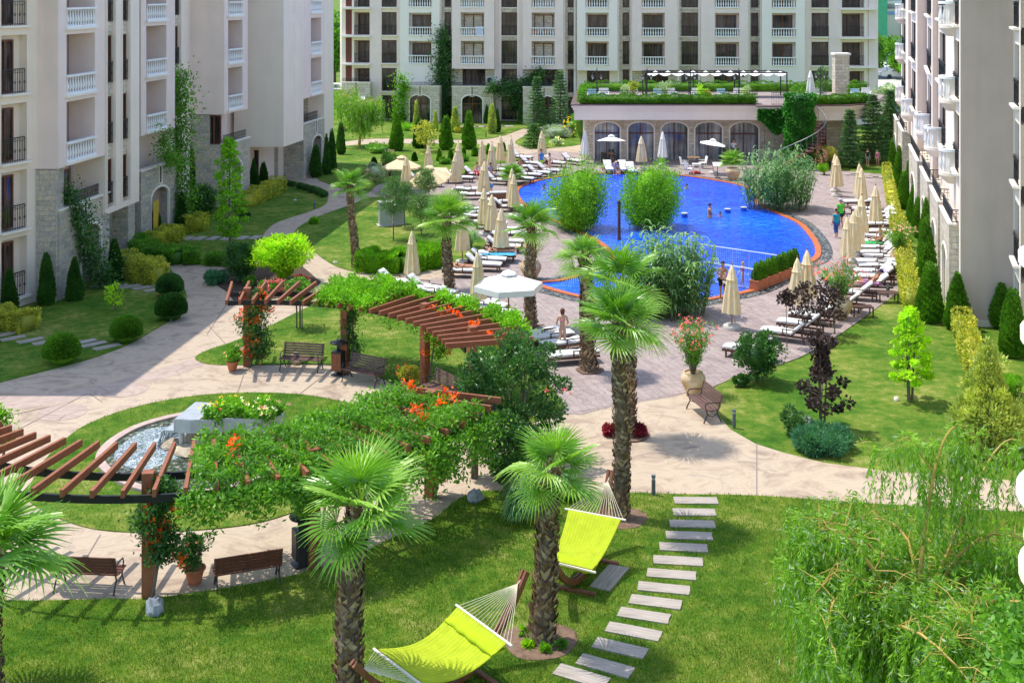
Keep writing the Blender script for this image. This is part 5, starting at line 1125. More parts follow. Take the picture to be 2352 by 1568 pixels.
shrub(1905, 382, 52, 55, 1400, 'gold', 'brownish shrub below the cedar', clump=12, low=.1)
shrub(1893, 402, 34, 26, 900, 'bright', 'bright little shrub at the corner of the back lawn', clump=8, low=0)
for (px, py, w, h, k, lab) in [(938, 300, 60, 16, 'bright', 'low bright shrubs on the far lawn, left'), (885, 262, 44, 30, 'mid', 'green bush against the far building'), (1052, 306, 26, 12, 'gold', 'small yellow bush on the far lawn'), (1060, 372, 40, 14, 'mid', 'low plants below the third little cone'), (1020, 378, 36, 14, 'mid', 'low plants below the second little cone'), (870, 352, 80, 20, 'mid', 'low hedge-like plants under the left willow'), (720, 515, 26, 12, 'bright', 'tiny bush in its soil ring on the sunny lawn'), (1110, 376, 34, 12, 'mid', 'low plants by the closed umbrellas'), (560, 500, 30, 10, 'dark', 'low dark plants below the long yellow hedge'), (60, 690, 60, 45, 'dark', 'dark leafy bush beneath the first shaded window'), (385, 520, 45, 30, 'dark', 'dark leafy bush before the yellow curtain arch')]:
    shrub(px, py, w, h, 900, k, lab, clump=10, low=0, stems=0, Ln=.14, W=.08)
# willows
def willow(px, by, topz, r, label, n_main=11, strands=420, lv_=34, Ln=.13, W=.022, seed=5, loc=None, zmin=.3, crown=True, spread=1.0, tall=()):
    rd = random.Random(seed); p = loc or G(px, by); root = empty('willow_tree', (p[0], p[1], .04), 0, label, 'willow tree'); b = MB(); P = []; D = []; anchors = []
    b.tube([(0, 0, 0), (.1, .05, topz * .3), (0, 0, topz * .55)], [.14, .11, .08], 8)
    for i in range(n_main):
        a = 6.28 * i / n_main + rd.uniform(-.3, .3); q = r * rd.uniform(.55, 1.0) * spread; zt = topz * rd.uniform(.72, 1.0); pts = []
        for t in np.linspace(0, 1, 9):
            rr = q * t ** .9; z = topz * .45 + (zt - topz * .45) * math.sin(min(1, t * 1.25) * math.pi / 2) - .28 * q * max(0, t - .65) ; w_ = a + .35 * math.sin(t * 3 + i)
            pts.append((rr * math.cos(w_), rr * math.sin(w_), z))
        b.tube(pts, [.05 * (1 - t) + .008 for t in np.linspace(0, 1, 9)], 6)
        for t in range(2, 9):
            anchors.append(pts[t])
            for s_ in range(2):
                e = (pts[t][0] + rd.uniform(-.7, .7), pts[t][1] + rd.uniform(-.7, .7), pts[t][2] + rd.uniform(-.15, .45)); m = tuple((x + y) / 2 + (0.1 if k == 2 else 0) for k, (x, y) in enumerate(zip(pts[t], e))); b.tube([pts[t], m, e], [.014, .01, .004], 4, False); anchors.append(e)
    for (tx, ty, tz) in tall:
        kp = [(0, 0, topz * .5), (tx * .5, ty * .5, topz * .85), (tx, ty, tz * .97), (tx + .5, ty + .1, tz + .1), (tx + 1.1, ty + .1, tz - .25)]; tt = np.linspace(0, 4, 21); cf = [np.polyfit(range(5), [k[m] for k in kp], 3) for m in range(3)]; sm = [tuple(float(np.polyval(c, t)) for c in cf) for t in tt]; b.tube(sm, [.045 * (1 - t / 4.2) + .004 for t in tt], 6); pts = sm[::4]; anchors += pts[2:] * 2
        pts = [(tx * .9, ty * .9, tz * .9), (tx - .5, ty, tz + .12), (tx - 1.0, ty, tz - .1)]; b.tube(pts, [.02, .012, .005], 5); anchors += pts[1:] * 2
    b.build('trunk', M_wbark, root)
    for i in range(strands):
        A = rd.choice(anchors); x, y, z = A[0] + rd.gauss(0, .18), A[1] + rd.gauss(0, .18), A[2] + rd.gauss(0, .06); ln = min(z - zmin, rd.uniform(.5, 2.3)); dx, dy = rd.gauss(0, .12), rd.gauss(0, .12); m = int(lv_ * ln / 1.4)
        for j in range(max(3, m)):
            t = rd.random(); P.append((x + dx * t + .05 * math.sin(t * 7 + i), y + dy * t, z - ln * t + .25 * t * (1 - t))); D.append((rd.gauss(0, .35) + (1 - t) * dx * 2, rd.gauss(0, .35), -.8 + (.9 if t < .12 else 0)))
    fol('crown', leaves(np.array(P), np.array(D), Ln, W), L['willow'], root); return root
willow(825, 338, 4.6, 2.2, 'weeping willow on the far lawn beside the shaded building', 9, 700, 36, .22, .05, 3); willow(790, 300, 4.2, 1.8, 'smaller willow behind, at the corner of the far building', 7, 300, 30, .22, .05, 4)
willow(0, 0, 3.55, 3.2, 'big near weeping willow with yellow branches at the bottom right', 17, 2300, 66, .13, .026, 9, (7.7, 23.3, 0), .25, tall=[(.5, .4, 5.1), (1.7, .9, 4.7)])
# background trees
for (x, y, r, h, lab, sd_) in [(-24, 165, 5, 11, 'tall leafy tree seen in the gap left of the far building', 1), (-30, 150, 4, 8, 'leafy tree behind the corner of the shaded building', 2), (54, 190, 5.5, 8, 'round green tree beyond the green fence', 3), (61, 184, 5, 7, 'second round green tree beyond the green fence', 4), (58.5, 176, 2.6, 4.6, 'small bright tree in front of the green fence', 5)]:
    root = empty('tree', (x, y, 0), 0, lab, 'tree'); b = MB(); b.tube([(0, 0, 0), (0, 0, h * .6)], [.25, .12], 7); b.build('trunk', M_bark, root)
    fol('crown', joinarr([clumps((0, 0, h * .58), (r, r, h * .42), 40, 6000, .5, .36, .3, .6), core((0, 0, h * .56), (r * .7, r * .7, h * .32), sd_, 8)]), L['mid' if sd_ != 5 else 'bright'], root)
shrub(2035, 340, 75, 160, 6500, 'silver', 'silvery poplar shrub beyond the pavilion roof', clump=40, low=.1, Ln=.22, W=.14)
# roof garden plants, on the pavilion terrace
def roofshrub(px, py, Y, w, h, k, label, n=900):
    x = XY(px, Y); root = empty('roof_shrub', (x, Y, 4.74), 0, label, 'shrub'); sx_ = w / 2 * Y / 2800; hh = h * Y / 2800; fol('foliage', clumps((0, 0, hh * .5), (sx_, sx_, hh * .5), 18, n, .15, .07, .33, .3), L[k], root); b = MB(); b.tube([(0, 0, 0), (0, 0, hh * .7)], [.03, .01], 5); b.build('stems', M_bark, root)
for a in [(1437, 0, 99, 28, 42, 'silver', 'silvery olive bush, leftmost on the roof garden'), (1455, 0, 100, 24, 44, 'gold', 'yellowish bush beside the silvery olive on the roof'), (1348, 0, 104, 22, 26, 'mid', 'green bush at the left end of the roof garden'), (1527, 0, 99, 40, 52, 'silver', 'large silvery bush in the middle of the roof garden'), (1615, 0, 99.5, 30, 45, 'lime', 'bright lime shrub on the roof garden'), (1625, 0, 98.5, 26, 26, 'gold', 'yellow shrub in front of the lime one on the roof'), (1712, 0, 99, 30, 38, 'silver', 'grey-green bush on the roof near the landing'), (1832, 0, 97.5, 44, 46, 'mid', 'dark green bush on top of the ivy drum'), (1890, 0, 101, 34, 78, 'pine', 'tall narrow conifer left of the stone pillar'), (1953, 0, 102, 18, 34, 'mid', 'creeper foliage right of the stone pillar')]: roofshrub(*a)
# ================= palms
def frond_arr(seed, R_=.95, pet=.60, droop=.35, nseg=32, span=250):
    r0 = random.Random(seed); V = []; Q = []; o = 0
    # petiole along +x rising
    pw = .018
    pts = [(0, 0, 0), (pet * .5, 0, .06), (pet, 0, .03)]
    for k in range(2):
        a, c = pts[k], pts[k + 1]; V += [(a[0], a[1] - pw, a[2]), (a[0], a[1] + pw, a[2]), (c[0], c[1] + pw, c[2]), (c[0], c[1] - pw, c[2])]; Q.append((o, o + 1, o + 2, o + 3)); o += 4
        V += [(a[0], a[1], a[2] - pw * 2), (a[0], a[1], a[2]), (c[0], c[1], c[2]), (c[0], c[1], c[2] - pw * 2)]; Q.append((o, o + 1, o + 2, o + 3)); o += 4
    cx, cz = pet, .03
    for i in range(nseg):
        u = (i + .5) / nseg; a = R(-span / 2 + span * u); L_ = R_ * (.72 + .28 * math.cos(a * .55)) * r0.uniform(.93, 1.04); dx, dy = math.cos(a), math.sin(a); half = R(span / nseg) / 2 * .86
        cup = .22 * abs(math.sin(a)) ; dr = droop * r0.uniform(.7, 1.35)
        rows = []
        for t, w in ((.02, 1), (.35, 1), (.62, .8), (.82, .35), (1.0, .04)):
            rad = L_ * t; z = cz + cup * rad * .5 - dr * max(0, t - .45) ** 1.6 * L_ + .02 * (i % 2); ww = rad * math.tan(half) * w if t < .6 else L_ * .6 * math.tan(half) * w
            cxk, cyk = cx + dx * rad, dy * rad
            rows.append(((cxk - dy * ww, cyk + dx * ww, z - .006), (cxk, cyk, z + .022 * w), (cxk + dy * ww, cyk - dx * ww, z - .006)))
        for (A, B) in zip(rows[:-1], rows[1:]):
            V += [A[0], A[1], B[1], B[0]]; Q.append((o, o + 1, o + 2, o + 3)); o += 4
            V += [A[1], A[2], B[2], B[1]]; Q.append((o, o + 1, o + 2, o + 3)); o += 4
    return np.array(V), np.array(Q)
FR = []
def frondm():
    m, t, n, l = nt('palm_fan_leaf'); g = t.nodes.new('ShaderNodeObjectInfo'); ge = t.nodes.new('ShaderNodeNewGeometry'); tc = N(t, 'TexCoord').outputs['Object']
    r = ramp(t, [(0, (.15, .35, .035)), (.5, (.25, .47, .05)), (1, (.40, .60, .10))]); l.new(g.outputs['Random'], r.inputs[0])
    sep = N(t, 'SeparateXYZ'); l.new(tc, sep.inputs[0])
    d = N(t, 'VectorMath', operation='DISTANCE'); d.inputs[1].default_value = (.75, 0, 0); l.new(tc, d.inputs[0])
    q = ramp(t, [(0, (1.5, 1.4, .9)), (.12, (1, 1, 1)), (.72, (1, 1, 1)), (.97, (2.6, 1.9, 1.6))]); l.new(d.outputs['Value'], q.inputs[0]); col = mixc(t, 1.0, r.outputs[0], q.outputs[0], 'MULTIPLY')
    b = N(t, 'BsdfPrincipled'); l.new(col, b.inputs['Base Color']); b.inputs['Roughness'].default_value = .32; b.inputs['Specular IOR Level'].default_value = .55
    tr = N(t, 'BsdfTranslucent'); l.new(mixc(t, 1.0, col, (1.3, 1.5, .5), 'MULTIPLY'), tr.inputs[0]); mx = N(t, 'MixShader'); mx.inputs[0].default_value = .3; l.new(b.outputs[0], mx.inputs[1]); l.new(tr.outputs[0], mx.inputs[2]); out(t, mx.outputs[0]); return m
M_frond = frondm()
for sdd, dr in ((1, .25), (2, .4), (3, .6), (4, .3), (5, .9), (6, .45)): a_ = frond_arr(sdd, droop=dr); FR.append(fastmesh('frond', a_[0], a_[1], M_frond))
def palm(px, by, cpx, cpy, wtop, wbase, label, nf=30, size=1.0, seed=1, Yc=None, loc=None, htz=None, rough=1.0):
    rd = random.Random(seed)
    if loc is None:
        p = G(px, by); zc = ZY(cpy, p.y); lean = XY(cpx, p.y) - p.x; loc = (p.x, p.y, 0)
    else: zc = htz; lean = 0
    root = empty('palm_tree', (loc[0], loc[1], .03), 0, label, 'palm tree'); b = MB(); N_ = 22; pts = []; rad = []
    for k in range(N_ + 1):
        t = k / N_; pts.append((lean * t ** 1.2 + .05 * math.sin(t * 5 + seed), .05 * math.sin(t * 4 + seed * 2), zc * t)); rad.append((wbase * (1 - t) + wtop * t) * (1 + .05 * math.sin(k * 1.9)) * (1.25 if k == 0 else 1))
    b.tube(pts, rad, 12); tr = b.build('trunk', M_pbark, root, smooth=True)
    # woven stubs of old leaf bases
    P = []; V = []; Q = []; T = 0
    n = int(zc / .085) * 9
    for i in range(n):
        t = (i + rd.random()) / n; k = min(N_ - 1, int(t * N_)); f = t * N_ - k; c = [pts[k][m] * (1 - f) + pts[k + 1][m] * f for m in range(3)]; r = rad[k] * (1 - f) + rad[k + 1] * f; a = i * 2.399 + rd.uniform(-.3, .3)
        ln = rd.uniform(.10, .20) * rough; w_ = rd.uniform(.05, .085); oz = rd.uniform(.02, .09) * rough; ca, sa = math.cos(a), math.sin(a); c2 = rd.choice((-1, 1)) * .35
        x0, y0, z0 = c[0] + ca * r * .93, c[1] + sa * r * .93, c[2]; ex, ey, ez = c[0] + ca * (r + oz) - sa * ln * c2, c[1] + sa * (r + oz) + ca * ln * c2, c[2] + ln
        mx_, my_, mz_ = c[0] + ca * (r + oz * .8), c[1] + sa * (r + oz * .8), c[2] + ln * .45
        V += [(x0, y0, z0), (mx_ - sa * w_, my_ + ca * w_, mz_), (ex, ey, ez), (mx_ + sa * w_, my_ - ca * w_, mz_)]; Q.append((T, T + 1, T + 2, T + 3)); T += 4
    fol('leaf_stubs', (np.array(V), np.array(Q)), M_pboot, root)
    for i in range(nf):
        t = (i + .5) / nf; el = R(80 - 104 * t ** .95 + rd.uniform(-8, 8)); az = i * 2.399 + rd.uniform(-.25, .25); s_ = size * rd.uniform(.86, 1.1) * (.85 if t < .12 else 1)
        me = FR[(i + seed) % 3 if t < .55 else 3 + (i + seed) % 3]; o = link('frond', me, root, (pts[-1][0], pts[-1][1], zc - .25 * t))
        o.rotation_mode = 'XYZ'; o.rotation_euler = (rd.uniform(-.35, .35), -el, az); o.scale = (s_,) * 3
    return root
palm(815, 617, 805, 425, .13, .18, 'slim-trunked palm at the edge of the sunny lawn, leftmost of the middle palms', 14, .74, 1)
palm(1031, 670, 1025, 500, .17, .22, 'palm right of the long bright hedge, between the two cream umbrellas', 17, 1.0, 2)
palm(1220, 752, 1218, 515, .15, .22, 'palm beside the white hexagonal umbrella', 16, .92, 3)
palm(1355, 853, 1340, 590, .17, .25, 'palm with thick pineapple-like trunk behind the big central palm', 14, .78, 4, rough=1.4)
palm(1448, 1002, 1432, 650, .14, .20, 'palm standing just behind the tallest central palm', 15, .95, 5)
palm(1425, 1192, 1424, 745, .15, .20, 'tallest central palm beside the far lime hammock', 17, .92, 6)
palm(1240, 1478, 1275, 1075, .12, .23, 'leaning rough-trunked palm between the two lime hammocks', 14, .80, 7, rough=1.5)
palm(795, 1648, 825, 1165, .17, .23, 'big foreground palm left of the near hammock', 16, .95, 8, rough=1.3)
palm(0, 0, 0, 0, .2, .26, 'palm crown entering at the lower left edge', 18, 1.2, 9, loc=(-10.3, 24.0, 0), htz=2.8)
# soil rings with small plants
for (px, py, r, lab) in [(1240, 1478, .8, 'front'), (1425, 1195, .7, ''), (1448, 1003, .6, ''), (1355, 853, .5, '')]:
    p = G(px, py); b = MB(); b.poly([(p.x + r * (1 + .1 * math.sin(3 * a)) * math.cos(a), p.y + r * (1 + .12 * math.sin(2 * a + 1)) * math.sin(a), .062) for a in np.linspace(0, 6.28, 30)[:-1]]); tag(b.build('soil_patch', M_mulch), kind='structure')
for i, (px, py, k) in enumerate([(1205, 1462, 'bright'), (1212, 1490, 'lime'), (1252, 1504, 'bright'), (1286, 1492, 'mid')]): shrub(px, py, 22, 14, 90, k, 'tiny seedling at the foot of the leaning palm, %s from the left' % nth[i], name='seedling', cat='seedling', clump=3, low=0, stems=0, Ln=.14, W=.07, cc=False)
for i, (px, py) in enumerate([(1398, 1003), (1466, 1003)]): shrub(px, py, 34, 26, 450, 'red', 'dark red coleus %s of the palm trunk on the plaza' % ('left', 'right')[i], name='coleus', cat='plant', clump=8, low=0, stems=0, Ln=.13, W=.10, cc=False)
# small potted fan palms
for (px, py, lab) in [(1176, 425, 'small fan palm between the white loungers'), (1683, 412, 'fan palm in a large clay pot left of the tall reeds')]:
    p = G(px, py); z0 = .9 if px > 1500 else .3; root = empty('fan_palm', (p.x, p.y, z0), 0, lab, 'palm')
    for i in range(18):
        o = link('frond', FR[i % 6], root, (0, 0, .3)); o.rotation_euler = (0, -R(75 - 95 * i / 18), i * 2.4); o.scale = (.75,) * 3
# ================= pergolas
PC = Vector((-9.1, 36.5))
def pol(deg, r, z=0): a = R(deg); return (PC.x + r * math.sin(a), PC.y + r * math.cos(a), z)
def pergola(name, a0, a1, n, r0, r1, posts, label, zt=2.7):
    root = empty(name, (0, 0, 0), 0, label, 'pergola')
    for i in range(n):
        a = a0 + (a1 - a0) * i / (n - 1); b = MB(); b.beam(pol(a, r0, zt), pol(a, r1, zt), .085, .17); b.build('rafter', M_wood, root)
    for r in (7.9, 9.15):
        b = MB(); m = int(abs(a1 - a0) / 2)
        for i in range(m): b.beam(pol(a0 + (a1 - a0) * i / m, r, zt - .19), pol(a0 + (a1 - a0) * (i + 1) / m, r, zt - .19), .07, .17)
        b.build('beam', M_steel, root)
    for (a, r) in posts:
        b = MB(); q = pol(a, r); b.box((q[0], q[1], (zt + .2) / 2), (.26, .26, zt + .2), -R(a)); b.build('post', M_wood, root)
    return root
def pola(px, py): p = G(px, py); return (math.degrees(math.atan2(p.x - PC.x, p.y - PC.y)), math.hypot(p.x - PC.x, p.y - PC.y))
pergola('pergola', -9, 75, 24, 7.25, 10.1, [pola(568, 841), pola(793, 858), pola(976, 886), pola(1085, 953)], 'curved red-brown timber pergola above the benches, behind')
pergola('pergola', 110, 228, 29, 6.45, 9.35, [pola(989, 1140), pola(720, 1304), pola(341, 1373), (214, 8.4)], 'curved timber pergola in front of the piano fountain, half overgrown')
def vine(name, P, label, k='mid', Ln=.14, W=.06, cat='trumpet vine', fl=None, D=None, fs=.13):
    root = empty(name, tuple(P.mean(0)), 0, label, cat); c = P.mean(0)
    fol('foliage', leaves(P - c, (unit(len(P)) + np.array([0, -.25, .2])) if D is None else D, Ln, W), L[k], root)
    if fl is not None:
        for f in fl:
            per = 20; Q_ = np.array(f)[None] + rng.normal(size=(per, 3)) * .085 - c; fol('flower_cluster', leaves(Q_, unit(per) + np.array([0, -.4, .3]), fs, fs * .6), F['orange'], root)
    return root
def mound(a0, a1, r0, r1, z0, z1, n, lump=.25, seed=1):
    a = rng.uniform(a0, a1, n); r = rng.uniform(r0, r1, n); top = z1 + lump * np.sin(a * .21 + seed) * np.cos(r * 2.3 + a * .13) + .15 * np.sin(a * .8 + r * 5); t = rng.uniform(0, 1, n) ** 2.2; z = top - t * (top - z0)
    x = PC.x + r * np.sin(np.radians(a)); y = PC.y + r * np.cos(np.radians(a)); return np.stack([x, y, z], 1) + rng.normal(size=(n, 3)) * .07
def hang(a0, a1, r, z0, z1, n, jit=.25):
    a = rng.uniform(a0, a1, n); t = rng.uniform(0, 1, n) ** 1.6; low = z0 + .5 * (1 + np.sin(a * .9)) * (z1 - z0) * .5; z = z1 - t * (z1 - low); rr = r + rng.normal(0, jit, n)
    return np.stack([PC.x + rr * np.sin(np.radians(a)), PC.y + rr * np.cos(np.radians(a)), z], 1)
def fpts(a0, a1, r0, r1, z, n): return [pol(random.uniform(a0, a1), random.uniform(r0, r1), z + random.uniform(-.1, .15)) for _ in range(n)]
M1 = mound(116, 168, 6.2, 9.3, 2.4, 2.85, 24000, .2); qq = np.sin(M1[:, 0] * 2.3 + 1) * np.sin(M1[:, 1] * 2.9) + .5 * np.sin(M1[:, 0] * 5.1 + M1[:, 1] * 4.3); M1 = M1[(qq > -.45) | (rng.uniform(0, 1, len(M1)) < .15)]
V1 = np.concatenate([M1, hang(114, 142, 9.3, 1.2, 2.6, 3800), hang(142, 170, 9.4, 1.75, 2.65, 3200, .16), hang(118, 150, 6.2, 1.8, 2.7, 2200)])
vine('trumpet_vine', V1, 'huge sunlit trumpet vine covering the right half of the front pergola', fl=fpts(115, 128, 6.8, 8.8, 2.95, 9) + fpts(160, 172, 7, 8, 2.9, 2))
V2 = np.concatenate([mound(16, 33, 7.3, 10.4, 2.6, 3.05, 8500, .15), mound(30, 68, 9.7, 10.5, 2.2, 2.75, 9500, .15), hang(20, 68, 10.3, 1.0, 2.5, 4500, .25)])
vine('trumpet_vine', V2, 'bright trumpet vine along the outer edge of the rear pergola', 'bright', fl=fpts(45, 72, 8.5, 10.2, 2.6, 7))
def postvine(px, py, h0, h1, w, n, label, nf, k='dark', dx=0.0, wob=1.0):
    p = G(px, py); t = rng.uniform(0, 1, n); prof = w * (.45 + .55 * np.sin(t * math.pi * .95 + .25)) ; P = np.stack([p.x + dx + rng.normal(size=n) * prof * .42 + .15 * wob * np.sin(t * 9), p.y - .05 + rng.normal(size=n) * prof * .35, h0 + (h1 - h0) * t], 1); P = P + rng.normal(size=(n, 3)) * .05
    fl = [(p.x + dx + random.uniform(-1, 1) * w * .95, p.y - w * .5 * random.random(), h0 + (h1 - h0) * random.random() ** 1.2) for _ in range(nf)]
    r = vine('trumpet_vine', P, label, k, .13, .05, fl=fl); b = MB(); c = r.location; b.tube([(p.x + .12 - c[0], p.y - .15 - c[1], -c[2]), (p.x + .3 - c[0], p.y - .1 - c[1], h0 + .3 - c[2]), (p.x + dx - c[0], p.y - c[1], h1 - c[2])], [.045, .035, .02], 6); b.build('stem', M_bark, r)
postvine(568, 841, .3, 2.8, .62, 4800, 'trumpet vine full of red flowers on the leftmost rear pergola post', 22, dx=.35)
postvine(341, 1373, .9, 2.7, .55, 4200, 'trumpet vine with orange clusters on the front pergola post', 12, dx=.25)
postvine(793, 858, .5, 2.8, .3, 1700, 'thin vine up the second rear pergola post', 0, dx=.25)
postvine(976, 886, 1.0, 2.7, .45, 1300, 'young vine with small orange flowers by the third rear post', 7, 'bright', dx=.45)
postvine(989, 1140, .5, 2.7, .55, 3200, 'dense vine dropping round the right post of the front pergola', 3, 'mid', dx=.2)
postvine(720, 1304, 1.3, 2.7, .4, 1400, 'hanging vine shoots beside the post with the litter bin', 0, 'mid', dx=-.3)
postvine(-10, 1180, 1.8, 2.8, .5, 1500, 'vine leaves at the left end of the front pergola', 1, 'bright')
P = np.concatenate([np.stack([rng.normal(6.75, .22, 5200), rng.normal(15.6, .5, 5200), rng.uniform(3.6, 5.9, 5200)], 1)]); P[:, 0] += (6.3 - P[:, 2]) * .12 * rng.uniform(-1, 1, 5200)
vine('trumpet_vine', P, 'trumpet vine with a few orange flowers at the lower right corner', 'mid', .13, .06, fl=[(6.1, 15.0, 4.6)], fs=.07)
# ================= benches
def bench_parts(root, wood, L_=1.55):
    for s in (-1, 1):
        e = MB(); x = s * (L_ / 2 - .06)
        e.tube([(x, -.30, 0), (x, -.25, .12), (x, -.17, .26), (x, -.22, .40)], [.025, .02, .02, .022], 6); e.tube([(x, .30, 0), (x, .25, .12), (x, .15, .28), (x, .20, .42)], [.025, .02, .02, .022], 6)
        e.tube([(x, -.22, .40), (x, 0, .37), (x, .20, .42), (x, .27, .62), (x, .33, .86)], .02, 6); e.tube([(x, -.2, .40), (x, -.26, .52), (x, -.22, .62), (x, -.05, .64), (x, .14, .62), (x, .27, .62)], .018, 6)
        e.tube([(x, -.17, .26), (x, 0, .18), (x, .15, .28)], .014, 5); e.build('end_frame', M_iron, root)
    for i in range(5):
        y = -.24 + i * .105; b = MB(); b.box((0, y, .425 - .03 * math.sin(math.pi * i / 4)), (L_, .085, .03)); b.build('seat_slat', wood, root)
    for i in range(5):
        t = i / 4; b = MB(); z = .50 + .34 * t; y = .235 + .10 * t; b.beam((-L_ / 2, y, z), (L_ / 2, y, z), .07, .028, up=(0, -1, .28)); b.build('back_slat', wood, root)
b0 = None
def bench(px, py, ang, label, wood=None, Yoff=0):
    p = G(px, py); root = empty('park_bench', (p.x, p.y, .03), ang, label, 'bench', 'garden benches'); bench_parts(root, wood or M_bwood); return root
def facing(px, py):  # bench looks at the fountain
    p = G(px, py); v = PC - Vector((p.x, p.y)); return math.atan2(v.y, v.x) + math.pi / 2
bench(692, 850, facing(692, 850), 'slatted bench under the rear pergola, left of the litter bin'); bench(834, 880, facing(834, 880), 'slatted bench under the rear pergola, right of the litter bin'); bench(1010, 922, facing(1010, 922), 'slatted bench half hidden by orange-flowered vine')
bench(568, 1345, facing(568, 1345), 'red-brown bench seen from behind, right of the terracotta pot', M_bwood2); bench(205, 1352, facing(205, 1352), 'red-brown bench seen from behind, next to the lower left palm', M_bwood2)
bench(1616, 955, math.atan2(*(G(1634, 975) - G(1560, 912))[:2][::-1]), 'dark brown bench at the lawn corner in front of the ochre urn')
# litter bins
for (px, py, lab) in [(778, 862, 'wood-slatted litter bin with round lid between the two rear benches'), (694, 1298, 'black litter bin beside the front pergola post')]:
    p = G(px, py); r = empty('litter_bin', (p.x, p.y, .03), facing(px, py), lab, 'litter bin'); b = MB(); b.box((0, 0, .02), (.45, .38, .04)); b.box((0, .2, .62), (.36, .05, 1.2)); b.build('stand', M_iron, r)
    b = MB(); b.prism([(-.2, -.19), (.2, -.19), (.2, .15), (-.2, .15)], .16, .86); b.build('bin_body', M_iron, r); b = MB()
    if px > 700:
        for k in range(7): b.box((-.165 + k * .055, -.20, .5), (.042, .02, .6))
        b.build('slats', M_wood, r)
    b = MB(); b.lathe([(.30, 1.13), (.32, 1.17), (.1, 1.24), (.001, 1.25)], 18); b.build('lid', M_iron, r, smooth=True)
# pots with flowers
def pot(px, py, r, h, mat, label, name='flower_pot', prof=None):
    p = G(px, py); b = MB(); pr = prof or [(.62, 0), (.72, .25), (.9, .75), (1.0, .86), (1.08, .88), (1.08, 1), (.93, 1), (.9, .9), (.001, .88)]; b.lathe([(q * r, z * h) for q, z in pr], 24); o = empty(name, (p.x, p.y, .03), 0, label, 'pot'); b.build('pot_body', mat, o, smooth=True); b = MB(); b.lathe([(.001, h * .885), (r * .9, h * .885)], 18); b.build('soil', M_soil, o); return o, p
URN = [(.5, 0), (.56, .06), (.75, .3), (.97, .58), (1.0, .72), (.93, .86), (.78, .94), (.8, 1.0), (.7, 1.0), (.66, .92), (.001, .90)]
def potplant(p, z, r, h, k, n, label, fl=None, name='potted_plant', cat='plant', Ln=.09, W=.05, low=.2, clump=14):
    root = empty(name, (p.x, p.y, z), 0, label, cat); fol('foliage', clumps((0, 0, h * .5), (r, r, h * .5), clump, n, Ln, W, .36, .3), L[k], root); b = MB()
    for i in range(7): a = i * .9; b.tube([(0, 0, -.05), (r * .5 * math.cos(a), r * .5 * math.sin(a), h * .75)], [.02, .008], 5, False)
    b.build('stems', M_bark, root)
    if fl: blooms(root, (0, 0, h * .6), (r, r, h * .45), fl[0], fl[1], fl[2])
o, p = pot(534, 852, .22, .34, M_terra, 'terracotta pot at the left end of the rear pergola'); potplant(p, .3, .36, .65, 'mid', 1500, 'pale leafy plant in the pot by the leftmost rear post', ('pale', 14, .05))
o, p = pot(447, 1340, .24, .36, M_terra, 'terracotta pot between the front post and bench'); potplant(p, .3, .4, .85, 'dark', 1700, 'dark leafy plant in the terracotta pot by the front bench', ('pink', 6, .05))
o, p = pot(936, 898, .24, .36, M_terra, 'terracotta pot beside the third rear post'); potplant(p, .3, .42, .6, 'gold', 1700, 'reddish-green bushy plant in the pot by the third rear post', ('orange', 14, .05))
def olea(px, py, r, h, ph, pr_, lab, lab2, fk='pink', nfl=70, n=2600):
    o, p = pot(px, py, r, h, M_urn, lab, 'garden_urn', URN); root = empty('oleander', (p.x, p.y, h * .9), 0, lab2, 'oleander'); b = MB(); P = []; tips = []
    for i in range(26):
        a = i * 2.4; q = pr_ * math.sqrt((i + .5) / 26); e = (q * math.cos(a), q * math.sin(a) * .8, ph * random.uniform(.6, 1.0) * (1 - .25 * q / pr_)); b.tube([(.05 * math.cos(a), .05 * math.sin(a), 0), (e[0] * .4, e[1] * .4, e[2] * .55), e], [.014, .01, .005], 5, False); tips.append(e)
        k = int(n / 26); t = rng.uniform(.25, 1.02, k); P.append(np.stack([np.interp(t, [0, .55, 1], [0, e[0] * .4, e[0]]), np.interp(t, [0, .55, 1], [0, e[1] * .4, e[1]]), t * e[2]], 1) + rng.normal(size=(k, 3)) * .07)
    P = np.concatenate(P); b.build('stems', M_bark, root); fol('foliage', leaves(P, unit(len(P)) * .5 + np.array([0, 0, .45]), .15, .03), L['mid'], root); T = np.array(tips)[rng.integers(0, 26, nfl)] + rng.normal(size=(nfl, 3)) * .10; blooms(root, 0, 0, fk, nfl, .06, T)
olea(1592, 905, .43, .74, 2.2, .75, 'big ochre urn at the plaza edge behind the dark bench', 'tall pink oleander in the big ochre urn')
olea(1930, 733, .50, .85, 1.9, 1.1, 'ochre urn among the white loungers, half hidden by oleander', 'wide pink oleander in front of the reclining man', nfl=90)
olea(2066, 612, .48, .8, 1.6, .9, 'ochre urn beside the yellow hedge', 'pale pink oleander by the yellow hedge, upper one', 'pale', 60)
olea(1219, 642, .52, .85, 1.3, .8, 'ochre urn hidden behind the palm next to the white umbrella', 'sparse pink oleander behind the palm trunk', 'pale', 30, 900)
pot(1683, 415, .55, .9, M_urn, 'large clay pot of the fan palm left of the reeds', 'garden_urn', URN)
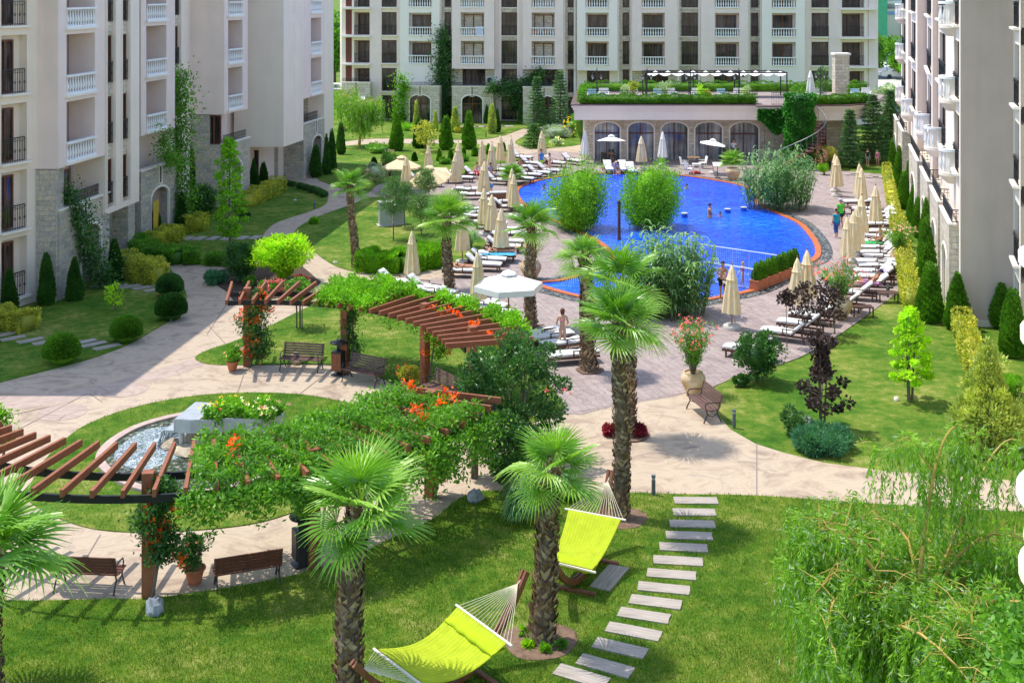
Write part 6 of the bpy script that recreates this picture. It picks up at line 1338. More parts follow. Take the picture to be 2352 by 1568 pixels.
# ================= fountain
def ellp(cx, cy, a, b_, n=48, egg=.0): return [(cx + a * math.cos(t) * (1 + egg * math.sin(t)), cy + b_ * math.sin(t)) for t in np.linspace(0, 2 * math.pi, n + 1)[:-1]]
BAS = smooth_poly([G(x, y) for x, y in [(240, 1060), (262, 1025), (320, 990), (400, 966), (480, 955), (570, 955), (625, 975), (640, 1040), (610, 1090), (540, 1118), (470, 1132), (390, 1136), (310, 1118), (262, 1090)]], 4)
ring('fountain_rim', BAS, offset(BAS, .26), 0, .14, M_kerb)
b = MB(); b.poly([(x, y, .066) for x, y in BAS]); tag(b.build('fountain_water', pebblem('wet_pebbles_under_water', (.03, .05, .05), (.20, .26, .22), 7)), kind='structure')
fo = smooth_poly([G(x, y) for x, y in [(262, 1060), (285, 1022), (340, 990), (410, 985), (470, 1000), (480, 1030), (400, 1060), (330, 1085)]], 4); b = MB(); b.poly([(x, y, .075) for x, y in fo]); tag(b.build('foaming_water', M_foam), kind='structure')
def rock(px, py, r, label, mat=None, sq=.7, z=.0, name='rock'):
    p = G(px, py); r0 = np.random.default_rng(int(px)); b = MB(); n, m = 6, 9
    for i in range(n + 1):
        th = math.pi * i / n
        for j in range(m): f = r * r0.uniform(.78, 1.12); b.v.append((f * math.sin(th) * math.cos(6.283 * j / m), f * math.sin(th) * math.sin(6.283 * j / m), f * sq * math.cos(th)))
    for i in range(n):
        for j in range(m): b.f.append((i * m + j, (i + 1) * m + j, (i + 1) * m + (j + 1) % m, i * m + (j + 1) % m))
    o = b.build(name, mat or M_rock, loc=(p.x, p.y, r * sq * .5 + z)); tag(o, label, 'rock')
for a in [(355, 1412, .22, 'grey-blue speaker-like rock in front of the front pergola post', None, 1.3), (1092, 1152, .26, 'grey rock where the lawn meets the plaza below the myrtle', None, .9), (1853, 985, .26, 'pale grey rock at the foot of the purple tree', None, 1.1), (680, 835, .28, 'pale boulder hidden at the leftmost rear post', M_rockb, 1.0), (2059, 920, .085, 'small white stone figure on the right lawn', M_white, 1.2), (2272, 868, .15, 'pale stone at the foot of the thuja', None), (915, 438 + 70, .3, 'tan rock behind the grey cabinet', M_rockb), (1103, 672, .01, 'tiny stone', None), (770, 606, .14, 'white speckled stone on the sunny lawn near the first palm', M_base), (677, 462, .14, 'small pale stone in the shaded lawn beside the path', M_base)]:
    if a[2] > .05: rock(*a)
for i, a in enumerate([(470, 1025, .7, .45), (520, 1035, .6, .4), (430, 1042, .5, .35), (400, 1030, .38, .5), (560, 1020, .6, .5), (540, 1085, .28, .8), (498, 1100, .22, .7), (470, 1060, .3, .6), (600, 1000, .4, .6)]):
    rock(a[0], a[1], a[2], 'tan rock in the fountain basin, %s counted from the piano leg' % nth[i], M_rockb, a[3], .02)
pf = empty('piano_fountain', (-10.0, 37.3, .06), R(-9), 'pale metal fountain shaped like a grand piano and planted with flowers', 'fountain')
out_ = [(0, -.72), (0, .78), (2.6, .78), (3.0, .5), (3.05, 0.1), (2.7, -.25), (2.1, -.35), (1.5, -.42), (1.0, -.62), (.5, -.72)]
PO = [(x, y) for x, y in smooth_poly(out_[2:] + out_[:2], 1)]; PO = out_
b = MB(); b.prism(PO, .58, .62)
for (x0, y0), (x1, y1) in zip(PO, PO[1:] + PO[:1]): b.beam((x0, y0, .78), (x1, y1, .78), .04, .40)
b.build('piano_body', M_zinc, pf); b = MB(); b.prism([(0, -.72), (.75, -.70), (.75, .78), (0, .78)], .94, .99); b.build('piano_lid', M_zinc, pf); b = MB(); b.box((-.16, .03, .60), (.34, 1.5, .06)); b.box((-.02, .03, .76), (.05, 1.5, .3)); b.build('keyboard_shelf', M_zinc, pf)
for (x, y) in ((.15, -.6), (.15, .66), (2.75, .3)): b = MB(); b.lathe([(.10, 0), (.07, .03), (.06, .1), (.09, .5), (.10, .6)], 8, (x, y, 0)); b.build('leg', M_zinc, pf)
b = MB(); b.prism([(x * .97 + .03, y * .94) for x, y in PO[2:] ] + [(.78, -.66), (.78, .74)], .8, .86); b.build('planting_soil', M_soil, pf)
n = 5200; P = np.stack([rng.uniform(.8, 2.95, n), rng.uniform(-.35, .75, n), rng.uniform(.85, 1.2, n)], 1); P[:, 1] -= .25 * (P[:, 0] < 1.4); P[:, 2] += .12 * np.sin(P[:, 0] * 5 + P[:, 1] * 4); fpl = empty('flower_planting', (-10.0, 37.3, .06), R(-9), 'mixed flowers and yellow-green foliage growing out of the piano body', 'flowers'); fol('foliage', leaves(P, unit(n) + np.array([0, 0, .5]), .11, .07), L['mid'], fpl)
n2 = 900; P2 = P[:n2] + np.array([0, 0, .03]); fol('foliage', leaves(P2, unit(n2) + np.array([0, 0, .5]), .13, .09), L['bright'], fpl)
for k, c_, m_ in (('yellow', 1.1, 14), ('pale', 2.5, 26), ('white', 2.3, 20), ('pink', 1.9, 6)): T = np.stack([rng.normal(c_, .35, m_), rng.uniform(-.4, .7, m_), rng.uniform(1.1, 1.35, m_)], 1); blooms(fpl, 0, 0, k, m_, .06, T)
b = MB()
for i in range(14):
    y = -.65 + i * .1; b.tube([(-.33, y, .62), (-.45, y, .55), (-.55 - .04 * math.sin(i), y, .25), (-.6, y, .02)], [.012, .016, .02, .03], 5)
b.build('falling_water', M_foam, pf)
# ================= umbrellas
def closed_canopy(seed, mat, L_=1.95, r=.34):
    rd = random.Random(seed); b = MB(); n = 32; ph = rd.uniform(0, 6)
    def rf(k): return lambda a, z: 1 + k * math.sin(a * 8 + ph) * .9 + k * .35 * math.sin(a * 3 + ph * 2)
    z0 = 2.62 - L_; b.lathe([(r * 1.0, z0), (r * .98, z0 + .05), (r * .8, z0 + L_ * .35), (r * .55, z0 + L_ * .65), (r * .42, z0 + L_ * .78), (.03, z0 + L_ * .93)], n, rf=rf(.20))
    c = MB(); c.lathe([(r * .62, z0 + L_ * .70), (r * .5, z0 + L_ * .74), (r * .36, z0 + L_ * .86), (.03, z0 + L_ * 1.0), (.001, z0 + L_ + .02)], n, rf=rf(.10)); return b.mesh('canopy', mat, True), c.mesh('canopy_cap', mat, True)
UC = {}
for nm, m in (('c', M_canvas), ('w', M_canvw)):
    UC[nm] = [closed_canopy(k, m, r=.34 + .03 * k) for k in range(3)]
ub = MB(); ub.lathe([(.36, 0), (.37, .1), (.33, .16), (.12, .18), (.1, .2)], 18); UBASE = ub.mesh('base', M_base, True)
up = MB(); up.tube([(0, 0, .1), (0, 0, 2.6)], .028, 8); UPOLE = up.mesh('pole', M_pole, True); fi = MB(); fi.lathe([(.02, 2.62), (.035, 2.66), (.03, 2.70), (.001, 2.74)], 8); UFIN = fi.mesh('finial', M_pole, True)
def closed(px, py, kind, label, s=1.0, z=.03, group='closed cream umbrellas round the pool', Y=None):
    p = G(px, py) if Y is None else Vector((XY(px, Y), Y, 0)); root = empty('sun_umbrella', (p.x, p.y, z), random.uniform(0, 6), label, 'umbrella', group if kind == 'c' else None); root.scale = (s, s, s * random.uniform(.97, 1.03)); root.rotation_euler = (R(random.uniform(-1.3, 1.3)), R(random.uniform(-1.3, 1.3)), random.uniform(0, 6))
    k = random.randrange(3); link('canopy', UC[kind][k][0], root); link('canopy_cap', UC[kind][k][1], root); link('pole', UPOLE, root); link('base', UBASE, root); link('finial', UFIN, root)
CU = [(1857, 719, 'closed cream umbrella behind its twin at the right pool bend'), (1831, 733, 'closed cream umbrella in front of its twin at the right pool bend'), (1681, 756, 'closed cream umbrella on the deck below the child pool, with a visible round base'),
 (1947, 622, 'closed cream umbrella nearest the pink oleander, front of a pair'), (1960, 604, 'closed cream umbrella at the back of the front right pair'), (1968, 588, 'closed cream umbrella left of the woman in the turquoise bikini'), (1978, 560, 'closed cream umbrella directly behind the one by the bikini woman'), (2011, 536, 'closed cream umbrella among the right loungers close to the hedge'), (1974, 470, 'closed cream umbrella at the upper right, back of its pair'), (1979, 484, 'closed cream umbrella at the upper right, front of its pair'), (1918, 441, 'closed cream umbrella farthest up the right side, back of its pair'), (1922, 452, 'closed cream umbrella farthest up the right side, front of its pair'),
 (947, 662, 'closed cream umbrella alone in front of the long bright hedge'), (1062, 606, 'closed cream umbrella between two palms on the lawn edge'), (1099, 724, 'closed cream umbrella left of the open white hexagonal one'), (1150, 597, 'closed cream umbrella above the sunbather on the blue towel'), (1113, 542, 'closed greenish cream umbrella, left of the pair in the middle left'), (1129, 556, 'closed greenish cream umbrella, right of the pair in the middle left'), (1180, 500, 'closed cream umbrella, front one at the left pool bend'), (1175, 482, 'closed cream umbrella, back one at the left pool bend'), (1111, 466, 'closed cream umbrella in front of the bending boy'), (1047, 440, 'closed cream umbrella, front one of the far left lounger row'), (1053, 412, 'closed cream umbrella, back one of the far left lounger row'), (983, 420, 'closed cream umbrella behind the tilted open one'), (1108, 400, 'closed cream umbrella second from left at the far lawn edge'), (1128, 412, 'closed cream umbrella third from left at the far lawn edge'), (1150, 388, 'closed cream umbrella farthest back in the far row'), (1173, 395, 'closed cream umbrella at the right end of the far row'), (1245, 376, 'closed cream umbrella beside the man in the blue vest'), (932, 450, 'closed cream umbrella between the two open ones'), (1473, 392, 'closed cream umbrella before the second pavilion arch')]
for x, y, l_ in CU: closed(x, y, 'c', l_)
closed(1343, 376, 'w', 'closed white umbrella left of the first pavilion arch'); closed(1522, 382, 'w', 'closed white umbrella before the third pavilion arch'); closed(1861, 0, 'w', 'closed white umbrella standing on the roof garden', 1.0, 4.72, Y=98)
def openumb(px, py, Wd, zt, sides, mat, label, tilt=(0, 0), drop=.5, val=.0, vent=True, z=.03, rot=0):
    p = G(px, py); root = empty('sun_umbrella', (p.x, p.y, z), rot, label, 'umbrella'); b = MB(); b.tube([(0, 0, 0), (0, 0, zt)], .03, 8); b.build('pole', M_pole, root, True); link('base', UBASE, root)
    T = empty('tmp', (0, 0, 0)); bpy.data.objects.remove(T); b = MB(); r = Wd / 2; n = sides; M_ = Matrix.Rotation(R(tilt[0]), 4, 'X') @ Matrix.Rotation(R(tilt[1]), 4, 'Y')
    def q(v): w_ = M_ @ Vector((v[0], v[1], v[2])); return (w_.x, w_.y, w_.z + zt)
    for i in range(n):
        a0, a1 = 2 * math.pi * i / n, 2 * math.pi * (i + 1) / n; K = 5
        for j in range(K):
            def pt(a, t): return (r * t * math.cos(a), r * t * math.sin(a), -drop * t ** 1.1)
            for m in range(4):
                f0, f1 = m / 4, (m + 1) / 4
                def e(f, t):
                    A, B = Vector(pt(a0, t)), Vector(pt(a1, t)); v = A.lerp(B, f); v.z -= 0; s_ = 1 - .05 * math.sin(math.pi * f) * t; return (v.x * s_, v.y * s_, v.z + .04 * math.sin(math.pi * f) * t * -1)
                t0, t1 = max(.02, j / K), (j + 1) / K; b.quad(q(e(f0, t0)), q(e(f1, t0)), q(e(f1, t1)), q(e(f0, t1)))
            if val and j == K - 1:
                A, B = pt(a0, 1), pt(a1, 1); b.quad(q(A), q(B), q((B[0] * 1.01, B[1] * 1.01, B[2] - val)), q((A[0] * 1.01, A[1] * 1.01, A[2] - val)))
    b.build('canopy', mat, root, True)
    if vent: b = MB(); b.lathe([(.34, -.03), (.28, .05), (.04, .14), (.001, .15)], n); o = b.build('canopy_cap', mat, root, True); o.matrix_local = Matrix.Translation((0, 0, zt)) @ M_
    b = MB()
    for i in range(n): a = 2 * math.pi * i / n; b.beam(q((0, 0, -.08)), q((r * .97 * math.cos(a), r * .97 * math.sin(a), -drop - .02)), .02, .02)
    b.build('ribs', M_pole, root); return root
openumb(1168, 793, 2.75, 2.78, 6, M_canvw, 'open white hexagonal umbrella behind the rear pergola', val=.22, rot=.25, drop=.42)
openumb(922, 440, 2.7, 2.3, 8, M_canvas, 'open cream umbrella on the far left lounger terrace, upright one', val=.1, rot=.2, drop=.62)
openumb(985, 456, 2.9, 2.0, 8, M_canvas, 'tilted open cream umbrella over the far left loungers', tilt=(18, -10), val=.08, drop=.7)
openumb(1404, 385, 2.7, 2.4, 4, M_canvw, 'open white umbrella before the first pavilion arch', tilt=(-4, 6), rot=.9, drop=.35); openumb(1638, 400, 2.7, 2.5, 4, M_canvw, 'open white umbrella before the fourth pavilion arch', tilt=(3, 8), rot=.6, drop=.3)
# ================= loungers
def lounger_proto(raised):
    root = empty('sun_lounger'); L_ = 1.95; w = .64; b = MB()
    for s in (-1, 1): b.box((0, s * w / 2, .27), (L_, .05, .08))
    for i in range(9): b.box((-L_ / 2 + .06 + i * .15, 0, .29), (.09, w - .06, .02))
    b.build('frame', M_lwood, root)
    for x in (-.82, .78):
        for s in (-1, 1): b = MB(); b.box((x, s * (w / 2 - .0), .12), (.06, .06, .24)); b.build('leg', M_lwood, root)
    for s in (-1, 1): b = MB(); b.box((.18, s * (w / 2 + .02), .52), (.55, .05, .03)); b.box((-.05, s * (w / 2 + .02), .4), (.04, .04, .24)); b.build('armrest', M_lwood, root)
    a = R(42 if raised else 6); hx = .28; c = MB(); prof = [(-L_ / 2, .33), (hx, .33), (hx + .70 * math.cos(a), .33 + .70 * math.sin(a))]
    def slab(x0, z0, x1, z1, nm):
        d = Vector((x1 - x0, z1 - z0)); ln = d.length; d /= ln; nrm = Vector((-d.y, d.x)); m = MB(); K = 5; W2 = w / 2 - .02; rows = []
        for i in range(K + 1):
            for f, t in ((0, .02), (.02, .11)): pass
        for i in range(K + 1):
            f = i / K; e = .02 if i in (0, K) else 0; x, z = x0 + d.x * ln * f, z0 + d.y * ln * f; row = []
            for (yy, tt) in ((-W2, .0), (-W2 - .0, .07 - e), (-W2 + .06, .10 - e * 1.5), (0, .112 - e * 1.5 - (.012 if i % 2 else 0)), (W2 - .06, .10 - e * 1.5), (W2, .07 - e), (W2, 0)): row.append((x + nrm.x * tt, yy, z + nrm.y * tt))
            rows.append(row)
        for A, B in zip(rows[:-1], rows[1:]):
            for k in range(6): m.quad(A[k], B[k], B[k + 1], A[k + 1])
            m.quad(A[6], B[6], B[0], A[0])
        m.poly(rows[0]); m.poly(rows[-1][::-1]); return m.build(nm, M_cush, root, True)
    slab(prof[0][0], prof[0][1], prof[1][0], prof[1][1], 'cushion'); slab(prof[1][0], prof[1][1], prof[2][0], prof[2][1], 'back_cushion')
    b = MB(); b.beam((hx, 0, .30), (prof[2][0], 0, prof[2][1] - .03), w, .03, up=(-1, 0, 1)); 
    if raised: b.beam((hx + .35, 0, .28), (prof[2][0] - .12, 0, prof[2][1] - .1), .3, .03)
    b.build('back_rest', M_lwood, root); return root
PR = {0: lounger_proto(0), 1: lounger_proto(1)}; USED = set()
def lounger(px, py, ang, raised, label, group, z=.03, cushion=.4):
    p = G(px, py, cushion); o = PR[raised] if raised not in USED else copy_tree(PR[raised]); USED.add(raised); o.location = (p.x, p.y, z); o.rotation_euler = (0, 0, R(ang)); tag(o, label, 'sun lounger', group); return o
RL = [(1972, 461, 5, 0), (1990, 477, 3, 1), (2022, 487, 0, 1), (2024, 496, 0, 1), (2026, 505, 0, 1), (2026, 512, 0, 0), (2034, 529, -2, 0), (2032, 541, -2, 0), (2018, 553, -3, 1), (2020, 566, -3, 1), (2020, 577, -3, 1), (2028, 587, -4, 1), (2014, 598, -4, 0), (2018, 608, -5, 0), (2010, 621, -5, 1), (2011, 633, -6, 1), (1999, 650, -9, 1), (1962, 668, -18, 1), (1932, 693, -24, 1), (1868, 722, -26, 1), (1842, 740, -28, 1), (1806, 760, -28, 1), (1722, 800, -30, 1)]
rl_lab = {0: 'farthest lounger of the right row, beside the tall reeds', 8: 'lounger with the green towel and the seated woman', 16: 'lounger under the reclining man with the dark cap', 19: 'lounger behind the purple standards with its back half raised', 22: 'nearest lounger of the right row, partly behind the round green shrub', 21: 'second nearest lounger of the right row, among the purple standards', 18: 'lounger just left of the half hidden ochre urn', 17: 'lounger behind the wide pink oleander'}
RLO = [lounger(x, y, a, r, rl_lab.get(i, 'white cushioned lounger in the right row, %s from the far end' % nth[i]), 'white loungers along the right side of the pool') for i, (x, y, a, r) in enumerate(RL)]
def T4(x, y): return (876 + .1943 * x, 304.7 + .1943 * y)
def T5(x, y): return (761.7 + .3351 * x, 518 + .3351 * y)
LF = [(790, 535, 165, 1, 'far left lounger beside the tilted umbrella'), (930, 520, 165, 1, 'lounger under the front closed umbrella of the far left row'), (560, 575, 170, 1, 'lounger under the tilted open umbrella'), (450, 540, 170, 1, 'lounger mostly hidden by the tilted umbrella'), (1100, 480, 160, 1, 'lounger on which the girl with the red towel sits'), (1370, 550, 160, 1, 'lounger left of the small fan palm, nearest the bare deck'), (1400, 430, 158, 1, 'lounger behind the small fan palm'), (1330, 490, 158, 1, 'lounger of the person behind the closed umbrella'), (1650, 530, 160, 1, 'lounger just right of the small fan palm, nearest'), (1740, 485, 160, 1, 'second lounger right of the small fan palm'), (1850, 460, 158, 1, 'third lounger right of the small fan palm'), (1970, 435, 156, 1, 'fourth lounger right of the small fan palm, nearest the pool'), (1640, 390, 156, 1, 'lounger in the back row behind the fan palm'), (1760, 350, 156, 1, 'lounger in the back row left of the couple'), (2040, 345, 150, 1, 'lounger behind the long-haired girl'), (1650, 280, 150, 1, 'stack-like lounger at the far end of the back row'), (2250, 320, 140, 1, 'lounger at the upper bamboo edge'),
 (1050, 660, 185, 0, 'lounger with crumpled covers left of the bending boy'), (1100, 720, 185, 0, 'lounger with rolled cushion in front of the bending boy'), (1080, 895, 178, 0, 'lounger with blue towel corner in the middle left'), (1120, 935, 178, 0, 'flat white lounger under the greenish umbrellas, upper'), (1150, 975, 178, 0, 'flat white lounger under the greenish umbrellas, lower'), (1290, 1060, 176, 0, 'lounger with striped towel behind the cream umbrella'), (1420, 800, 182, 0, 'dark-backed lounger turned to the left pool bend'), (1480, 860, 180, 1, 'lounger beside the wicker screen'), (1430, 1130, 176, 0, 'lounger left of the palm crown, upper'), (1520, 1180, 176, 0, 'lounger left of the palm crown, lower'), (1480, 1270, 174, 1, 'lounger with grey raised back behind the sunbather'), (1430, 1330, 174, 1, 'second lounger with grey raised back behind the sunbather'), (1370, 1425, 176, 0, 'lounger with the sunbather on the blue towel'), (1250, 1480, 172, 1, 'empty white lounger with raised back by the lawn corner'), (1190, 1540, 170, 1, 'second empty white lounger by the lawn corner')]
for x, y, a, r, lab in LF: q = T4(x, y); lounger(q[0], q[1], a, r, lab, 'white loungers along the left side of the pool')
for x, y, a, r, lab in [(900, 298, 170, 0, 'lounger of the woman lying beside the second middle palm'), (440, 375, 160, 1, 'lounger peeking over the overgrown pergola, leftmost'), (640, 412, 158, 1, 'lounger peeking over the pergola vine, second from left'), (720, 440, 158, 0, 'flat lounger over the pergola vine beside the palm trunk'), (850, 500, 155, 1, 'lounger with high raised back behind the pergola end'), (990, 500, 155, 0, 'lounger with the red bag behind the pergola end'), (1060, 530, 155, 0, 'lounger under the hexagonal umbrella, upper'), (1120, 580, 155, 0, 'lounger under the hexagonal umbrella, lower'), (1490, 750, 20, 0, 'blue-shaded lounger left of the woman in pink'), (1600, 790, 20, 0, 'lounger hidden behind the woman in pink'), (1650, 870, 15, 0, 'white lounger in front of the woman in pink'), (1420, 730, 30, 0, 'lounger with lilac towel behind the crape myrtle')]:
    q = T5(x, y); lounger(q[0], q[1], a, r, lab, 'white loungers behind the rear pergola')
for x, y, a, lab in [(1398, 385, 95, 'white padded lounger chair before the first arch'), (1432, 385, 95, 'white padded lounger right of the poolside bather'), (1450, 389, 95, 'low white lounger end by the bamboo')]: lounger(x, y, a, 1, lab, 'white loungers before the pavilion')
# towels, small tables
def towel(px, py, z, w, l_, ang, col, name_, label):
    p = G(px, py, z); b = MB(); K = 8
    for i in range(K):
        for j in range(3):
            f = lambda u, v: (-l_ / 2 + l_ * u / K, -w / 2 + w * v / 3, .012 * math.sin(u * 2.1 + v * 3)); b.quad(f(i, j), f(i + 1, j), f(i + 1, j + 1), f(i, j + 1))
    o = b.build('towel', cloth(name_, col), None, True, (p.x, p.y, z), R(ang)); tag(o, label, 'towel')
towel(1998, 556, .475, .7, 1.2, -3, (.03, .42, .10), 'green_towel', 'bright green towel under the seated woman'); q = T4(1380, 1430); towel(q[0], q[1], .475, .66, 1.7, 176, (.08, .42, .62), 'blue_towel', 'light blue patterned towel under the sunbather'); q = T5(980, 525); towel(q[0], q[1], .475, .35, .4, 20, (.55, .03, .03), 'red_bag', 'red bag-like towel on the lounger behind the pergola'); q = T4(1000, 900); towel(q[0], q[1], .475, .4, .5, 10, (.08, .35, .65), 'blue_towel', 'blue towel corner on the middle left lounger'); towel(2000, 650, .47, .62, 1.0, -9, (.42, .12, .35), 'purple_towel', 'purple and pink towel under the reclining man')
b = MB(); b.quad((-.3, 0, .5), (.3, 0, .5), (.3, .03, 0), (-.3, .03, 0)); b.quad((-.3, .3, .45), (.3, .3, .45), (.3, 0, .5), (-.3, 0, .5)); p = G(2040, 645, .2); tag(b.build('towel', cloth('lilac_cloth', (.42, .36, .62)), None, False, (p.x, p.y, .2), 1.3), 'lilac towel hanging over the back of a raised lounger', 'towel')
def side_table(px, py, ang, label, w=.9, d=.55):
    p = G(px, py); r = empty('side_table', (p.x, p.y, .03), R(ang), label, 'side table'); b = MB()
    for i in range(6): b.box((0, -d / 2 + d * (i + .5) / 6, .40), (w, d / 6 - .015, .03))
    b.build('table_top', M_lwood, r)
    for x in (-w / 2 + .05, w / 2 - .05):
        for y in (-d / 2 + .04, d / 2 - .04): b = MB(); b.box((x, y, .19), (.05, .05, .38)); b.build('leg', M_lwood, r)
side_table(1980, 727, 0, 'dark slatted side table on the lawn edge, nearer one'); side_table(2038, 694, 0, 'dark slatted side table on the lawn edge by the bollard'); side_table(1944, 492, 0, 'dark slatted side table behind the man in green')
def chair(px, py, ang, mat, label, seat=.45):
    p = G(px, py); r = empty('garden_chair', (p.x, p.y, .03), R(ang), label, 'chair'); b = MB(); b.box((0, 0, seat), (.5, .5, .05)); b.build('seat', mat, r); b = MB(); b.beam((0, .24, seat + .05), (0, .34, seat + .5), .48, .04); b.build('backrest', mat, r)
    for x in (-.22, .22):
        for y in (-.22, .22): b = MB(); b.box((x, y, seat / 2), (.04, .04, seat)); b.build('leg', mat, r)
        b = MB(); b.box((x * 1.1, 0, seat + .2), (.04, .5, .03)); b.build('armrest', mat, r)
chair(1572, 390, 100, M_canvw, 'white padded chair at the left of the wooden poolside table'); chair(1614, 388, -80, M_canvw, 'white padded chair at the right of the wooden poolside table'); chair(1583, 402, 60, M_balus, 'white plastic chair beside the small white table'); chair(1390, 378, 160, M_iron, 'dark chair at the table under the first white umbrella'); chair(1408, 372, 20, M_iron, 'dark chair behind the table under the first white umbrella')
def ptable(px, py, w, d, mat, label):
    p = G(px, py); r = empty('table', (p.x, p.y, .03), 0, label, 'table'); b = MB(); b.box((0, 0, .73), (w, d, .04)); b.build('table_top', mat, r)
    for x in (-w / 2 + .06, w / 2 - .06):
        for y in (-d / 2 + .06, d / 2 - .06): b = MB(); b.box((x, y, .355), (.05, .05, .71)); b.build('leg', mat, r)
ptable(1593, 384, .95, .8, M_pole, 'wooden table before the fourth pavilion arch'); ptable(1600, 400, .6, .6, M_balus, 'small white plastic table by the pool edge'); ptable(1395, 374, 1.0, .8, M_pole, 'wooden table under the first white umbrella')
p = G(1597, 401); b = MB(); b.tube([(-.45, 0, 0), (0, .1, .06), (.4, -.05, .02)], [.09, .13, .07], 8); tag(b.build('life_buoy', cloth('red_float', (.75, .06, .04)), None, True, (p.x, p.y, .1)), 'red rescue float lying by the small white table', 'rescue float')
p = G(1648, 378, 1.0); r = empty('menu_stand', (p.x, p.y, .03), 0, 'white menu board on a slim stand before the fourth arch', 'stand'); b = MB(); b.beam((0, 0, 0), (0, 0, 1.05), .04, .04); b.box((0, 0, .02), (.4, .3, .03)); b.build('post', M_iron, r); b = MB(); b.beam((-.35, -.1, 1.0), (.35, -.1, 1.0), .5, .03, up=(0, -.5, 1)); b.build('board', M_balus, r)
p = G(1710, 380); b = MB(); b.box((0, 0, .5), (1.2, .6, 1.0)); b.box((0, -.02, 1.03), (1.3, .7, .05)); tag(b.build('bar_counter', M_iron, None, False, (p.x - .8, 97.3, .05)), 'dark draped counter in front of the fifth arch', 'counter')
# ================= planters, fence, lamps, bollards
for i in range(4):
    a, c = G(1744, 664), G(1820, 633); q = a.lerp(c, i / 3); an = math.atan2(c.y - a.y, c.x - a.x); r = empty('planter_box', (q.x, q.y, .03), an, 'terracotta planter box with two small conifers, %s from the left' % nth[i], 'planter', 'terracotta planters at the child pool'); b = MB(); ln = (c - a).length / 3 * .97; b.prism([(-ln / 2, -.22), (ln / 2, -.22), (ln / 2, .22), (-ln / 2, .22)], 0, .42); b.box((0, 0, .44), (ln + .02, .48, .05)); b.build('box', M_terra, r)
    for k in (-1, 1):
        me = shared('pl', lambda: cone_arr(1, .24, 1500, .08, .05, .6, .2, 2), L['thujab'], 'cone'); o = link('thuja_tree', me, None, (q.x + k * ln * .24 * math.cos(an), q.y + k * ln * .24 * math.sin(an), .46), (0, 0, k), (1.05, 1.05, .85)); tag(o, 'small bright conifer in the %s planter box, %s one' % (nth[i], 'left' if k < 0 else 'right'), 'conifer', 'small conifers in the planter boxes')
pf_ = empty('pool_fence', (0, 0, 0), 0, 'low white metal fence round the child corner of the pool', 'fence'); M_rail = plain('white_metal_rail', (.75, .78, .80), .3, .05, 4, 0, metal=.3, spec=.6)
FPn = [G(1575, 556, 1.0), G(1797, 588, 1.0), G(1730, 618, 1.0), G(1625, 601, 1.0)]; b = MB(); m = MB()
for A, B in zip(FPn[:-1], FPn[1:]):
    b.tube([(A.x, A.y, 1.0), (B.x, B.y, 1.0)], .03, 6); b.tube([(A.x, A.y, .12), (B.x, B.y, .12)], .015, 5); n = int((B - A).length / .11)
    for i in range(n): f = A.lerp(B, i / n); m.tube([(f.x, f.y, .1), (f.x, f.y, 1.0)], .004 if i % 8 else .014, 4, False)
b.build('handrail', M_rail, pf_); m.build('bars', M_rail, pf_)
def bollard(px, py, label, h=.55):
    p = G(px, py); r = empty('bollard_light', (p.x, p.y, .04), 0, label, 'bollard light'); b = MB(); b.lathe([(.055, 0), (.055, h * .78)], 12); b.build('post', M_boll, r, True); b = MB(); b.lathe([(.048, h * .78), (.048, h * .9)], 12); b.build('lens', plain('pale_lens', (.4, .42, .42), .3, .05, 4, 0), r, True); b = MB(); b.lathe([(.06, h * .9), (.06, h), (.001, h + .005)], 12); b.build('lamp_cap', M_boll, r, True)
for a in [(1686, 983, 'grey bollard light beside the dark bench'), (1501, 1140, 'grey bollard light where the slab trail meets the path'), (393, 740, 'grey bollard light in front of the round thuja'), (2039, 684, 'grey bollard light behind the slatted side table'), (1116, 316, 'small bollard light on the far lawn'), (722, 481, 'bollard light in the shaded lawn beside the curving path'), (290, 640, 'bollard light at the start of the clipped box hedge')]: bollard(*a)
p = G(1422, 552); r = empty('lamp_post', (p.x, p.y, .03), 0, 'dark wooden lamp post between the two bamboo clumps', 'lamp post'); b = MB(); b.lathe([(.12, 0), (.10, .1), (.085, .3), (.08, 2.0)], 10); b.build('post', M_lwood, r, True); b = MB(); b.lathe([(.1, 2.0), (.11, 2.06), (.06, 2.16), (.001, 2.2)], 10); b.build('lamp_cap', M_iron, r, True)
def rooflamp(px, Y, label):
    r = empty('street_lamp', (XY(px, Y), Y, 4.72), 0, label, 'lamp post', 'lamp posts on the roof garden'); b = MB(); b.lathe([(.10, 0), (.06, .3), (.045, .5), (.04, 2.6), (.001, 2.8)], 8)
    for s in (-1, 1): b.tube([(0, 0, 2.2), (s * .18, 0, 2.45), (s * .34, 0, 2.3), (s * .34, 0, 2.15)], .02, 5)
    b.build('post', M_iron, r, True)
    for s in (-1, 1): b = MB(); b.lathe([(.14, 1.98), (.15, 2.02), (.06, 2.14), (.03, 2.18)], 8, (s * .34, 0, 0)); h = b.build('lantern', M_iron, r); c = MB(); c.lathe([(.02, 1.78), (.10, 1.98)], 8, (s * .34, 0, 0)); c.build('lantern_glass', plain('frosted_lamp_glass', (.7, .72, .72), .3, .03, 3, 0), h)
for i, px in enumerate([1371, 1486, 1586, 1697, 1884]): rooflamp(px, 98.6 if i != 4 else 100, ['leftmost double-lantern lamp on the roof garden', 'double-lantern lamp at the left end of the sail canopy', 'double-lantern lamp before the middle of the canopy', 'double-lantern lamp right of the middle of the canopy', 'double-lantern lamp near the stone pillar'][i])
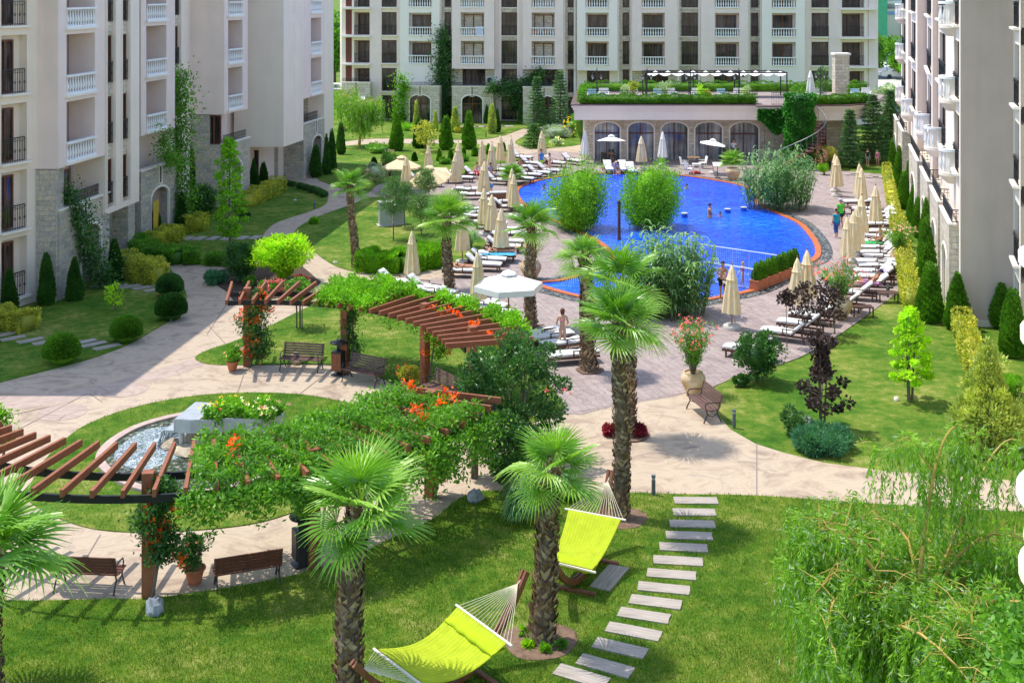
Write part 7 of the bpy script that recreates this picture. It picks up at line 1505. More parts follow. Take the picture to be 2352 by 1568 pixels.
for i, (px, Y, w) in enumerate([(1362, 100, .8), (1388, 101, .8), (1452, 102, .9), (1512, 100.5, .7), (1545, 101, .6), (1600, 101, .8), (1660, 100.5, .7), (1700, 101, .9), (1880, 101, .9), (1965, 100.5, .7), (1990, 101.5, .7)]):
    r = empty('garden_sofa', (XY(px, Y), Y, 4.73), random.uniform(-.3, .3), 'white cushioned seat on the roof garden, %s from the left' % nth[i], 'seat', 'white seats on the roof garden'); b = MB(); b.box((0, 0, .3), (w, .7, .22)); b.build('seat', M_cush, r); b = MB(); b.box((0, .32, .6), (w, .12, .5)); b.build('backrest', M_cush if i % 3 else cloth('pale_blue_cloth', (.35, .55, .62)), r)
    for s in (-1, 1): b = MB(); b.box((s * w / 2, 0, .42), (.08, .68, .3)); b.build('armrest', M_cush, r)
for (px, py, w, h, lab) in [(885, 520, .75, 1.3, 'pale grey utility cabinet under the small pines'), (915, 516, .6, 1.0, 'second grey utility box behind the pine trunk')]:
    p = G(px, py); r = empty('utility_cabinet', (p.x, p.y, .04), .3, lab, 'cabinet'); b = MB(); b.box((0, 0, h / 2 + .08), (w, .5, h)); b.box((0, 0, h + .1), (w + .06, .56, .05)); b.build('housing', M_util, r); b = MB(); b.box((0, -.255, h / 2 + .08), (w * .86, .015, h * .88)); b.build('door', plain('cabinet_door_grey', (.45, .47, .46), .5, .05, 4, 0), r); b = MB(); b.box((0, 0, .04), (w + .2, .7, .08)); b.build('plinth', M_base, r)
q = T4(1420, 860); p = G(*q); r = empty('wicker_screen', (p.x, p.y, .03), .25, 'brown wicker screen among the left loungers', 'screen'); b = MB(); b.box((0, 0, .4), (1.5, .5, .8)); b.build('body', plain('brown_wicker', (.20, .09, .05), .8, .3, 40, .5), r); b = MB(); b.box((0, 0, .83), (1.6, .6, .06)); b.build('top', M_util, r)
# pool stools in the water
for i, (px, py) in enumerate([(1671, 490), (1708, 486), (1572, 500)]):
    p = G(px, py); r = empty('pool_stool', (p.x, p.y, .03), 0, 'round blue and white stool standing in the pool, %s from the right' % nth[[1, 0, 2][i]], 'stool'); b = MB(); b.lathe([(.2, 0), (.18, .22)], 14); b.build('drum', cloth('pool_tile_blue', (.03, .10, .55)), r, True); b = MB(); b.lathe([(.21, .22), (.21, .26), (.001, .27)], 14); b.build('seat', M_util, r, True)
# ================= hammocks
def limem():
    m, t, n, l = nt('lime_hammock_fabric'); uv = N(t, 'TexCoord').outputs['UV']; sp = N(t, 'SeparateXYZ'); l.new(uv, sp.inputs[0]); k = N(t, 'Math', operation='MULTIPLY'); k.inputs[1].default_value = 17; l.new(sp.outputs[0], k.inputs[0]); fr = N(t, 'Math', operation='FRACT'); l.new(k.outputs[0], fr.inputs[0])
    r = ramp(t, [(0, (.26, .34, .004)), (.07, (.50, .60, .012)), (.93, (.54, .64, .016)), (1, (.28, .36, .004))]); l.new(fr.outputs[0], r.inputs[0]); a = noise(t, 5, 4, .6, coord(t)); q = ramp(t, [(.3, (.88, .88, .8)), (.7, (1.08, 1.06, 1.3))]); l.new(a.outputs[0], q.inputs[0])
    b = N(t, 'BsdfPrincipled'); col = mixc(t, 1.0, r.outputs[0], q.outputs[0], 'MULTIPLY'); l.new(col, b.inputs['Base Color']); b.inputs['Roughness'].default_value = .9; f = noise(t, 9, 4, .6, coord(t)); l.new(bumpn(t, f.outputs[0], .5, .03), b.inputs['Normal']); tr = N(t, 'BsdfTranslucent'); l.new(col, tr.inputs[0]); mx = N(t, 'MixShader'); mx.inputs[0].default_value = .2; l.new(b.outputs[0], mx.inputs[1]); l.new(tr.outputs[0], mx.inputs[2]); out(t, mx.outputs[0]); return m
M_lime = limem()
def hammock(A0, A1, B0, B1, apH, apF, sag, label, pillow='head', feet=None):
    A0, A1, B0, B1, apH, apF = (Vector(v) for v in (A0, A1, B0, B1, apH, apF)); c = (A0 + A1 + B0 + B1) / 4; org = Vector((c.x, c.y, 0)); root = empty('hammock', org, 0, label, 'hammock'); q = lambda v: v - org
    NU, NV = 51, 26; V = []; UVs = []
    for j in range(NV + 1):
        v = j / NV
        for i in range(NU + 1):
            u = .03 + .94 * i / NU; a = A0.lerp(A1, u); b_ = B0.lerp(B1, u); p = a.lerp(b_, .02 + .96 * v); p.z -= sag * math.sin(math.pi * v) * (.82 + .18 * math.sin(math.pi * u)); p.z += .012 * abs(math.sin(u * math.pi * 17)) + .018 * math.sin(v * 9 + u * 3) * math.sin(math.pi * v) * math.sin(math.pi * u)
            edge = 1 - .06 * math.sin(math.pi * v); mid = A0.lerp(A1, .5).lerp(B0.lerp(B1, .5), v); p.x = mid.x + (p.x - mid.x) * edge; p.y = mid.y + (p.y - mid.y) * edge; V.append(tuple(q(p))); UVs.append((u, v))
    me = bpy.data.meshes.new('hammock_fabric'); Fs = [(j * (NU + 1) + i, j * (NU + 1) + i + 1, (j + 1) * (NU + 1) + i + 1, (j + 1) * (NU + 1) + i) for j in range(NV) for i in range(NU)]; me.from_pydata(V, [], Fs); uv = me.uv_layers.new(name='UVMap')
    for pl in me.polygons:
        for li in pl.loop_indices: uv.data[li].uv = UVs[me.loops[li].vertex_index]
    me.polygons.foreach_set('use_smooth', [True] * len(me.polygons)); me.materials.append(M_lime); fo_ = link('fabric_bed', me, root); md = fo_.modifiers.new('thick', 'SOLIDIFY'); md.thickness = .02
    for (P, Q_) in ((A0, A1), (B0, B1)):
        e = (Q_ - P).normalized() * .06; b = MB(); b.tube([q(P - e), q(Q_ + e)], .028, 8); b.build('spreader_bar', M_bar, root, True)
    for (P, Q_, ap) in ((A0, A1, apH), (B0, B1, apF)):
        b = MB()
        for i in range(17): s_ = P.lerp(Q_, i / 16); b.tube([q(s_), q(ap)], .0055, 4, False)
        b.tube([q(ap), q(ap + (ap - (P + Q_) / 2).normalized() * .16)], .014, 6); b.build('ropes', M_rope, root)
    d = (apH - apF); d.z = 0; L_ = d.length; d.normalize(); b = MB(); eh, ef = apH + d * .22, apF - d * .22; pts = []
    for s_ in (-.05, .05):
        off = Vector((-d.y, d.x, 0)) * s_; pts = []
        for k in range(17):
            t = k / 16; x = -1 + 2 * t; z = .10 + ((eh.z + .1) * max(0, x) ** 2.2 + (ef.z + .1) * max(0, -x) ** 2.2); P = ef.lerp(eh, t); pts.append(q(Vector((P.x, P.y, z)) + off))
        for a_, b__ in zip(pts[:-1], pts[1:]): b.beam(a_, b__, .06, .12)
    b.build('arc_stand', M_hwood, root)
    for t in (.30, .70):
        P = ef.lerp(eh, t); s_ = Vector((-d.y, d.x, 0)); b = MB(); b.beam(q(Vector((P.x, P.y, .09)) - s_ * .62), q(Vector((P.x, P.y, .09)) + s_ * .62), .10, .08); b.build('foot', M_hwood, root)
    # pillow
    M0, M1 = (A0, A1) if pillow == 'head' else (B0, B1); D0, D1 = (B0, B1) if pillow == 'head' else (A0, A1); V = []; Q2 = []; n, m = 30, 10
    for i in range(n + 1):
        u = i / n; th = .085 * min(1, 5 * min(u, 1 - u) + .25); a = M0.lerp(M1, .04 + .92 * u); b_ = D0.lerp(D1, .04 + .92 * u); dr = (b_ - a).normalized()
        for j in range(m): an = 2 * math.pi * j / m; w_ = .19 + .012 * math.sin(u * 25); cc = a + dr * .24 + Vector((0, 0, .01 - .10)); V.append(tuple(q(cc + dr * w_ * math.cos(an) + Vector((0, 0, 1)) * th * (math.sin(an)) * (1 + .12 * math.sin(u * 31 + an * 2)))))
    for i in range(n):
        for j in range(m): Q2.append((i * m + j, i * m + (j + 1) % m, (i + 1) * m + (j + 1) % m, (i + 1) * m + j))
    o = link('pillow', fastmesh('pillow', V, Q2, plain('lime_pillow_fabric', (.42, .54, .008), .9, .06, 6, .4), True, [(0, j, j + 1) for j in range(1, m - 1)] + [(n * m, n * m + j + 1, n * m + j) for j in range(1, m - 1)]), root)
hammock(G(1051, 1391, 1.05), G(1172, 1480, 1.05), G(862, 1492, .95), G(975, 1577, .95), (.12, 25.45, 1.55), G(834, 1537, 1.15), .30, 'near lime green hammock with pillow on a curved wooden stand')
hammock(G(1303, 1169, 1.15), G(1432, 1193, 1.15), G(1250, 1286, .72), G(1363, 1313, .72), (2.40, 30.55, 1.62), (.95, 27.25, 1.15), .22, 'far lime green hammock behind the leaning palm', 'foot')
# small extras on the buildings and beyond
p = FP(1101, -1.25); b = MB(); b.quad((-.4, 0, 0), (.4, 0, 0), (.4, 0, .95), (-.4, 0, .95)); tag(b.build('towel', cloth('white_blue_towel', (.62, .66, .78)), None, False, (p[0], p[1] + 127, lv(2) + .05)), 'pale towel hung on the railing of a far balcony', 'towel')
for (px, k, zz, lab) in [(1670, 'mauve', 8.95, 'purple flowers along a balcony rail of the far building'), (1247, 'orange', 8.95, 'red flowers along a balcony rail of the far building')]:
    p = FP(px, -.95); root = empty('flower_box', (p[0], p[1] + 127, zz), 0, lab, 'flower box'); blooms(root, 0, 0, k, 40, .12, np.stack([rng.uniform(-1, 1, 40), rng.normal(0, .08, 40), rng.uniform(.1, .45, 40)], 1)); fol('foliage', leaves(np.stack([rng.uniform(-1, 1, 300), rng.normal(0, .1, 300), rng.uniform(0, .4, 300)], 1), unit(300), .14, .08), L['mid'], root)
b = MB(); b.quad((0, 0, 0), (.05, .85, 0), (.05, .85, 1.6), (0, 0, 1.6)); tag(b.build('curtain', cloth('yellow_curtain', (.60, .42, .04)), None, False, (XY(346, 66.8) + .12, 66.9, .6)), 'yellow cloth hanging in the arch of the shaded building', 'curtain')
# road, fence, van, sign and hall beyond the right gap
b = MB(); b.poly([(30, 160, .02), (110, 160, .02), (110, 225, .02), (30, 225, .02)]); tag(b.build('pavement', M_base), kind='structure'); b = MB(); b.poly([(30, 186, .03), (110, 180, .03), (110, 212, .03), (30, 212, .03)]); tag(b.build('road', M_asph), kind='structure')
b = MB(); b.beam((30, 201, .035), (110, 200, .035), .35, .01); tag(b.build('road_marking', M_white), kind='structure')
r = empty('green_fence', (64, 231, 0), 0, 'green sheet metal fence across the road', 'fence'); b = MB(); b.box((0, .1, 1.7), (60, .08, 3.2)); b.build('panel', plain('green_sheet', (.02, .22, .12), .6, .2, 2, 0), r); b = MB()
for i in range(30): b.box((-29 + i * 2, 0, 1.75), (.12, .12, 3.5))
for z in (.3, 2.0, 3.4): b.box((0, -.02, z), (60, .1, .1))
b.build('posts', plain('green_post', (.10, .48, .28), .5, .1, 2, 0), r)
r = empty('advertising_sign', (XY(2043, 198), 198, 0), 0, 'tall white roadside sign with red and blue print on two blue posts', 'sign'); b = MB(); [b.box((x, 0, 2.2), (.1, .1, 4.6)) for x in (-.42, .42)]; b.build('posts', plain('blue_post', (.06, .16, .42), .5, .1, 3, 0), r); b = MB(); b.box((0, -.02, 3.2), (.84, .06, 2.9)); b.build('panel', M_balus, r)
b = MB(); [b.box(c_, d_) for c_, d_ in (((0, -.06, 4.15), (.6, .02, .35)), ((.05, -.06, 2.15), (.55, .02, .25)))]; b.build('red_print', cloth('sign_red', (.7, .03, .05)), r); b = MB(); [b.box(c_, d_) for c_, d_ in (((0, -.06, 4.55), (.8, .02, .1)), ((0, -.06, 3.7), (.6, .02, .06)), ((-.1, -.06, 3.3), (.4, .02, .25)), ((.1, -.06, 2.8), (.35, .02, .3)))]; b.build('dark_print', cloth('sign_dark', (.08, .10, .25)), r)
def vehicle(x, y, L_, Hh, Wd, body, label, van=False, rz=0):
    r = empty('parked_van' if van else 'parked_car', (x, y, .03), rz, label, 'van' if van else 'car'); b = MB()
    pr = [(-L_ / 2, .35), (-L_ / 2, .85), (-L_ / 2 + .25, 1.0), (-L_ / 2 + 1.0, 1.15), (-L_ / 2 + 1.7, Hh), (L_ / 2 - .1, Hh), (L_ / 2, .9), (L_ / 2, .35)] if van else [(-L_ / 2, .3), (-L_ / 2, .7), (-L_ / 2 + .9, .88), (-L_ / 2 + 1.6, Hh), (L_ / 2 - 1.1, Hh), (L_ / 2 - .3, .95), (L_ / 2, .85), (L_ / 2, .3)]
    n = len(pr); 
    for s in (-1, 1): b.poly([(p_[0], s * Wd / 2, p_[1]) for p_ in (pr if s < 0 else pr[::-1])])
    for a_, c_ in zip(pr, pr[1:] + pr[:1]): b.quad((a_[0], -Wd / 2, a_[1]), (a_[0], Wd / 2, a_[1]), (c_[0], Wd / 2, c_[1]), (c_[0], -Wd / 2, c_[1]))
    b.build('body', body, r); b = MB(); g0 = Wd / 2 + .01; x0 = -L_ / 2 + (1.25 if van else 1.15)
    b.poly([(x0, -g0, 1.12 if van else .92), (x0 + .9, -g0, 1.12 if van else .92), (x0 + .9, -g0, Hh - .12), (x0 + .5, -g0, Hh - .12)]); b.poly([(x0 + 1.0, -g0, 1.12 if van else .92), (L_ / 2 - (.3 if van else .9), -g0, 1.12 if van else .92), (L_ / 2 - (.3 if van else 1.2), -g0, Hh - .12), (x0 + 1.0, -g0, Hh - .12)]); b.build('window', M_glassb, r)
    for wx in (-L_ / 2 + .85, L_ / 2 - .85):
        b = MB(); b.lathe([(.1, -.1), (.34, -.1), (.34, .1), (.1, .1)], 16); o = b.build('wheel', M_iron, r, loc=(wx, -Wd / 2 + .08, .34)); o.rotation_euler = (R(90), 0, 0)
vehicle(XY(2063, 186), 186, 4.9, 1.95, 1.8, M_balus, 'white van on the road beyond the gap', True); vehicle(XY(775, 150), 150, 4.2, 1.45, 1.7, cloth('silver_blue_paint', (.45, .52, .60)), 'silver car parked beyond the left gap'); vehicle(XY(762, 158), 158, 4.2, 1.45, 1.7, M_balus, 'white car behind the silver one beyond the left gap')
r = empty('distant_hall', (XY(2060, 300), 300, 0), 0, 'distant white industrial building with blue bands above the trees', 'building'); b = MB(); b.box((0, 5, 9), (40, 10, 18)); b.build('wall', M_white, r); b = MB(); [b.box((0, -.06, z), (40, .1, .9)) for z in (7.5, 11, 14.5)]; b.build('blue_band', plain('pale_blue_band', (.35, .50, .80), .5, .1, .5, 0), r); b = MB(); [b.box((0, -.1, z), (38, .1, 1.2)) for z in (9.2, 12.7)]; b.build('window', M_glassb, r); b = MB(); b.box((1.2, -3, 5), (2, 2, 9)); b.build('concrete_column', M_base, r); b = MB(); b.box((-5, -2, 6), (3.5, 2, 14)); b.build('green_panel', plain('green_cladding', (.10, .45, .25), .6, .1, 1, 0), r)
# grass blades
def inpoly(P, X, Y_):
    P = np.array(P); n = len(P); r_ = np.zeros(len(X), bool); j = n - 1
    for i in range(n):
        c = ((P[i, 1] > Y_) != (P[j, 1] > Y_)) & (X < (P[j, 0] - P[i, 0]) * (Y_ - P[i, 1]) / (P[j, 1] - P[i, 1] + 1e-12) + P[i, 0]); r_ ^= c; j = i
    return r_
def tufts(poly, n, box, h=.06, label='', zz=.05):
    X = rng.uniform(box[0], box[1], n); Y_ = box[2] + (box[3] - box[2]) * rng.uniform(0, 1, n) ** 1.4; k = inpoly(poly, X, Y_) & (np.abs(X) < Y_ * .45 + 1); X, Y_ = X[k], Y_[k]
    for (sx0, sy0, a, l2, w2_) in SLABS[:15]: dx, dy = X - sx0, Y_ - sy0; u, v = dx * math.cos(a) + dy * math.sin(a), -dx * math.sin(a) + dy * math.cos(a); k = ~((np.abs(u) < l2) & (np.abs(v) < w2_)); X, Y_ = X[k], Y_[k]
    for (cx_, cy_, rr_) in [(*G(1240, 1478)[:2], .8), (*G(1425, 1195)[:2], .7)]: k = np.hypot(X - cx_, Y_ - cy_) > rr_; X, Y_ = X[k], Y_[k]
    P = np.stack([X, Y_, np.full(len(X), zz)], 1); D = unit(len(X)) * .45 + np.array([0, 0, 1]); o = fol('grass_blades', leaves(P, D, h, .014, .5), L['tuft']); tag(o, label, 'grass', kind='stuff')
tufts(LP['L5'], 330000, (-14, 16, 23.5, 34.5), .06, 'short mown grass blades of the front lawn'); tufts(LP['L4'], 60000, (-15, -3, 29, 43), .06, 'short grass blades of the fountain lawn'); tufts(LP['L3'], 45000, (-14, 3, 37, 51), .06, 'short grass blades behind the rear pergola')
# ================= people
J0 = dict(pelvis=(0, 0, .95), waist=(0, 0, 1.08), chest=(0, 0, 1.30), collar=(0, .005, 1.45), neck=(0, -.005, 1.53), head=(0, -.02, 1.63), crown=(0, -.005, 1.72),
 shL=(-.17, 0, 1.41), elL=(-.23, .02, 1.13), wrL=(-.25, -.05, .88), paL=(-.255, -.07, .81), shR=(.17, 0, 1.41), elR=(.23, .02, 1.13), wrR=(.25, -.05, .88), paR=(.255, -.07, .81),
 hiL=(-.09, 0, .90), knL=(-.10, -.01, .50), anL=(-.10, .02, .09), toL=(-.11, -.14, .03), hiR=(.09, 0, .90), knR=(.10, -.01, .50), anR=(.10, .02, .09), toR=(.11, -.14, .03))
RAD = dict(pelvis=.125, waist=.11, chest=.135, collar=.075, neck=.05, head=.088, crown=.065, shL=.058, elL=.04, wrL=.027, paL=.034, shR=.058, elR=.04, wrR=.027, paR=.034, hiL=.085, knL=.055, anL=.037, toL=.033, hiR=.085, knR=.055, anR=.037, toR=.033)
ED = [('pelvis', 'waist'), ('waist', 'chest'), ('chest', 'collar'), ('collar', 'neck'), ('neck', 'head'), ('head', 'crown'), ('collar', 'shL'), ('shL', 'elL'), ('elL', 'wrL'), ('wrL', 'paL'), ('collar', 'shR'), ('shR', 'elR'), ('elR', 'wrR'), ('wrR', 'paR'), ('pelvis', 'hiL'), ('hiL', 'knL'), ('knL', 'anL'), ('anL', 'toL'), ('pelvis', 'hiR'), ('hiR', 'knR'), ('knR', 'anR'), ('anR', 'toR')]
def skinned(name, pts, rad, edges, mat, parent, root=0):
    me = bpy.data.meshes.new(name); me.from_pydata(pts, edges, []); me.materials.append(mat); o = link(name, me, parent); md = o.modifiers.new('skin', 'SKIN'); md.use_smooth_shade = True; md.branch_smoothing = .5
    sv = me.skin_vertices[0].data
    for i, r in enumerate(rad): sv[i].radius = (r, r) if not isinstance(r, tuple) else r; sv[i].use_root = (i == root)
    s2 = o.modifiers.new('sub', 'SUBSURF'); s2.levels = 1; s2.render_levels = 2; return o
def person(loc, rz, label, J=None, h=1.75, skin=None, hair=None, clothes=(), hairlen=.12, fat=1.0, cap=None, sink=0, group=None, props=None):
    skin = skin or M_skin; s = h / 1.77; P = dict(J0); P.update(J or {}); fc = P.pop('face', (0, -1, 0)); root = empty('person', loc, rz, label, 'person', group); root.scale = (s, s, s)
    keys = list(P); pts = [P[k] for k in keys]; rad = [RAD[k] * (fat if k in ('waist', 'chest', 'pelvis', 'hiL', 'hiR') else 1) for k in keys]; edges = [(keys.index(a), keys.index(b)) for a, b in ED]
    for sd_ in ('L', 'R'):   # five fingers from each palm
        pa, wr = Vector(P['pa' + sd_]), Vector(P['wr' + sd_]); d = (pa - wr).normalized(); el_ = Vector(P['el' + sd_]); side = d.cross(Vector((0, -1, 0))) if abs(d.y) < .9 else d.cross(Vector((0, 0, 1))); side.normalize(); cl = d.cross(side).normalized()
        for f, (o_, l_) in enumerate(((-.028, .068), (-.010, .078), (.010, .074), (.028, .058))): a = pa + side * o_ + d * .03; m = a + d * l_ * .55; e = m + (d * .8 + cl * .5).normalized() * l_ * .45; i0 = len(pts); pts += [tuple(a), tuple(m), tuple(e)]; rad += [.010, .009, .007]; edges += [(keys.index('pa' + sd_), i0), (i0, i0 + 1), (i0 + 1, i0 + 2)]
        a = wr + d * .02 - side * .03 + cl * .01; e = a + (d * .6 - side * .7).normalized() * .05; i0 = len(pts); pts += [tuple(a), tuple(e)]; rad += [.011, .009]; edges += [(keys.index('wr' + sd_), i0), (i0, i0 + 1)]
    skinned('body', pts, rad, edges, skin, root, 0)
    hd, cr, nk = Vector(P['head']), Vector(P['crown']), Vector(P['neck']); upv = (cr - nk).normalized(); fwd = Vector(fc); fwd = (fwd - upv * fwd.dot(upv)).normalized(); sdv = fwd.cross(upv)
    b = MB(); c0 = hd + upv * .02
    for q in (-1, 1): e = c0 + fwd * .083 + sdv * .032 * q + upv * .005; b.tube([e - sdv * .012, e + sdv * .012], .007, 5)
    e = c0 + fwd * .085 - upv * .055; b.tube([e - sdv * .022, e + sdv * .022], .006, 5); b.build('face', M_hair, root)
    b = MB(); b.tube([c0 + fwd * .08, c0 + fwd * .105 - upv * .025], [.01, .016], 6); [b.tube([c0 + sdv * .085 * q + upv * .01, c0 + sdv * .092 * q - upv * .03], [.016, .012], 6) for q in (-1, 1)]; b.build('nose_and_ears', skin, root)
    hm = hair or M_hair; H_ = []; c = hd + upv * .035 - fwd * .012; b = MB()
    n, m = 8, 12
    for i in range(n + 1):
        th = (math.pi * .60) * i / n
        for j in range(m):
            ph = 2 * math.pi * j / m; r_ = .108 + .006 * math.sin(ph * 5 + th * 7); back = -math.cos(ph); ln = 1.0
            v = upv * math.cos(th) * r_ + (fwd * math.cos(ph) * .98 + sdv * math.sin(ph) * .9) * math.sin(th) * r_
            if i > n * .6 and math.cos(ph) > .2: v = upv * max(.03, v.dot(upv)) + (v - upv * v.dot(upv)) * .86
            if i == n and math.cos(ph) < -.2: v -= upv * hairlen
            b.v.append(tuple(c + v))
    for i in range(n):
        for j in range(m): b.f.append((i * m + j, i * m + (j + 1) % m, (i + 1) * m + (j + 1) % m, (i + 1) * m + j))
    b.build('hair', hm, root, True)
    if cap: b = MB(); b.tube([c + upv * .0, c + upv * .06, c + upv * .10], [.116, .105, .04], 12); b.beam(c + fwd * .1 + upv * .01, c + fwd * .20 + upv * .0, .15, .012, up=upv); b.build('cap', cap, root)
    for nm, ks, mat, gr in clothes:
        K = {}; pts2 = []; rad2 = []; ed2 = []
        for k in ks:
            if isinstance(k, str): pts2.append(P[k]); rad2.append(RAD[k] * (fat if k in ('waist', 'chest', 'pelvis', 'hiL', 'hiR') else 1) + gr); K[k] = len(pts2) - 1
            else: a, b_, t = k; pts2.append(tuple(Vector(P[a]).lerp(Vector(P[b_]), t))); rad2.append((RAD[a] * (1 - t) + RAD[b_] * t) + gr); K[(a, b_)] = len(pts2) - 1
        for a, b_ in ED:
            if a in K and b_ in K: ed2.append((K[a], K[b_]))
            elif (a, b_) in K and a in K: ed2.append((K[a], K[(a, b_)]))
            elif (b_, a) in K and b_ in K: ed2.append((K[b_], K[(b_, a)]))
        if ed2: skinned(nm, pts2, rad2, ed2, mat, root, 0)
    return root
SHIRT = ['waist', 'pelvis', 'chest', 'collar', 'shL', 'shR', ('shL', 'elL', .55), ('shR', 'elR', .55)]; VEST = ['waist', 'chest', 'collar', 'pelvis', ('collar', 'shL', .6), ('collar', 'shR', .6)]; SHORTS = ['pelvis', 'hiL', 'hiR', ('hiL', 'knL', .6), ('hiR', 'knR', .6)]; LONG = ['pelvis', 'hiL', 'hiR', 'knL', 'knR', ('knL', 'anL', .6), ('knR', 'anR', .6)]; BRIEF = ['pelvis', ('pelvis', 'hiL', .9), ('pelvis', 'hiR', .9), ('pelvis', 'waist', .3)]; TOP = [('chest', 'collar', .15), ('chest', 'waist', .25), 'chest']; SUIT = ['pelvis', 'waist', 'chest', ('chest', 'collar', .5), ('pelvis', 'hiL', .8), ('pelvis', 'hiR', .8)]
def gl(px, py, z=.03): p = G(px, py); return (p.x, p.y, z)
# man holding a baby by the pool
person(gl(1660, 694), R(-25), 'bare-chested man in black shorts holding a baby at the pool edge', dict(elR=(.26, -.08, 1.16), wrR=(.02, -.24, 1.22), paR=(-.05, -.25, 1.24), elL=(-.25, -.02, 1.17), wrL=(-.06, -.22, 1.10), paL=(.0, -.24, 1.12)), 1.8, clothes=[('shorts', SHORTS, cloth('black_shorts', (.015, .015, .02)), .02)], fat=1.1, hairlen=.0)
baby = dict(pelvis=(0, 0, .95), waist=(0, 0, 1.10), chest=(0, 0, 1.28), collar=(0, 0, 1.42), neck=(0, 0, 1.48), head=(0, -.03, 1.65), crown=(0, 0, 1.78), knL=(-.22, -.25, .85), anL=(-.2, -.15, .50), toL=(-.2, -.25, .42), knR=(.22, -.25, .85), anR=(.2, -.15, .5), toR=(.2, -.25, .42), wrL=(-.2, -.3, 1.2), paL=(-.18, -.36, 1.22), wrR=(.2, -.3, 1.2), paR=(.18, -.36, 1.22))
q = gl(1663, 695); person((q[0] - .02, q[1] - .32, .55), R(160), 'blond baby carried in the arms of the man in black shorts', baby, .85, M_skin2, M_hair2, [('nappy', SHORTS, M_canvw, .02)], 0)
person(gl(1706, 661), R(60), 'small girl in a pink and blue swimsuit reaching out at the child pool', dict(elR=(.38, -.12, 1.25), wrR=(.58, -.25, 1.12), paR=(.64, -.28, 1.1), elL=(-.3, .1, 1.15), wrL=(-.4, .2, .95), paL=(-.42, .24, .9), anL=(-.1, .18, .1), toL=(-.1, .05, .04), knL=(-.1, .0, .5)), 1.2, M_skin2, M_hair2, [('swimsuit', SUIT, cloth('pink_blue_swimsuit', (.55, .20, .42)), .012)], .1)
person(gl(1292, 808), R(185), 'woman in a pink bikini seen from behind next to the loungers', dict(elL=(-.24, -.03, 1.15), wrL=(-.2, -.2, 1.05), paL=(-.18, -.25, 1.04), elR=(.24, -.03, 1.15), wrR=(.2, -.2, 1.05), paR=(.18, -.25, 1.04)), 1.65, M_skin2, plain('reddish_brown_hair', (.16, .06, .03), .6, .1, 30, .2), [('bikini_bottom', BRIEF, cloth('pink_bikini', (.75, .22, .36)), .014), ('bikini_top', TOP, cloth('pink_bikini', (.75, .22, .36)), .012)], .1)
person(gl(1921, 547), R(195), 'woman in a turquoise shirt and blue jeans walking away along the deck', dict(knL=(-.1, -.1, .5), anL=(-.1, -.06, .09), toL=(-.1, -.2, .03), anR=(.1, .14, .1), toR=(.1, .0, .03)), 1.62, clothes=[('shirt', SHIRT, cloth('turquoise_shirt', (.0, .34, .45)), .03), ('trousers', LONG, cloth('blue_jeans', (.06, .12, .38)), .02)], fat=1.15, hairlen=0)
person(gl(1931, 527), R(190), 'man in a bright green t-shirt and dark shorts walking in front of the woman', dict(knL=(-.1, -.1, .5), anR=(.1, .14, .1), toR=(.1, .0, .03), wrR=(.34, -.05, .9), paR=(.36, -.08, .84)), 1.78, clothes=[('shirt', SHIRT, cloth('lime_shirt', (.10, .62, .06)), .035), ('shorts', SHORTS, cloth('dark_shorts', (.02, .02, .05)), .025)], fat=1.15, hairlen=0, cap=cloth('pale_cap', (.6, .62, .62)))
person(gl(1243, 398), R(30), 'man in a blue vest and yellow-green shorts standing by the far loungers', None, 1.8, clothes=[('vest', VEST, cloth('blue_vest', (.06, .22, .60)), .03), ('shorts', SHORTS, cloth('yellow_green_shorts', (.45, .75, .05)), .03)], hairlen=0)
person(gl(1262, 402), R(-60), 'girl in a white bikini with long wind-blown brown hair', dict(elL=(-.2, -.2, 1.25), wrL=(-.1, -.3, 1.4), paL=(-.08, -.3, 1.46)), 1.62, M_skin2, None, [('bikini_bottom', BRIEF, M_balus, .014), ('bikini_top', TOP, M_balus, .014)], .38)
sit = dict(pelvis=(0, 0, .52), waist=(0, .06, .66), chest=(0, .06, .88), collar=(0, .03, 1.03), neck=(0, .0, 1.11), head=(0, -.03, 1.22), crown=(0, -.02, 1.31), shL=(-.17, .03, .99), elL=(-.24, -.05, .74), wrL=(-.10, -.25, .66), paL=(-.05, -.3, .66), shR=(.17, .03, .99), elR=(.24, -.05, .74), wrR=(.10, -.25, .66), paR=(.05, -.3, .66), hiL=(-.1, -.02, .51), knL=(-.2, -.38, .62), anL=(-.12, -.72, .52), toL=(-.13, -.86, .58), hiR=(.1, -.02, .51), knR=(.2, -.38, .60), anR=(.12, -.70, .51), toR=(.13, -.84, .57))
q = G(2022, 553, .45); person((q.x, q.y, .03), R(-60), 'woman in a turquoise bikini sitting on the green towel', sit, 1.68, None, None, [('bikini_top', TOP, cloth('turquoise_bikini', (.02, .42, .38)), .014), ('bikini_bottom', BRIEF, cloth('turquoise_bikini', (.02, .42, .38)), .014)], .05, 1.15)
side = dict(sit); side.update(knL=(-.14, -.42, .50), anL=(-.16, -.46, .10), toL=(-.16, -.6, .04), knR=(.14, -.42, .50), anR=(.16, -.46, .1), toR=(.16, -.6, .04))
q = T4(1130, 480); q = G(q[0], q[1], .45); person((q.x, q.y, .03), R(20), 'girl sitting on a lounger edge with a red cloth on her lap', side, 1.6, M_skin2, None, [('top', TOP, M_balus, .014), ('wrap', SHORTS, cloth('red_wrap', (.75, .02, .10)), .04)], .12)
q = T4(1290, 490); q = G(q[0], q[1], .45); person((q.x, q.y, .03), R(10), 'person seated behind the closed umbrella in the far left row', sit, 1.65, None, None, [('top', SHIRT, cloth('pale_lilac_shirt', (.45, .40, .55)), .02)], .1)
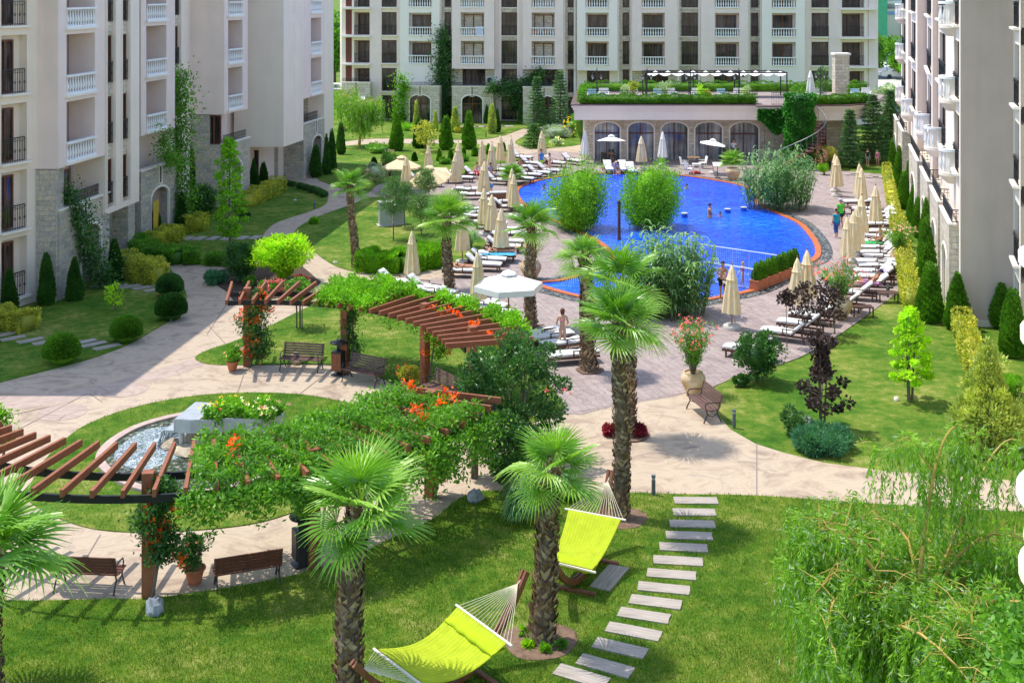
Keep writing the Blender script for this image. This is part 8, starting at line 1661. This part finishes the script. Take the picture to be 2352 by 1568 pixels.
q = T4(1640, 420); q = G(q[0], q[1], .45); person((q.x, q.y, .03), R(-20), 'dark-haired person seated right of the small fan palm', side, 1.6, None, None, [('shorts', SHORTS, cloth('dark_shorts', (.02, .02, .05)), .02)], .08)
def lie(sx=1): # head towards +y, lying on back
    z = .50; return dict(pelvis=(0, -.05, z + .04), waist=(0, .10, z + .04), chest=(0, .30, z + .07), collar=(0, .45, z + .10), neck=(0, .53, z + .12), head=(0, .62, z + .15), crown=(0, .72, z + .17), shL=(-.17, .42, z + .06), elL=(-.27, .18, z), wrL=(-.18, -.02, z + .06), paL=(-.14, -.08, z + .08), shR=(.17, .42, z + .06), elR=(.27, .18, z), wrR=(.18, -.02, z + .06), paR=(.14, -.08, z + .08), hiL=(-.09, -.10, z + .02), knL=(-.11, -.50, z + .05), anL=(-.10, -.90, z), toL=(-.12, -.95, z + .13), hiR=(.09, -.10, z + .02), knR=(.11, -.50, z + .05), anR=(.10, -.90, z), toR=(.12, -.95, z + .13), face=(0, -.2, 1))
q = T4(1370, 1400); q = G(q[0], q[1], .5); person((q.x, q.y, .03), R(86), 'sunbather in a dark bikini lying on the light blue towel', lie(), 1.66, None, None, [('bikini_top', TOP, M_iron, .012), ('bikini_bottom', BRIEF, M_iron, .012)], .05)
q = T5(900, 280); q = G(q[0], q[1], .5); person((q.x, q.y, .03), R(80), 'sunbather with a blue hat lying beside the second middle palm', lie(), 1.66, None, None, [('bikini_top', TOP, M_iron, .012), ('bikini_bottom', BRIEF, M_iron, .012)], .05, cap=cloth('navy_hat', (.03, .05, .20)))
rec = lie(); rec.update(chest=(0, .28, .70), collar=(0, .40, .84), neck=(0, .46, .91), head=(0, .52, 1.02), crown=(0, .56, 1.12), shL=(-.17, .38, .80), elL=(-.30, .12, .68), wrL=(-.12, .0, .78), paL=(-.05, 0, .82), shR=(.17, .38, .80), elR=(.28, .18, .78), wrR=(.10, .28, 1.0), paR=(.06, .34, 1.03), knL=(-.12, -.45, .66), face=(0, -1, .25))
q = G(1996, 651, .5); person((q.x, q.y, .03), R(-99), 'tanned man with a dark cap reclining on the purple towel', rec, 1.75, None, None, [('shorts', SHORTS, cloth('grey_pink_shorts', (.45, .22, .36)), .02)], .0, cap=cloth('navy_cap', (.015, .02, .06)))
bend = dict(waist=(0, -.08, 1.05), chest=(0, -.28, 1.15), collar=(0, -.42, 1.16), neck=(0, -.49, 1.15), head=(0, -.58, 1.13), crown=(0, -.67, 1.12), shL=(-.16, -.40, 1.12), elL=(-.2, -.42, .85), wrL=(-.15, -.48, .62), paL=(-.14, -.5, .55), shR=(.16, -.40, 1.12), elR=(.2, -.42, .85), wrR=(.15, -.48, .62), paR=(.14, -.5, .55), knL=(-.1, -.1, .52), face=(0, -.2, -1))
q = T4(1300, 755); person(gl(*q), R(-70), 'boy in light blue shorts bending down over a lounger', bend, 1.45, M_skin2, None, [('shorts', SHORTS, cloth('light_blue_shorts', (.16, .38, .75)), .03)], 0)
person(gl(1412, 404), R(20), 'person bent double at the far pool edge', bend, 1.6, M_skin2, None, [('shorts', SHORTS, cloth('pale_grey_shorts', (.4, .45, .55)), .02)], 0)
person(gl(1993, 383), R(20), 'child in a black t-shirt and pale shorts in the shade of the cedars', None, 1.4, M_skin2, None, [('shirt', SHIRT, M_iron, .03), ('shorts', SHORTS, cloth('pale_grey_shorts', (.4, .45, .55)), .03)], 0); person(gl(2016, 382), R(-20), 'child in pink in the shade of the cedars', None, 1.25, M_skin2, None, [('shirt', SHIRT, cloth('pink_shirt', (.7, .22, .35)), .03)], .1)
person((XY(1687, 97.4), 97.7, .05), 0, 'waiter in a white shirt behind the dark counter', None, 1.75, M_skin2, None, [('shirt', SHIRT, M_balus, .03)], 0)
q = gl(1630, 502); person((q[0], q[1], -.85), R(90), 'heavy-set man standing waist-deep in the pool', dict(elL=(-.25, -.12, 1.15), wrL=(-.1, -.3, 1.1), paL=(-.05, -.35, 1.1)), 1.78, None, None, (), 0, 1.35)
q = gl(1654, 499); person((q[0], q[1], -1.05), R(-30), 'child with only head and shoulders above the water', None, 1.4, None, None, (), 0); q = gl(1577, 435); person((q[0], q[1], -1.3), 0, 'lone swimmer near the far side of the pool', None, 1.7, M_skin2, None, (), 0); q = gl(1249, 436); person((q[0], q[1], -1.3), .5, 'swimmer at the left pool bend', None, 1.7, None, None, (), 0)
# ================= camera and light
cam = bpy.data.cameras.new('camera'); co = bpy.data.objects.new('camera', cam); COL.objects.link(co); scene.camera = co
co.location = (0, 0, H); co.rotation_euler = (math.pi / 2, 0, 0); cam.sensor_width = 36; cam.lens = 2800 / 2352 * 36
cam.shift_y = -(784 + 30) / 2352; cam.clip_end = 5000; cam.clip_start = .2
sd = Vector((-.42, .20, 1.0)).normalized()
su = bpy.data.lights.new('sun', 'SUN'); so = bpy.data.objects.new('sun', su); COL.objects.link(so); so.location = (-20, 20, 60)
so.rotation_euler = sd.to_track_quat('Z', 'Y').to_euler(); su.energy = 4.5; su.angle = R(.5); su.color = (1.0, .955, .87)
w = bpy.data.worlds.new('World'); scene.world = w; w.use_nodes = True; t = w.node_tree; t.nodes.clear()
sk = t.nodes.new('ShaderNodeTexSky'); sk.sky_type = 'NISHITA'; sk.sun_disc = False; sk.sun_elevation = math.asin(sd.z); sk.sun_rotation = math.atan2(sd.x, sd.y)
sk.air_density = 1.0; sk.dust_density = .8; sk.ozone_density = 1.0
bg = t.nodes.new('ShaderNodeBackground'); bg.inputs[1].default_value = .31; t.links.new(sk.outputs[0], bg.inputs[0])
wo = t.nodes.new('ShaderNodeOutputWorld'); t.links.new(bg.outputs[0], wo.inputs[0])
scene.view_settings.view_transform = 'Standard'; scene.view_settings.look = 'None'; scene.view_settings.exposure = 0
scene.cycles.max_bounces = 6; scene.cycles.diffuse_bounces = 3; scene.cycles.transparent_max_bounces = 6
